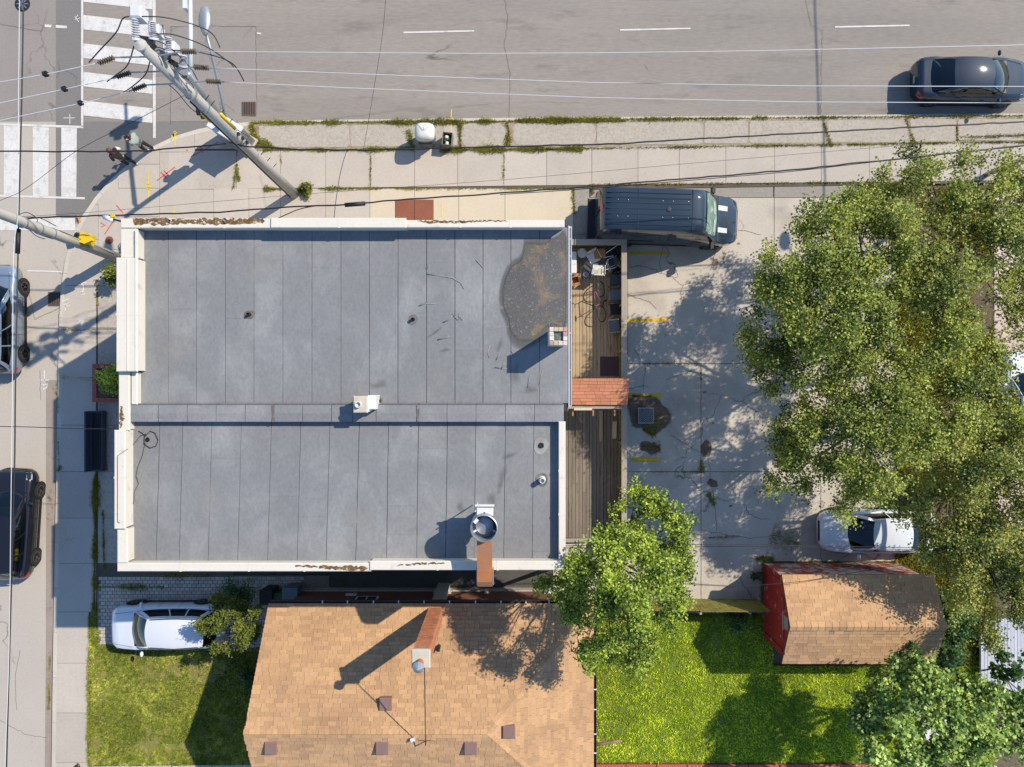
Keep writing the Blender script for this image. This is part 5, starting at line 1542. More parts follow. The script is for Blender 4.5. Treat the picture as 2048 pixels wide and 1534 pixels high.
for L, nm in list(zip(R_lines, names_r)) + list(zip(L_lines, names_l)):
    z = L['z']
    a, b = P(*L['ins'][0], z), P(*L['ins'][1], z)
    p1(MB().tube([pole1(z), a], .022, 6), 'hook', 'grey_metal')
    ribbed(a, b, .075, 7, 'insulator', 'insulator')
    c = P(*L['path'][0], z)
    p1(MB().tube([b, c], .03, 6), 'clamp', 'galv')
    pts = [P(x, y, z) for x, y in L['path']]
    wire('power_line', pts, .011, 'bare_wire', nm, 'wire', 0.0, 10)
    if 'clip' in L:
        q = P(*L['clip'], z)
        o = MB().obox(q, .11, .10, .12, .3).build('line_marker', M['black'])
        tag(o, 'black box clipped on the %s left-going power line' % ('uppermost','middle','lowest')[L_lines.index(L)], 'line marker')
# jumper loops
for pts in ([(245,110,12.1),(215,128,11.9)][:0] or [(258,33,13.2),(245,38,13.0),(232,65,12.7),(200,100,12.3),(178,125,12.2)], [(268,92,12.6),(255,130,12.0),(232,150,11.6),(214,163,11.4)], [(300,122,12.0),(290,150,11.4),(262,175,10.9),(246,185,10.7)],
            [(283,33,13.2),(330,35,13.0),(390,50,12.6),(425,68,12.3),(440,95,12.2)], [(312,68,12.6),(350,70,12.3),(410,92,11.9),(455,122,11.5),(468,134,11.4)], [(335,100,12.0),(400,105,11.8),(462,125,11.3),(488,162,10.7)]):
    p1(MB().tube(smooth([P(*q) for q in pts]), .016, 6), 'jumper', 'cable', True)
# switch gear: brackets and white porcelain units reaching out over the road
for k, (bx, by, tx, ty, z) in enumerate(((272,76,269,30,12.9),(307,75,305,36,12.6),(337,101,336,68,12.2),(366,130,367,106,11.6))):
    a, b = P(bx,by,z), P(tx,ty,z+.15)
    d = b-a
    ribbed(a, a+d*.85, .105, 8, 'porcelain', 'bushing')
    p1(MB().tube([a-d*.12, a], .12, 10), 'bushing_base', 'porcelain')
    p1(MB().tube([pole1(z-.35), a-d*.05], .05, 6), 'bracket', 'grey_metal')
for (x0,y0,x1,y1,z) in ((257,9,282,34,13.1),(295,46,316,66,12.3),(323,80,347,99,11.8)):
    c, e = P((x0+x1)/2,(y0+y1)/2,z), (P(x1,y0,z)-P(x0,y1,z))
    p1(MB().cbox(c.x-e.x/2,c.x+e.x/2,c.y-e.y/2,c.y+e.y/2,z-.35,z,.04), 'switch_box', 'porcelain')
for (px,py,z,w) in ((292,80,12.5,.28),(318,105,12.0,.3),(350,128,11.3,.3),(366,150,10.7,.24),(302,88,12.6,.2),(330,112,11.8,.24),(372,155,10.6,.2)):
    q = P(px,py,z); p1(MB().obox(q,w,.12,.16,random.uniform(-.8,.2)), 'bracket', 'dark_metal' if random.random()<.5 else 'grey_metal')
for pts in ([(300,95,12.3),(330,100,12.2),(352,140,11.2),(378,160,10.6)], [(310,80,12.4),(340,95,12.2),(380,135,11.3),(395,160,10.7)], [(365,150,10.8),(385,170,10.2),(386,185,9.8),(372,175,10.0)], [(325,50,12.2),(330,75,12.3),(350,110,11.8)], [(338,170,10.0),(355,185,9.6),(380,215,9.0),(398,228,8.6)]):
    p1(MB().tube(smooth([P(*q) for q in pts]), .013, 5), 'lead_wire', 'cable', True)
# street-lamp arm on this pole
a, b = pole1(7.4), P(411, 62, 9.0)
p1(MB().tube([a, P(442,190,8.0), P(424,110,8.7), b], .045, 10), 'lamp_arm', 'grey_metal', True)
hd = P(410, 42, 9.05)
lam = MB(); rings = []
for t_, w_, h_ in ((-.45,.04,.03),(-.40,.12,.07),(-.15,.19,.10),(.1,.19,.11),(.32,.11,.07),(.42,.05,.05)):
    rings.append([(hd.x+w_*math.cos(q), hd.y-t_, hd.z+h_*math.sin(q)) for q in [2*PI*k/12 for k in range(12)]])
p1(lam.loft(rings), 'lamp_head', 'grey_metal', True)
# comm-cable brackets
for z in (6.2, 6.6, 7.0):
    q = pole1(z); p1(MB().obox(q+Vector((.14,.0,0)), .2,.1,.08,0), 'cable_bracket', 'dark_metal')
q = pole1(6.5); p1(MB().tube([q+Vector((-.3,.12,0)), q+Vector((0,.3,.05)), q+Vector((.35,.1,-.05)), q+Vector((.1,-.25,0)), q+Vector((-.3,.1,.02))], .014, 5), 'cable_loop', 'cable', True)

# ---- traffic-signal pole with mast arm beside it
SG = P(478, 276)
sg = empty('signal_pole', (SG.x, SG.y, ZS), 0, 'white steel traffic signal pole with long mast arm over the crosswalk', 'signal pole')
stop = P(375, 147, 6.1)
sbase = Vector((SG.x, SG.y, ZS))
sp_at = lambda z: sbase.lerp(stop, z/6.1)
wpart(sg, MB().tube([sbase-Vector((0,0,.05)), sp_at(3), stop], [.14,.115,.095], 14), 'shaft', 'galv', True)
wpart(sg, MB().cbox(SG.x-.22,SG.x+.22,SG.y-.22,SG.y+.22,ZS,ZS+.06,.01), 'base_plate', 'grey_metal')
arm0 = sp_at(5.3)
wpart(sg, MB().tube([P(381,150,5.5), P(381,60,5.8), P(380,-60,6.1), P(379,-150,6.2)], [.085,.075,.065,.055], 12), 'mast_arm', 'white_metal', True)
wpart(sg, MB().tube([sp_at(5.45), P(381,152,5.5)], .07, 10), 'arm_joint', 'white_metal', True)
def signal_head(e, c, rz, h=1.15, w=.38, m='signal_yellow', lamps=3, cols=('lamp_red','lamp_amber','plastic_green')):
    o = wpart(e, MB().obox(c, w, .22, h, rz), 'signal_head', m)
    for k in range(lamps):
        zz = c.z + h*.33 - k*h*.33*(1 if lamps == 3 else 1.4)
        d = Vector((math.sin(rz), -math.cos(rz), 0))
        MB().tube([Vector((c.x,c.y,zz))+d*.10, Vector((c.x,c.y,zz))+d*.30], [.14,.14], 12).build('visor', M['plastic_black'], o)
        MB().tube([Vector((c.x,c.y,zz))+d*.1, Vector((c.x,c.y,zz))+d*.305], [.12,.11], 12).build('lens', M[cols[k]], o)
    return o
signal_head(sg, P(372,-70,5.9), 0.0)
wpart(sg, MB().box(P(366,0,6.0).x, P(374,0,6.0).x, P(0,17,6.0).y, P(0,-6,6.0).y, 5.7, 6.03), 'sign_box', 'white_metal')
signal_head(sg, sp_at(2.75)+Vector((-.38,-.1,0)), -PI/2, .8, .36, 'signal_yellow', 2)
wpart(sg, MB().tube([sp_at(2.75), sp_at(2.75)+Vector((-.3,-.1,0))], .03, 6), 'head_bracket', 'grey_metal')
# braces between the two poles seen in the photo
wpart(sg, MB().tube([sp_at(4.3), sp_at(4.3)+Vector((-.25,-.2,.0))], .03, 6), 'cable_clamp', 'grey_metal')
# control cabinet on the pavement
cb = P(466, 268, 1.75); 
ce = empty('control_cabinet', (cb.x, cb.y, ZS), 0.0, 'pale grey traffic control cabinet at the foot of the signal pole', 'cabinet')
ce.rotation_euler = (0,0,math.radians(-32))
ce.location = (P(482,283).x, P(482,283).y, ZS)
MB().cbox(-.62,.62,-.34,.34,.1,1.55,.03).build('body', M['galv'], ce)
MB().cbox(-.66,.66,-.38,.38,1.55,1.62,.03).build('lid', M['white_metal'], ce)
MB().box(-.56,-.02,-.36,-.341,.2,1.45).build('door', M['grey_metal'], ce); MB().box(.02,.56,-.36,-.341,.2,1.45).build('door', M['grey_metal'], ce)
MB().box(-.7,.7,-.42,.42,-.02,.1).build('plinth', M['slab'], ce)

# ---- concrete pole at the side street, signals and boxes on it
P2 = P(236, 516); P2.z = ZS
TOP2 = P(-190, 356, 10.4)
pole2 = lambda z: Vector((P2.x,P2.y,ZS)).lerp(TOP2, z/10.4)
up2 = empty('concrete_pole', tuple(P2), 0, 'round concrete pole at the side street with yellow signal housing', 'utility pole')
w2 = lambda mb, nm, m, s=False: wpart(up2, mb, nm, m, s)
w2(MB().tube([pole2(0)-Vector((0,0,.1)), pole2(4), pole2(8), pole2(10.4)], [.21,.185,.16,.14], 18), 'shaft', 'concrete_pole', True)
for z in (2.2, 2.6, 4.2, 4.9, 5.7): w2(MB().lathe([(.19,-.025),(.205,-.025),(.205,.025),(.19,.025)], 16, tuple(pole2(z))), 'band', 'grey_metal')
q = P(165, 475, 2.9)
sh_ = signal_head(up2, Vector((q.x, q.y, 2.6)), -PI/2-.3, .72, .42, 'signal_yellow', 2)
w2(MB().obox(Vector((q.x+.16,q.y-.05,2.85)), .35,.3,.16,.4), 'signal_hood', 'signal_yellow')
w2(MB().tube([pole2(2.5), Vector((q.x,q.y,2.5))], .03, 6), 'head_bracket', 'grey_metal')
q = P(92, 466, 4.3); w2(MB().obox(q, .42, .28, .36, -.35), 'junction_box', 'plastic_grey')
q = P(140, 492, 2.9); w2(MB().obox(q, .22, .2, .1, .3), 'push_button_box', 'galv')
for pts in ([(30,432,5.8),(60,448,5.2),(100,455,4.4),(160,478,3.0),(228,508,.7)], [(40,440,5.6),(70,470,4.8),(90,478,4.3)], [(36,430,5.9),(55,425,5.7),(75,440,5.2),(60,455,5.0),(40,445,5.4)], [(32,437,5.8),(75,435,5.3),(112,452,4.4)]):
    w2(MB().tube(smooth([P(*t_) for t_ in pts]), .014, 6), 'lead_wire', 'cable', True)
# round meter post and small sign post near the corner
q = P(206, 476, .6); o = tag(MB().lathe([(.17,ZS),(.17,ZS+.02),(.02,ZS+.03)], 20, (q.x,q.y,0)).build('valve_cover', M['rust_plate']), 'rusty round valve cover in the pavement below the concrete pole', 'cover')
wl = empty('wall_lamp', (BX0+.1, BY1, 6.6), 0, 'white spotlight on a bracket at the corner of the parapet', 'lamp')
wpart(wl, MB().tube([(BX0-.02,BY1+.02,7.6), P(232,440,7.4), P(212,434,7.2)], .03, 6), 'bracket', 'black', True)
wpart(wl, MB().tube([P(226,441,7.35), P(209,433,7.25)], [.075,.09], 12), 'head', 'white_metal', True)
wpart(wl, MB().obox(P(226,432,7.4), .12,.1,.06,.3), 'bracket_plate', 'signal_yellow')

# ---- cables
def pxwire(name, pts, r, m, label, group=None, n=6, sides=6, cat='cable'):
    q = [P(*t_) for t_ in pts]
    # smooth through the points
    out = []
    for i in range(len(q)-1):
        a, b, c, d = q[max(i-1,0)], q[i], q[i+1], q[min(i+2,len(q)-1)]
        for k in range(n):
            t = k/n
            out.append(0.5*((2*b)+(c-a)*t+(2*a-5*b+4*c-d)*t*t+(-a+3*b-3*c+d)*t*t*t))
    out.append(q[-1])
    return tag(MB().tube(out, r, sides).build(name, M[m], None, True), label, cat, group)
def twisted(pts, r):
    """slightly wavy, like a lashed bundle"""
    out = []
    for i in range(len(pts)-1):
        a, b = pts[i], pts[i+1]
        m_ = max(1, int(math.hypot(b[0]-a[0], b[1]-a[1])/22))
        for k in range(m_):
            t = k/m_
            out.append((a[0]+(b[0]-a[0])*t, a[1]+(b[1]-a[1])*t+random.uniform(-.8,.8), a[2]+(b[2]-a[2])*t))
    out.append(pts[-1])
    return out
pxwire('cable', twisted([(-200,303,6.6),(0,303,6.6),(250,303,6.5),(300,301,6.5),(452,287,6.5)],0), .026, 'cable', 'black cable from the left edge past the two walkers to the utility pole', n=3)
pxwire('cable', twisted([(458,284,6.5),(490,292,6.5),(600,299,6.4),(728,300,6.3),(950,295,6.3),(1240,287,6.3),(1600,266,6.3),(2048,243,6.4),(2500,222,6.5)],0), .026, 'cable', 'black lashed cable running right along the weedy boulevard', n=3)
pxwire('cable', twisted([(45,438,5.7),(120,433,5.8),(240,430,6.0),(440,424,6.2),(560,415,6.2),(690,409,6.2),(820,398,6.2),(920,392,6.2),(1180,373,6.2),(1400,355,6.2),(1600,338,6.3),(2048,291,6.4),(2500,240,6.5)],0), .026, 'cable', 'black cable in front of the parapet passing over the van', n=3)
pxwire('cable', [(555,437,7.6),(575,428,6.6),(600,418,6.2),(640,411,6.2),(700,410,6.2)], .018, 'cable', 'short cable dropping from the long black cable to the parapet')
pxwire('cable', [(1000,389,6.1),(1180,377,6.1),(1480,352,6.1),(1600,341,6.1),(1800,318,6.2),(2048,292,6.2)], .013, 'cable', 'thin cable just below the black cable over the van')
pxwire('wire', [(30,434,5.9),(200,423,5.9),(600,389,5.8),(1000,360,5.8),(1400,325,5.8),(1800,291,5.8),(2048,270,5.9)], .006, 'cable', 'hair-thin wire from the concrete pole across the pavement', cat='wire')
pxwire('cable', [(774,-60,7.6),(766,60,7.1),(744,200,6.6),(732,270,6.4),(727,298,6.3)], .007, 'cable', 'thin cable crossing the big road down to the lashed cable')
pxwire('cable', [(727,299,6.3),(698,300,6.3),(690,312,6.3),(680,350,6.6),(672,400,7.2),(668,436,7.9)], .011, 'cable', 'drop wire from the lashed cable to the building parapet')
o = tag(MB().tube([P(690,410,6.2), P(730,407,6.2)], .075, 10).build('splice_case', M['black'], None, True), 'black splice case hung on the cable above the parapet', 'splice case')
o = tag(MB().tube([P(37,458,5.6), P(35,507,5.6)], .075, 10).build('splice_case', M['black'], None, True), 'black splice case on the cable beside the concrete pole', 'splice case')
pxwire('cable', [(48,-100,6.5),(45,120,6.2),(41,300,5.9),(38,420,5.7),(36,508,5.6),(31,760,5.8),(29,935,5.9),(22,1200,6.0),(13,1534,6.0),(8,1800,6.0)], .024, 'cable', 'dark cable running down the side street over the parked cars')
pxwire('wire', [(40,-100,6.9),(37,200,6.6),(36,420,6.4),(27,510,6.4),(25,760,6.4),(22,1000,6.4),(18,1300,6.4),(10,1534,6.4),(3,1800,6.4)], .011, 'bare_wire', 'pale thin wire beside the dark cable above the side street', cat='wire')
pxwire('cable', [(-60,852,6.2),(60,854,6.2),(140,857,6.2),(236,858,6.4)], .013, 'cable', 'service cable from the side street to the building front')
pxwire('wire', [(-200,470,8.8),(0,401,8.7),(60,371,8.6),(150,304,8.7),(245,254,9.0),(370,190,9.6)], .008, 'cable', 'guy wire from the utility pole down towards the left edge', cat='wire')
pxwire('cable', [(1128,1092,5.2),(1250,1090,4.9),(1420,1089,4.7),(1600,1091,4.7),(1850,1096,5.0),(2300,1102,5.6)], .012, 'cable', 'upper of two dark cables from the tree across the lot end')
pxwire('cable', [(1128,1096,5.0),(1420,1093,4.5),(1600,1094,4.5),(1850,1100,4.8),(2300,1108,5.4)], .010, 'cable', 'lower of two dark cables from the tree across the lot end')
pxwire('cable', [(1450,1175,2.9),(1600,1163,3.0),(1720,1143,3.0),(1830,1128,3.2),(2200,1100,4.0)], .010, 'cable', 'thin cable along the north wall of the red shed')

# ---- street lamp standing in the tree belt (its shadow falls on the lot)
SLb = P(1968, 352)
sl = empty('street_lamp', (SLb.x, SLb.y, ZS), 0, 'steel street lamp standing among the tree crowns by the pavement', 'street lamp')
wpart(sl, MB().tube([(SLb.x,SLb.y,ZS),(SLb.x,SLb.y,8.0)], [.11,.07], 12), 'shaft', 'galv', True)
wpart(sl, MB().tube([(SLb.x,SLb.y,7.9),(SLb.x-.5,SLb.y+.9,8.2),(SLb.x-1.0,SLb.y+1.7,8.3)], .04, 8), 'arm', 'galv', True)
pxl = [(SLb.x+.02,SLb.y,7.95),(SLb.x+.1,SLb.y+3,7.8),(SLb.x-.1,SLb.y+9,7.8),(SLb.x-.3,SLb.y+24,8.2)]
wpart(sl, MB().ell((SLb.x-1.15,SLb.y+1.95,8.3),.24,.42,.12), 'lamp_head', 'galv', True)
wire('cable', pxl, .03, 'cable', 'cable leading from the street lamp top across the big road', 'cable', 0.0, 6)

# ================================================================ VEHICLES
def interp(tab, t):
    for i in range(len(tab)-1):
        if t <= tab[i+1][0]:
            a, b = tab[i], tab[i+1]
            f = (t-a[0])/(b[0]-a[0]) if b[0] > a[0] else 0
            f = f*f*(3-2*f)*.5+f*.5
            return a[1]+(b[1]-a[1])*f
    return tab[-1][1]
def wheel(e, x, y, r, w, sy, rim='rim', spokes=5):
    ty = MB().lathe([(r*.62,-w/2),(r*.9,-w/2),(r,-w/2+.03),(r,w/2-.03),(r*.9,w/2),(r*.62,w/2)], 28, (0,0,0), 'Y').build('wheel', M['tyre'], e, 0.6)
    ty.location = (x, y, r)
    yo = sy*w/2
    mb = MB()
    mb.lathe([(r*.63,-.005),(r*.66,0.012*1),(r*.58,0.012),(r*.57,-.03)], 28, (0,0,0), 'Y')
    for k in range(spokes):
        t = 2*PI*k/spokes+.3
        mb.obox((math.cos(t)*r*.32, 0.0, math.sin(t)*r*.32), r*.56, .02, r*.16, 0, 0, -t)
    mb.lathe([(r*.13,-.01),(r*.13,.018),(.005,.018)], 12, (0,0,0), 'Y')
    rm = mb.build('rim', M[rim], ty)
    rm.location = (0, yo-(0.002 if sy>0 else -.002), 0)
    if sy < 0: rm.scale = (1,-1,1)
    hub = MB().lathe([(r*.6,-.02),(r*.6,.0)], 20, (0,0,0), 'Y').build('brake_drum', M['black'], ty)
    hub.location = (0, yo-sy*.012, 0)
def make_car(name, label, cat, loc, rz, L, Wd, Hh, paint, style='sedan', rim='rim', glass='carglass', group=None, seats='seat', rails=False, rearglass=None):
    e = empty(name, loc, rz, label, cat, group)
    m = M[paint]
    belt = Hh*(.64 if style != 'suv' else .62)
    hl, hw = L/2, Wd/2
    if style == 'sedan':
        top = [(0,.58*Hh),(.03,.66*Hh),(.16,.675*Hh),(.2,belt),(.70,belt),(.74,.655*Hh),(.90,.57*Hh),(.97,.50*Hh),(1,.40*Hh)]
        gb, gr = (.10,.755), (.27,.59)
    elif style == 'hatch':
        top = [(0,.50*Hh),(.02,.60*Hh),(.06,belt),(.70,belt),(.75,.655*Hh),(.91,.57*Hh),(.975,.49*Hh),(1,.38*Hh)]
        gb, gr = (.02,.77), (.09,.58)
    else:
        top = [(0,.50*Hh),(.02,.58*Hh),(.06,belt),(.68,belt),(.72,.65*Hh),(.92,.60*Hh),(.975,.52*Hh),(1,.38*Hh)]
        gb, gr = (.03,.745), (.09,.58)
    wid = [(0,.74),(.012,.83),(.04,.92),(.12,.975),(.28,1),(.72,1),(.86,.97),(.93,.92),(.975,.82),(.993,.68),(1,.60)]
    zb = .20
    def ring(t):
        x = -hl+L*t; w = hw*interp(wid, t); zt = interp(top, t)
        lo = zb + (.12*(1-t/.05) if t < .05 else 0) + (.08*(t-.95)/.05 if t > .95 else 0)
        h = [(0,lo),(.86,lo),(.965,lo+.10),(.99,lo+(zt-lo)*.38),(1.0,lo+(zt-lo)*.6),(.985,lo+(zt-lo)*.80),(.95,zt-.055),(.89,zt-.012),(.75,zt+.008),(.4,zt+.028),(0,zt+.036)]
        pts = [(x, w*y, z) for y, z in h] + [(x, -w*y, z) for y, z in h[-2:0:-1]]
        return pts
    ts = [0,.006,.015,.03,.05,.08,.12,.16,.2,.28,.36,.44,.52,.6,.66,.7,.74,.78,.82,.86,.9,.93,.955,.975,.99,1]
    MB().loft([ring(t) for t in ts]).build('body', m, e, 0.75)
    # greenhouse
    xb0, xb1 = -hl+L*gb[0], -hl+L*gb[1]
    xr0, xr1 = -hl+L*gr[0], -hl+L*gr[1]
    zb_, ze = belt-.005, Hh-.065
    wB = lambda u: hw*(.90-.10*(2*u-1)**4 - (.03 if u > .5 else .05)*abs(2*u-1)**2)
    wR = lambda u: hw*(.70-.05*(2*u-1)**4 - .03*abs(2*u-1)**2)
    zE = lambda u: ze-.05*(2*u-1)**2*(1.0 if u > .5 else 1.2)
    def side(sg, off=0.0):
        def f(u, v):
            b = Vector((xb0+(xb1-xb0)*u, sg*wB(u), zb_)); r = Vector((xr0+(xr1-xr0)*u, sg*wR(u), zE(u)))
            p = b.lerp(r, v); p.y += sg*(.035*math.sin(PI*v)+off); p.z += off*.5
            return p
        return f
    def sub(f, u0, u1, v0, v1):
        return lambda u, v: f(u0+(u1-u0)*u, v0+(v1-v0)*v)
    def screen(front, off=0.0):
        sg = 1 if front else -1
        U = 1.0 if front else 0.0
        xb, xr = (xb1, xr1) if front else (xb0, xr0)
        bow, bow2 = (.17,.09) if front else (.10,.05)
        def f(u, v):
            s = 2*u-1
            b = Vector((xb+sg*bow*(1-s*s), s*wB(U), zb_+.02*(1-s*s)))
            r = Vector((xr+sg*bow2*(1-s*s), s*wR(U), zE(U)+.045*(1-s*s)))
            p = b.lerp(r, v); p.x += sg*.03*math.sin(PI*v); p.z += .03*math.sin(PI*v)+off
            return p
        return f
    MB().patch(screen(True), 14, 6, False).build('windshield', M[glass], e, True)
    MB().patch(screen(False), 12, 5, True).build('rear_window', M[rearglass or glass], e, True)
    def roof(u, v):
        s = 2*v-1
        xa, xz = xr0-.05*(1-s*s), xr1+.09*(1-s*s)
        k = 1-abs(s)**3
        return Vector((xa+(xz-xa)*u, s*wR(u), zE(u)+.045*(1-s*s)+.02*k*math.sin(PI*u)))
    MB().patch(roof, 16, 12, False).build('roof', m, e, True)
    for sg in (-1, 1):
        f = side(sg)
        for u0, u1 in ((.06,.30),(.32,.56),(.58,.93)) if style != 'sedan' else ((.14,.30),(.32,.55),(.57,.93)):
            MB().patch(sub(f,u0,u1,.06,.90), 6, 4, sg > 0).build('side_window', M[glass], e, True)
        fo = side(sg, .004)
        mb = MB()
        ends = ((0,.06),(.30,.32),(.56,.58),(.93,1)) if style != 'sedan' else ((0,.14),(.30,.32),(.55,.57),(.93,1))
        for u0, u1 in ends: mb.patch(sub(fo,u0,u1,0,1), 2, 5, sg > 0)
        mb.patch(sub(side(sg,.005),0,1,.88,1.0), 14, 2, sg > 0)
        mb.patch(sub(side(sg,.005),0,1,0,.07), 14, 1, sg > 0)
        mb.build('pillar', m, e, True)
        # A-pillar edge
        c0, c1 = screen(True)(0 if sg < 0 else 1, 0), screen(True)(0 if sg < 0 else 1, 1)
        MB().tube([c0, c0.lerp(c1,.5)+Vector((.03,sg*.012,.02)), c1], .028, 6).build('pillar', m, e, True)
        # mirror
        mx = xb1-.28
        MB().ell((mx, sg*(hw+.10), belt+.06), .07,.12,.075).build('mirror', m, e, True)
        # door seams and handles
        yS = sg*(hw*1.0+.001)
        for t in (.36,.545,.70):
            x = -hl+L*t
            MB().tube([(x,yS*1.0,.30),(x,yS*1.003,belt*.6),(x-.01,yS*.99,belt*.80),(x-.02,yS*.955,belt-.06)], .007, 4).build('door_seam', M['black'], e)
        for t in (.38,.565):
            x = -hl+L*t
            MB().obox((x+.08, yS*1.0, belt*.80), .17,.03,.03).build('door_handle', m, e)
        MB().box(-hl+L*.22, -hl+L*.78, *sorted((yS*.97, yS*1.012)), .19, .27).build('sill', M['plastic_black'], e)
        # lights
        h = MB(); t = .935; 
        xh = -hl+L*.955; zh = interp(top,.955)-.075
        h.patch(lambda u,v: Vector((-hl+L*(.915+.065*u), sg*hw*(interp(wid,.915+.065*u)*(.985-.24*v)), interp(top,.915+.065*u)-.075+.085*v**.7)), 5, 4, sg < 0)
        h.build('headlight', M['lamp_clear'], e, True)
        h = MB(); h.patch(lambda u,v: Vector((-hl+L*(.004+.055*u), sg*hw*(interp(wid,.004+.055*u)*(1.012-.10*v*(1-u*.3))), interp(top,.03)-.26+.22*v)), 5, 4, sg > 0)
        h.build('taillight', M['lamp_red'], e, True)
        for t in (.185,.805):
            x = -hl+L*t; r = .335 if style != 'suv' else .355
            MB().lathe([(r+.055, 0),(r+.05,.02),(r+.01,.021)], 24, (x, sg*(hw-.018)-(0 if sg>0 else .02), r), 'Y').build('wheel_arch', M['plastic_black'], e)
            wheel(e, x, sg*(hw-.095), r, .22, sg, rim)
        if rails:
            MB().tube([(xr0+.15,sg*wR(.1)*.93,ze+.03),((xr0+xr1)/2,sg*wR(.5)*.95,Hh+.01),(xr1-.15,sg*wR(.9)*.93,ze+.03)], .016, 6).build('roof_rail', M['dark_metal'], e)
    # bonnet shut lines, wipers, grille, plates
    surf = lambda t, y: Vector((-hl+L*t, y, interp(top,t)+.008+.028*(1-abs(y)/hw)))
    for sg in (-1,1):
        MB().tube([surf(t, sg*hw*(.80-.14*(t-.76)/.19)) for t in (.765,.80,.85,.90,.935)], .006, 4).build('bonnet_seam', M['black'], e)
        MB().tube([screen(True,.012)(.5+sg*.05,.02), screen(True,.016)(.5-sg*.38+.0,.06)], .009, 4).build('wiper', M['black'], e)
    MB().patch(lambda u,v: screen(True,.003)(u, v*.05), 12, 1).build('cowl', M['plastic_black'], e)
    MB().obox((hl-.012,0,.50), .05,.85,.16).build('grille', M['plastic_black'], e)
    MB().obox((-hl+.012,0,.60), .03,.34,.12).build('number_plate', M['cloth_mint'], e)
    if style == 'sedan':
        MB().tube([surf(.035, hw*q) for q in (-.72,-.3,0,.3,.72)], .006, 4).build('boot_seam', M['black'], e)
    # inside
    wI = hw*.82
    MB().box(xb0+.12, xb1-.05, -wI, wI, belt-.02, belt+.036).build('interior', M['interior'], e)
    MB().loft([[(xb1-.42,-wI*.95,belt+.03),(xb1-.42,wI*.95,belt+.03),(xb1-.42,wI*.95,belt+.10),(xb1-.42,-wI*.95,belt+.10)],[(xb1+.02,-wI*.9,belt+.02),(xb1+.02,wI*.9,belt+.02),(xb1+.02,wI*.9,belt+.06),(xb1+.02,-wI*.9,belt+.06)]]).build('dashboard', M['plastic_black'], e)
    for x in (xr1-.45, xr0+.55):
        for sg in (-1,1):
            MB().obox((x, sg*wI*.45, belt+.14), .14,.46,.30,0,0,-.2).build('seat', M[seats], e, False)
            MB().ell((x-.06, sg*wI*.45, belt+.36), .06,.12,.09).build('headrest', M[seats], e, True)
    return e
ZR0 = 0.006
make_car('parked_car', 'dark blue saloon car parked at the kerb of the big road', 'car', (19.25, 12.72, ZR0), math.radians(-1.0), 4.75, 1.80, 1.46, 'paint_blue', 'sedan', glass='carglass')
make_car('parked_car', 'silver grey car at the left edge beside the concrete pole', 'car', (-21.55, 2.70, ZR0), math.radians(90), 4.55, 1.78, 1.48, 'paint_silver', 'hatch', 'rim_dark', glass='carglass_dark')
make_car('parked_car', 'black car at the left edge beside the shaded sidewalk', 'car', (-20.95, -5.86, ZR0), math.radians(86.5), 4.55, 1.76, 1.50, 'paint_black', 'hatch', 'rim_dark')
make_car('parked_car', 'white car on the paver driveway with its rear under the small tree', 'car', (-14.42, -10.12, 0.118), math.radians(180.5), 4.55, 1.84, 1.62, 'paint_white', 'suv', rails=True, glass='carglass_dark')
make_car('parked_car', 'white car beside the red shed with its rear below the tree crown', 'car', (15.25, -6.18, ZL), math.radians(180), 4.7, 1.80, 1.46, 'paint_white', 'sedan', glass='carglass_dark')
make_car('parked_car', 'white car almost hidden by the tree crowns at the far right edge', 'car', (21.45, -0.9, 0.07), math.radians(95), 4.5, 1.80, 1.50, 'paint_white', 'hatch', glass='carglass_dark')
# yellow thing on the back seats of the two left cars
o = tag(MB().ell((-20.45,-7.15,1.08),.12,.22,.10).ell((-20.43,-6.9,1.12),.09,.1,.09).build('soft_toy', M['signal_yellow'], None, True), 'bright yellow soft toy behind the side window of the black car', 'toy')

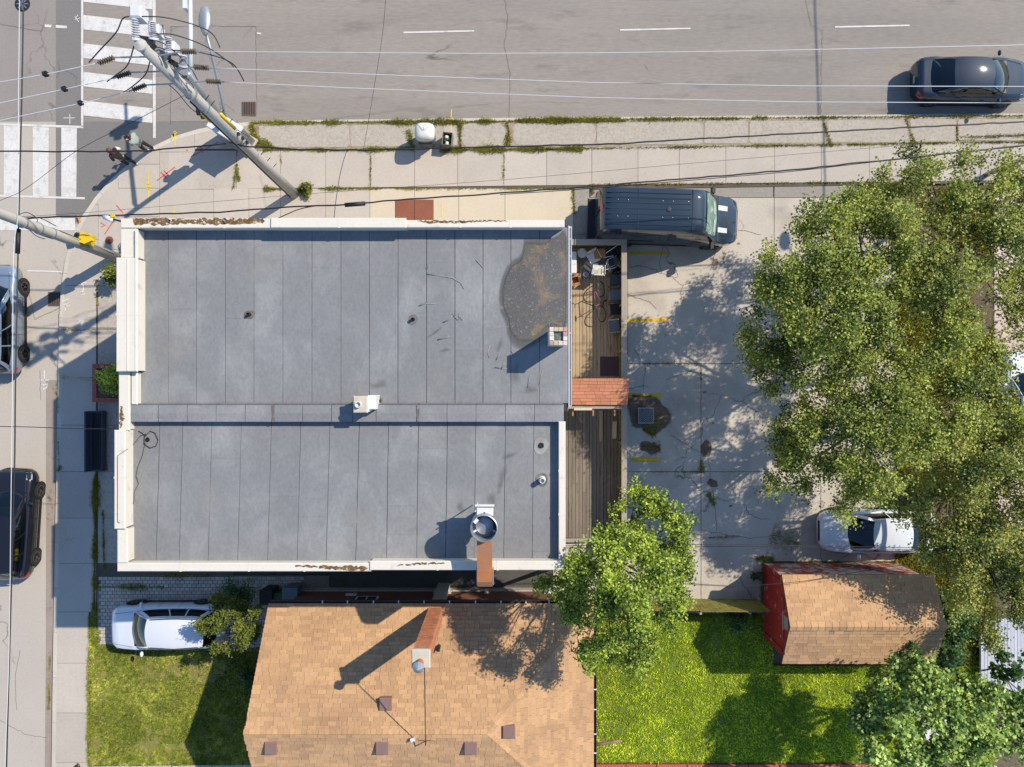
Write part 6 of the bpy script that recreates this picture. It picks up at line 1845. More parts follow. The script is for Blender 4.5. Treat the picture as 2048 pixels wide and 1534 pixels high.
# ---- the dark van
def make_van(loc, rz):
    e = empty('cargo_van', loc, rz, 'dark blue high-roofed van with ribbed roof parked in the lot', 'van')
    m = M['paint_van']
    L, Wd, Hh = 5.95, 2.0, 2.62
    hl, hw = L/2, Wd/2
    # half-section: widths at levels, roof height along the length
    topz = [(0,1.2),(.008,2.30),(.03,2.56),(.08,Hh),(.60,Hh),(.665,2.56),(.70,2.44),(.815,1.46),(.84,1.34),(.93,1.16),(.975,1.02),(1,.72)]
    wid = [(0,.93),(.01,.965),(.04,.995),(.1,1),(.8,1),(.88,.975),(.94,.92),(.98,.80),(1,.62)]
    def half(t):
        w = hw*interp(wid,t); zt = interp(topz,t); lo = .32
        pts = [(0,lo),(.9,lo),(.985,lo+.1),(1.0,.72)]
        zz = min(zt-.05, 1.1); pts.append((1.0, zz))
        tuck = lambda z: 1.0-.155*max(0,(z-1.1)/1.5)**1.15
        for q in (.35,.7,.9):
            z = zz+(zt-.10-zz)*q; pts.append((tuck(z), z))
        z = zt-.035; pts.append((tuck(z)-.025, z)); pts.append((tuck(zt)-.075, zt)); pts.append((.45, zt+.015)); pts.append((0, zt+.02))
        return [(w*y, z) for y, z in pts]
    def ring(t):
        x = -hl+L*t; h = half(t)
        return [(x,y,z) for y,z in h]+[(x,-y,z) for y,z in h[-2:0:-1]]
    ts = [0,.004,.01,.02,.03,.05,.08,.14,.3,.45,.6,.635,.665,.685,.70,.72,.75,.785,.815,.83,.84,.87,.90,.93,.955,.975,.99,1]
    MB().loft([ring(t) for t in ts]).build('body', m, e, 0.6)
    # windscreen: patch just proud of the sloped front between t .70 and .815
    def wsf(u, v):
        t = .812-.108*v; h = half(t); s = 2*u-1
        zt = interp(topz,t)
        return Vector((-hl+L*t+.012+.05*(1-s*s)*(1-v*.5), s*hw*(.83-.035*v), zt+.022+.006*(1-s*s)-.05*abs(s)**4))
    MB().patch(wsf, 14, 8).build('windshield', M['window_screen'], e, True)
    MB().patch(lambda u,v: wsf(u, v*.07)+Vector((.01,0,.004)), 12, 1).build('wiper_cowl', M['plastic_black'], e)
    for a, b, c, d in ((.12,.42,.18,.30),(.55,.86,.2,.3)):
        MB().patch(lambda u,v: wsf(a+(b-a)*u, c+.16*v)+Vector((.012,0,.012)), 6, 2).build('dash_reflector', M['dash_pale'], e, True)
    # roof ribs, cross bows
    for y in (-.62,-.42,-.22,0,.22,.42,.62):
        for x0, x1 in ((-2.72,-1.55),(-1.45,.55)):
            MB().cbox(x0,x1,y-.018,y+.018,Hh+.008,Hh+.034,.006).build('roof_rib', m, e)
    for x in (-2.80,-1.50,.62):
        MB().cbox(x-.02,x+.02,-.78,.78,Hh+.0,Hh+.028,.006).build('roof_bow', m, e)
    MB().lathe([(.10,Hh+.01),(.09,Hh+.05),(.02,Hh+.055)],16,(-.30,0,0)).build('roof_vent', M['plastic_black'], e)
    for x in (-2.3,-1.9,-.55,-.15,.45):
        for y in (-.32,.32): MB().ell((x,y,Hh+.036),.018,.018,.012,8,4).build('roof_bolt', M['galv'], e)
    for sg in (-1,1):
        tuck = lambda z: 1.0-.155*max(0,(z-1.1)/1.5)**1.15
        yq = lambda z: sg*(hw*tuck(z)+.006)
        for x0,x1 in ((-2.75,-1.55),(-1.45,-.15),(-.05,.95)):
            MB().patch(lambda u,v: Vector((x0+(x1-x0)*u, yq(1.42+.62*v), 1.42+.62*v)), 4, 3, sg > 0).build('side_window', M['window_glass'], e, True)
        MB().patch(lambda u,v: Vector((1.08+(.78-.35*v)*u, yq(1.30+.70*v)*(1-.03*u), 1.30+.70*v)), 4, 3, sg > 0).build('door_window', M['carglass_dark'], e, True)
        MB().obox((1.72, sg*(hw+.13), 1.45), .12,.26,.30).build('mirror', M['plastic_black'], e)
        MB().box(-2.1,.9,*sorted((sg*(hw-.005),sg*(hw+.02))),.62,.74).build('rubbing_strip', M['plastic_black'], e)
        MB().box(-2.6,-.6,*sorted((sg*(hw*.995),sg*(hw+.014))),1.27,1.30).build('door_rail', M['dark_metal'], e)
        for x in (-1.5,-.1,1.0): MB().tube([(x,sg*hw*1.0,.5),(x,sg*hw*1.002,1.1),(x,yq(1.9),1.9),(x,yq(2.4),2.4)], .007, 4).build('door_seam', M['black'], e)
        for x in (-1.75, 1.92):
            MB().lathe([(.42,0),(.41,.02),(.36,.021)],24,(x,sg*(hw-.015)-(0 if sg>0 else .02),.36),'Y').build('wheel_arch', M['plastic_black'], e)
            wheel(e, x, sg*(hw-.11), .35, .24, sg, 'rim')
        MB().patch(lambda u,v: Vector((hl*(.865+.115*u), sg*hw*interp(wid,.93+.058*u)*(1.01-.18*v), interp(topz,.93+.058*u)-.24+.22*v)), 5, 3, sg < 0).build('headlight', M['lamp_clear'], e, True)
        MB().box(-hl-.012,-hl+.10,*sorted((sg*(hw*.90),sg*(hw*.965))),.85,1.35).build('taillight', M['lamp_red'], e)
        MB().patch(lambda u,v: Vector((1.98+.42*u, sg*(.35+.20*v), interp(topz,(1.98+.42*u+hl)/L)+.026)), 3, 3, sg < 0).build('bonnet_vent', M['grey_metal'], e)
    MB().patch(lambda u,v: Vector((-hl-.004+.035*v, -.78+1.56*u, 1.45+.65*v)), 4, 3, True).build('rear_window', M['window_glass'], e, True)
    MB().box(-hl-.02,-hl+.02,-.008,.008,.6,2.3).build('door_seam', M['black'], e)
    MB().cbox(-hl-.28,-hl+.02,-.9,.9,.36,.50,.02).build('rear_step', M['plastic_black'], e)
    MB().obox((-hl+.06,0,2.52),.04,.3,.06).build('brake_light', M['lamp_red'], e)
    MB().obox((hl-.06,0,.62),.12,1.1,.25).build('grille', M['plastic_black'], e)
    return e
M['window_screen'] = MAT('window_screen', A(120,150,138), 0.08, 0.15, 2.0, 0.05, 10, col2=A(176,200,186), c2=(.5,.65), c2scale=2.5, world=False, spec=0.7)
make_van((6.42, 6.78, ZL), math.radians(-1.8))

# ================================================================ TREES AND SHRUBS
def leaf_mesh(name, pts, size, tone, m, updir=0.5, shape=0.42):
    n = len(pts)
    # leaf direction and normal
    d = rng.normal(0,1,(n,3)); d[:,2] *= 0.55; d[:,2] -= 0.15
    d /= np.linalg.norm(d,axis=1)[:,None]
    nm = rng.normal(0,1,(n,3)); nm[:,2] = np.abs(nm[:,2]) + updir
    nm -= (nm*d).sum(1)[:,None]*d
    nm /= np.linalg.norm(nm,axis=1)[:,None]
    s = np.cross(d, nm)
    L = size*rng.uniform(.65,1.35,n)[:,None]
    v = np.empty((n,4,3))
    v[:,0] = pts - d*L*.5
    v[:,1] = pts + s*L*shape - nm*L*.08
    v[:,2] = pts + d*L*.5
    v[:,3] = pts - s*L*shape - nm*L*.08
    me = bpy.data.meshes.new(name)
    me.vertices.add(4*n); me.vertices.foreach_set('co', v.ravel())
    me.loops.add(4*n); me.loops.foreach_set('vertex_index', np.arange(4*n,dtype=np.int32))
    me.polygons.add(n); me.polygons.foreach_set('loop_start', np.arange(0,4*n,4,dtype=np.int32)); me.polygons.foreach_set('loop_total', np.full(n,4,dtype=np.int32))
    at = me.attributes.new('tone','FLOAT','FACE'); at.data.foreach_set('value', np.clip(tone,0,1).astype(np.float32))
    me.update(calc_edges=True)
    me.materials.append(m)
    return me
def bez(a, b, bend, n=5):
    a, b = Vector(a), Vector(b)
    out = []
    mid = a.lerp(b,.5)+Vector(bend)
    for i in range(n+1):
        t = i/n
        out.append(a*(1-t)**2+mid*2*t*(1-t)+b*t*t)
    return out
def tree(name, label, base, fork, blobs, leaves, leafm, size=.11, trunk_r=.16, seed=1, cat='tree', cluster=.30, per=26, stems=1, group=None, tonebase=.45, flat=0.75, twigs=True):
    """blobs: (px, py, z, radius) foliage masses; each is reached by a limb from the fork"""
    r = random.Random(seed)
    g = np.random.default_rng(seed)
    e = empty(name, tuple(base), 0, label, cat, group)
    b0 = Vector(base)
    wood, twig = MB(), MB()
    forks = []
    for s in range(stems):
        f = Vector(fork)+Vector((r.uniform(-.5,.5),r.uniform(-.5,.5),r.uniform(-.3,.3)))*(0 if stems == 1 else 1)
        root = b0+Vector((r.uniform(-.15,.15),r.uniform(-.15,.15),0))*(0 if stems == 1 else 1)
        pts = bez(root-Vector((0,0,.15)), f, (r.uniform(-.2,.2),r.uniform(-.2,.2),0), 6)
        wood.tube([p-b0 for p in pts], [trunk_r*(1.25 if i == 0 else 1-.45*i/6) for i in range(7)], 10)
        forks.append((f, trunk_r*.55))
    P_all, T_all = [], []
    tot = sum(b[3]**2 for b in blobs)
    for (px, py, z, rad) in blobs:
        c = P(px, py, z)
        f, fr = min(forks, key=lambda q: (q[0]-c).length)
        limb = bez(f, c-Vector((0,0,rad*.25)), (r.uniform(-.3,.3),r.uniform(-.3,.3),r.uniform(.1,.5)), 6)
        wood.tube([p-b0 for p in limb], [max(.018, fr*.8*(1-.78*i/6)) for i in range(7)], 7)
        nleaf = int(leaves*rad**2/tot)
        ncl = max(4, nleaf//per)
        # side shoots: each carries a lumpy mass of clusters, with gaps between them
        ns = max(4, int(round(8*rad)))
        sd_ = g.normal(0,1,(ns,3)); sd_[:,2] = sd_[:,2]*.7+.2
        sd_ /= np.linalg.norm(sd_,axis=1)[:,None]
        sc_ = np.array(c)+sd_*(rad*g.uniform(.45,1.05,ns))[:,None]*np.array([1,1,flat])
        sr_ = rad*g.uniform(.24,.46,ns)
        which = g.choice(ns, ncl, p=(sr_**2/np.sum(sr_**2)))
        dirs = g.normal(0,1,(ncl,3)); dirs[:,2] = dirs[:,2]*.8+.2
        dirs /= np.linalg.norm(dirs,axis=1)[:,None]
        rr = sr_[which]*(g.random(ncl)**.5)*g.uniform(.7,1.35,ncl)
        cc = sc_[which]+dirs*rr[:,None]*np.array([1.1,1.1,.7])
        for j in range(ns):
            st = limb[r.choice((3,4,5,6))]
            wood.tube([p-b0 for p in bez(st, Vector(sc_[j]), (r.uniform(-.15,.15),r.uniform(-.15,.15),r.uniform(0,.2)), 4)], [max(.012,fr*.2),.02,.016,.012,.008], 5, False)
        for i in range(ncl):
            if twigs and (i % 3 == 0):
                st = Vector(sc_[which[i]])
                q = Vector(cc[i])
                twig.tube([p-b0 for p in bez(st, q, (r.uniform(-.12,.12),r.uniform(-.12,.12),r.uniform(0,.15)), 3)], [.010,.008,.006,.004], 3, False)
        # each cluster: an elongated spray
        ax = dirs+g.normal(0,.5,(ncl,3)); ax /= np.linalg.norm(ax,axis=1)[:,None]
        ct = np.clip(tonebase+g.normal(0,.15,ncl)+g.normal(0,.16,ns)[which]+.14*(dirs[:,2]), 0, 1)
        k = np.repeat(np.arange(ncl), per)
        t = g.uniform(-1,1,len(k))
        pts = cc[k]+ax[k]*(t*cluster*1.25)[:,None]+g.normal(0,cluster*.42,(len(k),3))*(1-.4*np.abs(t))[:,None]
        P_all.append(pts); T_all.append(ct[k]+g.normal(0,.2,len(k)))
    pts = np.concatenate(P_all); tone = np.concatenate(T_all)
    keep = pts[:,2] > .12
    pts, tone = pts[keep], tone[keep]
    wood.build('trunk', M['bark'], e, True)
    if twigs: twig.build('branches', M['bark'], e)['kind'] = 'stuff'
    link('crown', leaf_mesh('crown', pts-np.array(b0), size, tone, leafm), None, e)
    return e
GT = 'trees along the east side of the lot'
# A: the tree over the lot
tree('broadleaf_tree', 'broad green tree whose crown overhangs the parking lot nearest the van', P(1745,742), P(1730,690,3.2),
     [(1565,555,6.0,1.0),(1655,470,6.4,1.1),(1590,610,6.4,1.3),(1545,680,5.6,1.0),(1660,640,7.2,1.25),(1690,760,6.2,1.2),(1555,745,5.4,.8),(1620,720,6.4,1.15),(1690,540,6.8,1.1),(1720,440,6.4,1.1),(1770,620,6.8,1.1),(1620,550,7.0,1.0),(1745,555,6.4,.95),(1700,680,6.2,.9)],
     54000, M['leaf_a'], .082, .19, 3, group=GT)
# B: multi-stemmed tree at the top right
tree('broadleaf_tree', 'multi-stemmed tree at the pavement, topmost of the crowns', P(1905,560), P(1900,505,2.6),
     [(1840,345,5.2,.8),(1800,400,5.6,1.0),(1880,400,6.4,1.15),(1960,380,6.4,1.1),(2030,360,6.2,1.0),(1750,470,6.0,.95),(1850,480,7.2,1.15),(1990,480,7.0,1.2),(1925,560,7.2,1.1),(2040,560,6.6,1.0),(2030,650,6.6,1.1),(2060,450,6.4,1.0),(1860,600,6.2,1.0),(1710,410,5.2,.7)],
     44000, M['leaf_b'], .082, .10, 5, stems=4, group=GT)
# C: tree over the middle of the lot edge
tree('broadleaf_tree', 'spreading tree in the middle of the crown mass over the lot edge', P(1720,868), P(1715,850,3.0),
     [(1590,850,5.0,.95),(1600,930,5.2,1.05),(1680,960,5.6,1.05),(1660,880,6.4,1.1),(1740,820,6.8,1.25),(1760,920,6.6,1.2),(1840,760,6.8,1.2),(1830,860,7.0,1.2),(1910,700,6.6,1.2),(1960,800,7.0,1.2),(2050,840,6.6,1.1),(1990,730,6.4,.8),(1760,700,6.4,.9)],
     60000, M['leaf_a'], .08, .17, 8, group=GT)
# D: sunlit olive crown at the right
tree('broadleaf_tree', 'olive green sunlit tree at the right above the white car and shed', P(1880,985), P(1900,975,3.2),
     [(1900,930,6.6,1.25),(1990,900,6.8,1.3),(2050,980,6.2,1.2),(1870,1020,5.2,1.0),(1950,1020,5.8,1.2),(1880,1100,4.3,.8),(1960,1120,4.7,1.1),(2040,1100,5.0,1.2),(1925,1180,4.2,.8),(2010,1200,4.6,.95),(1990,1245,4.2,.65),(1800,985,5.0,.85),(1850,1060,4.2,.5)],
     60000, M['leaf_d'], .078, .18, 13, group=GT)
# E: pale-leaved tree in the bottom right corner
tree('broadleaf_tree', 'pale green large-leaved tree in the bottom right corner', P(1835,1395), P(1850,1410,2.4),
     [(1800,1335,4.2,.65),(1850,1345,4.6,.6),(1770,1420,4.6,.85),(1740,1400,3.8,.5),(1840,1420,5.2,.9),(1900,1370,4.8,.75),(1920,1450,5.2,.95),(1980,1400,4.8,.8),(1760,1490,4.4,.75),(1850,1500,5.0,.95),(1960,1510,4.8,.9),(2040,1500,4.8,.9),(2040,1420,4.6,.7),(1720,1450,3.6,.45)],
     20000, M['leaf_e'], .13, .12, 17, cluster=.24, per=14, tonebase=.5)
# sapling at the far right edge
tree('sapling', 'thin dark-leaved sapling above the pale board deck at the right edge', P(1955,1345), P(2000,1330,2.2),
     [(1990,1300,3.4,.35),(2030,1330,3.6,.4),(2010,1370,3.2,.4),(2040,1400,3.6,.45),(1985,1340,3.0,.25)], 900, M['leaf_dark'], .16, .04, 19, cluster=.2, per=10)
# F: bright tree between deck and house
tree('broadleaf_tree', 'bright green tree between the dark deck and the shingled house', P(1196,1106), P(1205,1105,4.2),
     [(1280,1020,7.0,.75),(1320,1070,7.2,.85),(1250,1080,8.2,.8),(1345,1130,6.8,.8),(1180,1120,7.6,.9),(1270,1150,9.0,1.0),(1130,1160,6.6,.65),(1160,1200,7.4,.8),(1240,1220,8.6,.95),(1330,1190,7.4,.75),(1190,1270,7.2,.7),(1260,1300,7.0,.7),(1300,1250,7.4,.65),(1225,1320,6.4,.35),(1185,1330,6.4,.25),(1300,1000,6.8,.35)],
     44000, M['leaf_f'], .078, .14, 23, cluster=.24, per=24, tonebase=.42)
# G: small tree at the driveway
tree('small_tree', 'small bushy tree over the rear of the white driveway car', P(478,1235), P(475,1238,1.6),
     [(425,1255,2.8,.42),(455,1240,3.0,.45),(490,1240,3.0,.5),(470,1275,3.0,.5),(445,1290,2.7,.35),(500,1265,2.6,.35),(440,1215,2.7,.4),(480,1210,2.6,.45),(505,1225,2.2,.3)],
     11000, M['leaf_g'], .07, .06, 29, cluster=.16, per=22)
# shrubs
def shrub(label, px, py, rad, h, n, leafm, size, seed, z0=ZS):
    return tree('shrub', label, P(px,py)+Vector((0,0,z0-.02)), P(px,py)+Vector((0,0,z0+h*.3)), [(px+dx*rad*30, py+dy*rad*30, z0+h*f, rad*.62) for dx,dy,f in ((-.5,-.4,.5),(.5,-.3,.55),(0,.5,.5),(0,0,.8),(.4,.5,.45))], n, leafm, size, .02, seed, 'shrub', rad*.35, 16, twigs=False)
shrub('dark green shrub with pale new leaves in the house shade at the lawn edge', 497, 1358, .35, .7, 900, M['leaf_dark'], .10, 31, .12)
shrub('thin grey-leaved shrub in the shade of the building above the driveway', 470, 1185, .75, 1.6, 2600, M['leaf_dark'], .07, 33, .10)
shrub('low leafy weed clump growing against the foot of the tall utility pole', 612, 380, .28, .3, 800, M['leaf_g'], .07, 35)
shrub('bright leafy creeper hanging below the parapet by the concrete pole', 226, 545, .42, 1.2, 1900, M['leaf_g'], .09, 37)
shrub('dark tuft of leaves growing at the building corner below the parapet end', 272, 470, .22, 1.9, 500, M['leaf_dark'], .08, 39)
shrub('leafy bush beside the north wall of the shed corner', 1512, 1150, .22, .5, 500, M['leaf_dark'], .08, 41, ZL)
shrub('dark green bush in the shade behind the board fence', 1470, 1240, .45, .7, 1500, M['leaf_dark'], .08, 43, .05)
shrub('leafy climbing bush shading the east end of the shed roof', 1815, 1290, .7, 3.4, 2500, M['leaf_dark'], .12, 45, .05)

shrub('dense dark shrub filling the gap between the shed end and the pale platform', 1905, 1225, .85, 2.2, 4200, M['leaf_dark'], .12, 51, .05)
shrub('second dark shrub in the gap behind the shed nearer the pale green tree', 1890, 1300, .75, 1.8, 3200, M['leaf_dark'], .12, 53, .05)

# ================================================================ STREET FURNITURE AND SMALL THINGS
# domed litter bin
bp = P(856, 283)
bn = empty('litter_bin', (bp.x, bp.y, ZS), 0, 'white and grey dome-topped litter bin on the boulevard', 'litter bin')
def rrect(w, d, z, n=6, p=3.2):
    out = []
    for k in range(24):
        t = 2*PI*k/24; c, s = math.cos(t), math.sin(t)
        out.append((w*math.copysign(abs(c)**(2/p), c), d*math.copysign(abs(s)**(2/p), s), z))
    return out
MB().loft([rrect(.33,.30,0), rrect(.36,.33,.1), rrect(.40,.37,.85)]).build('body', M['plastic_grey'], bn, 0.6)
MB().loft([rrect(.405,.375,.852), rrect(.42,.39,.90), rrect(.42,.39,.98), rrect(.405,.375,1.0)]).build('band', M['cloth_mint'], bn, 0.6)
dome = [rrect(.41,.38,1.0)]
for k in range(1, 7):
    a = k/6*PI/2; dome.append([(x, y-.06*math.sin(a), 1.0+.30*math.sin(a)) for x, y, _ in rrect(.41*math.cos(a)**.7+.004,.38*math.cos(a)**.7+.004,0)])
MB().loft(dome).build('dome', M['plastic_white'], bn, 0.7)
for s in (-.20, 0, .20):
    MB().tube([(s*1.7,.36*(1-.1*abs(s)),1.02),(s*1.45,.27,1.18),(s*.8,.10,1.29),(s*.2,-.04,1.325)], .007, 5).build('dome_rib', M['plastic_grey'], bn)
MB().box(-.28,.28,-.385,-.36,.62,.78).build('slot', M['black'], bn)
# wooden crate with rubbish
cp = P(897, 288)
cr = empty('rubbish_crate', (cp.x, cp.y, ZS), math.radians(-6), 'brown wooden crate with rubbish beside the domed bin', 'crate')
for x0,x1,y0,y1 in ((-.21,.21,-.27,-.245),(-.21,.21,.245,.27),(-.21,-.185,-.244,.244),(.185,.21,-.244,.244)):
    MB().cbox(x0,x1,y0,y1,.0,.55,.006).build('side', M['deck_old'], cr)
MB().box(-.185,.185,-.244,.244,.02,.12).build('base', M['roof_under'], cr)
for k in range(7):
    o = MB().ell((random.uniform(-.11,.11),random.uniform(-.16,.16),.3+random.uniform(0,.1)), .09,.1,.06,8,5).build('rubbish_bag', M[random.choice(['plastic_white','plastic_white','plastic_green','cloth_white','cardboard'])], cr, True)
# wall bench / dark box in front of the building
dx0, dx1, dy0, dy1 = P(180,0,.5).x, P(206,0,.5).x, P(0,942,.5).y, P(0,822,.5).y
bt = empty('dark_bench', ((dx0+dx1)/2,(dy0+dy1)/2,ZS), 0, 'long dark blue metal bench box on the shaded sidewalk', 'bench')
hx, hy = (dx1-dx0)/2, (dy1-dy0)/2
MB().cbox(-hx,hx,-hy,hy,.12,.42,.01).build('seat_box', M['dark_blue_metal'], bt)
for k in range(4): MB().box(-hx+.12+k*.1,-hx+.20+k*.1,-hy+.06,hy-.06,.42,.44).build('slat', M['black'], bt)
MB().box(-hx,-hx+.06,-hy,hy,.42,.78).build('backrest', M['dark_blue_metal'], bt)
for sy in (-1,1): MB().box(-hx+.05,hx-.05,sy*(hy-.12)-.04,sy*(hy-.12)+.04,0,.12).build('leg', M['black'], bt)
q = P(214,936); o = tag(MB().obox((q.x,q.y,ZS+.09), .22,.2,.16,.3).build('brick_block', M['red_block']), 'small red block on the ground at the end of the dark bench', 'block')
# red block planter with a bush
q = P(222, 766)
pl = empty('block_planter', (q.x,q.y,ZS), 0, 'planter of pinkish red blocks with a bush against the building front', 'planter')
for x0,x1,y0,y1 in ((-.5,.6,.62,.80),(-.5,.6,-.80,-.62),(-.5,-.32,-.61,.61)):
    n_ = int(max(x1-x0,y1-y0)/.3+.5)
    for k in range(n_):
        for j in range(2):
            if x1-x0 > y1-y0: b = (x0+(x1-x0)*k/n_+.004, x0+(x1-x0)*(k+1)/n_-.004, y0, y1)
            else: b = (x0, x1, y0+(y1-y0)*k/n_+.004, y0+(y1-y0)*(k+1)/n_-.004)
            MB().cbox(*b, j*.2+.002, j*.2+.196, .01).build('block', M['red_block'], pl)
MB().box(-.31,.6,-.61,.61,0,.34).build('soil', M['soil'], pl)
shrub('rounded green bush growing in the red block planter', 226, 757, .62, .95, 3400, M['leaf_f'], .075, 47, ZS+.3)
# low wooden bar crossing the sidewalk (barrier pole lying from planter to kerb)
o = MB().tube([P(120,753,ZS+.05), P(198,763,ZS+.35)], .035, 6).build('wooden_pole', M['deck_wood'], None, True); tag(o, 'thin wooden pole lying from the planter across the shaded sidewalk', 'pole')
# wheelie bins in the alley
def bin_(px, py, w, d, h, m, label):
    c = P(px,py,h); e = empty('wheelie_bin', (c.x,c.y,.09), 0, label, 'bin')
    MB().loft([[(-w*.42,-d*.42,0),(w*.42,-d*.42,0),(w*.42,d*.42,0),(-w*.42,d*.42,0)],[(-w/2,-d/2,h-.06),(w/2,-d/2,h-.06),(w/2,d/2,h-.06),(-w/2,d/2,h-.06)]]).build('body', M[m], e)
    MB().cbox(-w/2-.02,w/2+.02,-d/2-.02,d/2+.02,h-.06,h,.02).build('lid', M[m], e)
    MB().tube([(-w/2,-d/2-.05,h-.08),(w/2,-d/2-.05,h-.08)],.018,6).build('handle', M['black'], e)
    for s in (-1,1): MB().lathe([(.1,-.03),(.1,.03)],12,(s*w*.4,-d*.42,.1),'X').build('wheel', M['black'], e)
bin_(533,1193,.5,.55,1.0,'plastic_black','black wheelie bin in the dark alley beside the green one')
bin_(556,1196,.42,.4,.8,'plastic_green','green bin between the black and the blue bin in the alley')
bin_(581,1190,.6,.6,1.05,'plastic_blue','blue recycling bin in the dark alley by the house corner')

# ---------------------------------------------------------------- furniture on the sunny deck
def leg4(e, w, d, h, r, m, splay=.04):
    for sx in (-1,1):
        for sy in (-1,1): MB().tube([(sx*(w/2+splay),sy*(d/2+splay),0),(sx*w/2,sy*d/2,h)], r, 6).build('leg', M[m], e)
def deckloc(px, py, z): 
    q = P(px,py,z); return (q.x,q.y,ZF)
e = empty('round_stool', deckloc(1164,506,ZF+.5), 0, 'white round-topped stool in the corner of the sunny deck', 'stool')
leg4(e,.2,.2,.46,.014,'white_metal',.05); MB().lathe([(.19,.46),(.20,.48),(.19,.5),(.02,.5)],24).build('seat', M['plastic_white'], e)
def chair(px, py, rz, m, label, fm='white_metal', back=True, z=.45):
    e = empty('chair', deckloc(px,py,ZF+z), rz, label, 'chair')
    leg4(e,.40,.38,z,.016,fm)
    MB().cbox(-.22,.22,-.22,.22,z-.02,z+.025,.012).build('seat', M[m], e)
    if back:
        MB().obox((0,.24,z+.25),.42,.035,.30,0,-.15).build('backrest', M[m], e)
        for s in (-1,1): MB().tube([(s*.2,.2,z),(s*.2,.28,z+.42)],.014,6).build('back_post', M[fm], e)
    for s in (-1,1):
        MB().tube([(s*.24,-.18,z),(s*.25,-.18,z+.2),(s*.25,.2,z+.22)],.014,6).build('armrest', M[fm], e)
    return e
chair(1187,515,.5,'plastic_white','white chair tucked beside the cardboard-topped table on the deck')
chair(1222,508,-1.2,'black','black chair in the far corner of the sunny deck','dark_metal')
chair(1218,527,-1.4,'dark_blue_metal','white-framed chair with dark seat below the corner chair','white_metal')
chair(1197,540,3.1,'plastic_white','white chair carrying magazines in the middle of the deck')
chair(1230,560,-1.5,'dark_blue_metal','dark blue chair right above the bicycle on the deck','dark_metal')
chair(1230,590,-1.5,'plastic_blue','grey-blue chair behind the bicycle frame','dark_metal')
chair(1231,618,-1.5,'black','black chair behind the lower bicycle wheel','dark_metal')
e = empty('side_table', deckloc(1200,507,ZF+.55), .15, 'small table with a torn cardboard top between the deck chairs', 'table')
leg4(e,.34,.30,.50,.014,'dark_metal',.02); MB().cbox(-.24,.24,-.19,.19,.5,.53,.01).build('table_top', M['cardboard'], e)
e = empty('plastic_tub', deckloc(1229,652,ZF+.4), .1, 'grey blue plastic tub with white rim at the south end of the chairs', 'tub')
MB().loft([[(-.17,-.22,0),(.17,-.22,0),(.17,.22,0),(-.17,.22,0)],[(-.21,-.26,.36),(.21,-.26,.36),(.21,.26,.36),(-.21,.26,.36)]]).build('body', M['plastic_blue'], e)
MB().box(-.22,.22,.25,.29,.33,.39).build('rim', M['plastic_white'], e); MB().box(-.22,.22,-.27,-.25,.33,.39).build('rim', M['plastic_white'], e)
e = empty('wall_cabinet', deckloc(1146,520,ZF+.7), 0, 'pale cabinet standing against the building wall on the deck', 'cabinet')
MB().cbox(-.16,.14,-.55,.35,0,.72,.02).build('body', M['plastic_white'], e); MB().box(.142,.16,-.5,-.12,.06,.68).build('door', M['slab_beige'], e); MB().box(.142,.16,-.08,.3,.06,.68).build('door', M['slab_beige'], e)
e = empty('glass_jar', deckloc(1172,549,ZF+.1), 0, 'round glass ashtray jar on the sunny deck boards', 'jar')
MB().lathe([(.10,0),(.125,.06),(.115,.12),(.09,.12),(.085,.03)],18).build('bowl', M['galv'], e); MB().lathe([(.05,.03),(.05,.05)],10).build('ash', M['silt'], e)
for k,(px,py,rz,mm,lb) in enumerate(((1192,534,.2,'cloth_white','pale magazine stack on the white chair'),(1200,544,-.3,'slab_beige','cream magazine lying on the white chair edge'),(1190,545,1.3,'cloth_mint','greenish magazine beside the magazine stack'))):
    q = P(px,py,ZF+.5); o = MB().obox((q.x,q.y,ZF+.49+.012*k),.21,.28,.022,rz).build('magazine', M[mm]); tag(o, lb, 'magazine')
q = P(1219,732,ZF); o = MB().cbox(q.x-.40,q.x+.40,q.y-.42,q.y+.40,ZF+.008,ZF+.025,.006).build('door_mat', M['mat_purple']); tag(o, 'dark purple square mat on the deck beside the tiled roof', 'mat')
# more odds and ends
o = MB().tube([P(1212,506,ZF+1.0), P(1240,487,ZF+1.1)], .014, 6).build('white_pole', M['white_metal'], None, True); tag(o, 'thin white pole leaning in the corner of the deck fence', 'pole')
e = empty('folded_chair', deckloc(1225,531,ZF+.3), .4, 'folded white chair frame leaning on the dark chair by the fence', 'folded chair')
for r_ in (.20,.26): MB().tube([(-r_,-.22,.5),(-r_,.18,.62),(-r_*.6,.27,.64),(r_*.6,.27,.64),(r_,.18,.62),(r_,-.22,.5)], .013, 6).build('frame', M['white_metal'], e, True)
MB().tube([(-.2,-.05,.54),(.2,-.05,.54)], .012, 6).build('crossbar', M['white_metal'], e)
e = empty('folded_chair', deckloc(1182,527,ZF+.1), -.7, 'folded white garden chair lying below the round stool', 'folded chair')
for s_ in (-1,1): MB().tube([(s_*.2,-.4,.05),(s_*.16,.4,.16)], .015, 6).build('frame', M['white_metal'], e)
for k in range(4): MB().box(-.18,.18,-.3+.17*k,-.18+.17*k,.09+.02*k,.10+.02*k).build('slat', M['plastic_white'], e)
e = empty('bin_bag', deckloc(1235,545,ZF+.3), 0, 'knotted black bag between the dark deck chairs', 'bag')
MB().ell((0,0,.2),.22,.20,.21,12,8).build('body', M['black'], e, True); MB().tube([(0,0,.38),(.02,.01,.47)], [.04,.06], 7).build('knot', M['black'], e)
e = empty('cardboard_box', deckloc(1150,560,ZF+.2), .2, 'open cardboard box against the wall side of the deck', 'box')
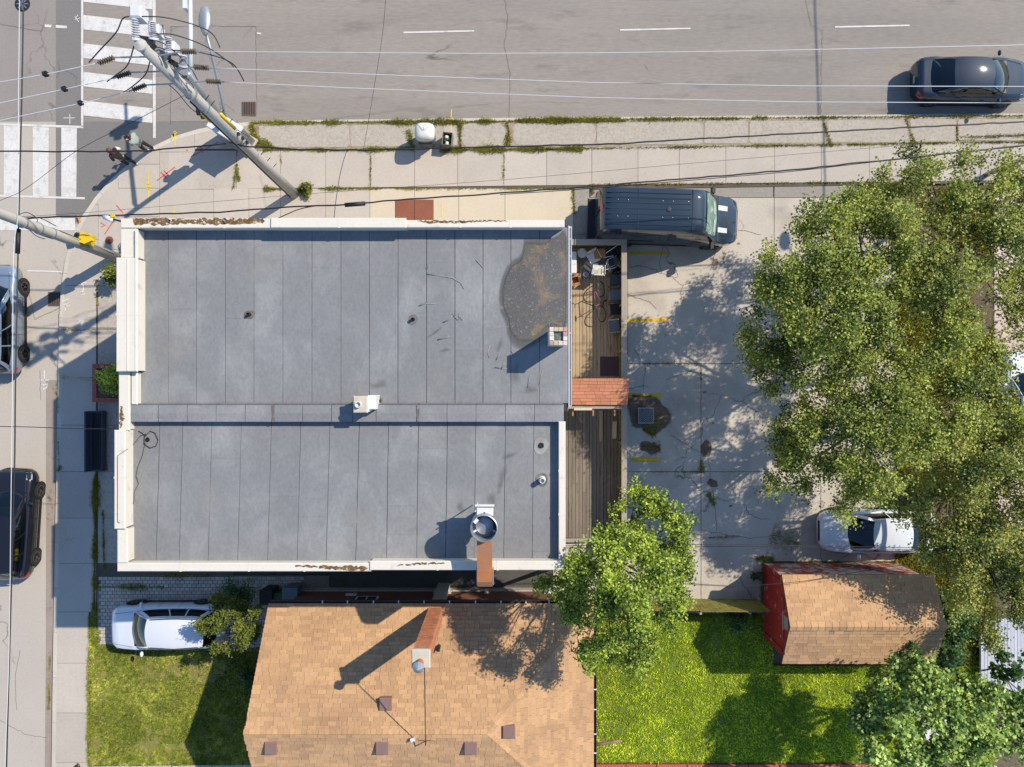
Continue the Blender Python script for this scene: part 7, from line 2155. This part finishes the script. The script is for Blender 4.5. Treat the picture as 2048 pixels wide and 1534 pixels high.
for x0,x1,y0,y1 in ((-.17,.17,-.13,-.12),(-.17,.17,.12,.13),(-.17,-.16,-.119,.119),(.16,.17,-.119,.119)): MB().box(x0,x1,y0,y1,0,.26).build('side', M['cardboard'], e)
MB().box(-.159,.159,-.119,.119,.01,.02).build('base', M['cardboard'], e)
for sg in (-1,1): MB().obox((0,sg*.19,.25),.34,.13,.008,0,sg*.25).build('flap', M['cardboard'], e)
# folding table frame leaning in the light
e = empty('folding_rack', deckloc(1160,565,ZF), .3, 'small dark wire rack casting a ladder shadow on the deck', 'rack')
for s in (-1,1): MB().tube([(s*.14,.2,0),(s*.14,-.05,.55)],.01,5).build('frame', M['dark_metal'], e)
for k in range(5): MB().tube([(-.14,.2-.05*k,.02+.11*k),(.14,.2-.05*k,.02+.11*k)],.007,5).build('rung', M['dark_metal'], e)
# bicycle leaning against the chairs
bk = empty('bicycle', deckloc(1212,602,ZF+.35), math.radians(93), 'pinkish bicycle leaning along the shaded side of the deck', 'bicycle')
lean = Matrix.Rotation(math.radians(-38), 4, 'X')
def bkp(mb, nm, m, par=None):
    o = MB(); o.add([lean @ Vector(v) for v in mb.v], mb.f)
    return o.build(nm, M[m], par or bk, True)
for x in (-.52,.52):
    t = MB(); n_ = 28
    ring_ = [(x+.335*math.cos(2*PI*k/n_), 0, .335+.335*math.sin(2*PI*k/n_)) for k in range(n_+1)]
    w_ = bkp(MB().tube(ring_, .017, 6), 'wheel', 'tyre')
    bkp(MB().tube([(x+.315*math.cos(2*PI*k/n_), 0, .335+.315*math.sin(2*PI*k/n_)) for k in range(n_+1)], .008, 5), 'rim', 'rim', w_)
    for k in range(10): bkp(MB().tube([(x,0,.335),(x+.31*math.cos(2*PI*k/10),0,.335+.31*math.sin(2*PI*k/10))], .0025, 3), 'spoke', 'galv', w_)
    bkp(MB().tube([(x,-.04,.335),(x,.04,.335)], .025, 8), 'hub', 'rust', w_)
bb, st, hdt = (-.08,0,.29), (-.22,0,.80), (.36,0,.82)
for a_, b_, r_ in ((bb,st,.017),(st,hdt,.016),(bb,(.38,0,.72),.019),(bb,(-.52,0,.335),.011),(st,(-.52,0,.335),.010),(hdt,(.39,0,.68),.02)):
    bkp(MB().tube([a_,b_], r_, 8), 'frame_tube', 'bike_paint')
bkp(MB().tube([(.39,0,.68),(.46,0,.5),(.52,0,.335)], .013, 6), 'fork', 'bike_paint')
bkp(MB().tube([(.33,-.28,1.0),(.38,-.2,.98),(.37,0,.95),(.38,.2,.98),(.33,.28,1.0)], .013, 6), 'handlebar', 'dark_metal'); bkp(MB().tube([hdt,(.35,0,.95)], .014, 6), 'stem', 'dark_metal')
bkp(MB().tube([st,(-.25,0,.92)], .013, 6), 'seat_post', 'dark_metal'); bkp(MB().ell((-.25,0,.94),.14,.07,.03), 'saddle', 'black')
bkp(MB().lathe([(.09,-.008),(.09,.008)],18,(-.08,-.05,.29),'Y'), 'chainring', 'rust')
bkp(MB().tube([(-.08,-.06,.29),(.03,-.07,.16)], .01, 5), 'crank', 'dark_metal'); bkp(MB().obox((.03,-.11,.16),.09,.09,.02), 'pedal', 'black')

# ---------------------------------------------------------------- far right: pale board deck, white table in the yard
q0, q1 = P(1962,1392,.5), P(2300,1236,.5)
wd2 = empty('board_platform', ((q0.x+q1.x)/2,(q0.y+q1.y)/2,0), 0, 'pale grey board platform at the right edge below the tree crowns', 'platform')
x = q0.x
k = 0
while x < q1.x:
    sk = max(0, .9-.5*(x-q0.x))
    wpart(wd2, MB().cbox(x+.004,x+.136,q0.y+sk*.8,q1.y-sk*.1,.40,.5+random.uniform(-.004,.004),.005), 'board', 'grey_board'); x += .14; k += 1
wpart(wd2, MB().box(q0.x+.2,q1.x,q0.y+1.0,q1.y-.2,.02,.40), 'frame', 'fence_wood')
q = P(1872,1460,.75)
tb = empty('garden_table', (q.x,q.y,.06), .1, 'white garden table glimpsed through the pale green tree', 'table')
MB().cbox(-.55,.55,-.45,.45,.68,.72,.015).build('table_top', M['plastic_white'], tb); leg4(tb,.8,.6,.68,.03,'white_metal',.03)

# ================================================================ PEOPLE
def skinmesh(name, verts, edges, radii, m, parent, sub=2, root=0):
    me = bpy.data.meshes.new(name)
    me.from_pydata([tuple(v) for v in verts], edges, [])
    me.materials.append(m)
    o = bpy.data.objects.new(name, me); COL.objects.link(o)
    o.parent = parent
    md = o.modifiers.new('skin','SKIN')
    sv_ = me.skin_vertices[0].data
    for i, r_ in enumerate(radii):
        sv_[i].radius = (r_, r_) if not isinstance(r_, tuple) else r_
        sv_[i].use_root = (i == root)
    md.use_smooth_shade = True
    s_ = o.modifiers.new('sub','SUBSURF'); s_.levels = sub; s_.render_levels = sub
    return o
def person(loc, rz, label, top, legs, hair, long_hair, arms, stride, lean_=0.0, sleeves=None, headturn=0.0, shoes='cloth_white'):
    """local frame: facing +y. arms: for left and right (elbow, hand)"""
    e = empty('person', loc, rz, label, 'person')
    hip, chest, neck, headc = Vector((0,0,.93)), Vector((0,.02+lean_*.5,1.28)), Vector((0,.03+lean_,1.50)), Vector((0,.06+lean_*1.1,1.63))
    L = [Vector((-.09,0,.90)), Vector((-.10,stride*.5+.03,.48)), Vector((-.10,stride,.08)), Vector((-.10,stride+.12,.04))]
    Rr = [Vector((.09,0,.90)), Vector((.10,-stride*.5+.03,.48)), Vector((.10,-stride,.08)), Vector((.10,-stride+.12,.04))]
    shl, shr = Vector((-.19,.02+lean_,1.43)), Vector((.19,.02+lean_,1.43))
    V = [hip, chest, neck, headc]+L+Rr+[shl, Vector(arms[0][0]), Vector(arms[0][1]), shr, Vector(arms[1][0]), Vector(arms[1][1])]
    E = [(0,1),(1,2),(2,3),(0,4),(4,5),(5,6),(6,7),(0,8),(8,9),(9,10),(10,11),(1,12),(12,13),(13,14),(1,15),(15,16),(16,17)]
    Rd = [.10,.105,.05,.085,.07,.05,.042,.035,.07,.05,.042,.035,.042,.036,.03,.042,.036,.03]
    body = skinmesh('body', V, E, Rd, M['skin'], e)
    # hands: palm and five fingers at each wrist
    for s_, (el, hd_) in zip((-1,1), arms):
        el, hd_ = Vector(el), Vector(hd_); d = (hd_-el).normalized()
        sd = d.cross(Vector((0,0,1))); sd = sd.normalized() if sd.length > .1 else Vector((1,0,0))
        vs, es, rs = [hd_, hd_+d*.05], [(0,1)], [.03,.034]
        for k in range(4):
            b_ = len(vs); o_ = sd*(.02*(k-1.5))
            vs += [hd_+d*.10+o_, hd_+d*(.14+.012*(1.5-abs(k-1.5)))+o_-Vector((0,0,.02))]; es += [(1,b_),(b_,b_+1)]; rs += [.011,.009]
        b_ = len(vs); vs += [hd_+d*.06-sd*s_*.045, hd_+d*.09-sd*s_*.06]; es += [(0,b_),(b_,b_+1)]; rs += [.013,.010]
        skinmesh('hand', vs, es, rs, M['skin'], body, 1)
    # face
    f = Vector((math.sin(-headturn), math.cos(headturn), 0)); sdv = Vector((f.y,-f.x,0))
    MB().ell(tuple(headc+f*.095-Vector((0,0,.005))), .013,.02,.02,8,5).build('nose', M['skin'], body, True)
    for s_ in (-1,1):
        MB().ell(tuple(headc+f*.083+sdv*s_*.033+Vector((0,0,.015))), .010,.010,.008,8,5).build('eye', M['black'], body, True)
        MB().ell(tuple(headc+sdv*s_*.085), .012,.022,.03,8,5).build('ear', M['skin'], body, True)
    MB().ell(tuple(headc+f*.083-Vector((0,0,.045))), .025,.010,.008,8,5).build('mouth', M['terracotta'], body, True)
    # clothes
    sl = sleeves
    V2 = [hip+Vector((0,0,.0)), Vector((0,.01+lean_*.2,1.08)), chest+Vector((0,0,.02)), neck-Vector((0,0,.05)), shl, Vector(arms[0][0]), Vector(arms[0][0]).lerp(Vector(arms[0][1]),.75), shr, Vector(arms[1][0]), Vector(arms[1][0]).lerp(Vector(arms[1][1]),.75)]
    skinmesh('shirt', V2, [(0,1),(1,2),(2,3),(2,4),(4,5),(5,6),(2,7),(7,8),(8,9)], [.155,.145,.165,.075,.075,.058,.05,.075,.058,.05], M[top], e)
    V3 = [hip, Vector((0,0,1.0))]+[q for q in L[:3]]+[q for q in Rr[:3]]
    skinmesh('trousers', V3, [(0,1),(0,2),(2,3),(3,4),(0,5),(5,6),(6,7)], [.15,.14,.10,.075,.058,.10,.075,.058], M[legs], e)
    for q in (L, Rr):
        MB().ell(tuple(q[2]+Vector((0,.07,-.035))), .05,.14,.045,10,6).build('shoe', M[shoes], e, True)
    hb = MB().ell(tuple(headc-f*.02+Vector((0,0,.035))), .105,.108,.095,14,8)
    if long_hair:
        hb.loft([[tuple(headc-f*(.06+.02*t)+sdv*(.10*(1-.15*t))*math.cos(q)+f*.05*math.sin(q)+Vector((0,0,.04-.14*t))) for q in [2*PI*k/12 for k in range(12)]] for t in range(4)])
    hb.build('hair', M[hair], e, True)
    return e
pz = ZS+.002
q = P(306, 303)
pA = person((q.x,q.y,pz), math.radians(75), 'person in pale green jumper and black trousers holding something at the kerb', 'cloth_mint', 'cloth_black', 'hair_dark', False, [((-.24,.10,1.20),(-.10,.32,1.22)),((.25,.10,1.20),(.10,.34,1.20))], .10, .04)
h_ = pA.matrix_basis @ Vector((0,.44,1.20))
o = tag(MB().cbox(h_.x-.06,h_.x+.06,h_.y-.05,h_.y+.05,pz+1.14,pz+1.24,.015).lathe([(.045,0),(.045,.07)],12,(h_.x,h_.y,pz+1.24)).build('hand_camera', M['black']), 'small black camera held by the person in the pale green jumper', 'camera')
q = P(270, 331)
pB = person((q.x,q.y,pz), math.radians(60), 'person with long brown hair in black with a white sleeve at the kerb', 'cloth_black', 'cloth_black', 'hair_brown', True, [((-.26,.04,1.18),(-.22,.20,1.02)),((.26,.05,1.18),(.14,.26,1.10))], .14, .06)
sh = MB().tube([(.21,.06,1.42),(.27,.06,1.18),(.22,.15,1.13)], [.07,.062,.055], 10).build('sleeve', M['cloth_white'], pB, True)
q = P(168, 1530)
person((q.x,q.y,pz), math.radians(200), 'person at the bottom edge of whom only dark legs show on the sidewalk', 'cloth_black', 'cloth_black', 'hair_dark', False, [((-.25,.02,1.16),(-.24,.10,.92)),((.25,.02,1.16),(.24,.10,.92))], .16, .02, shoes='cloth_black')
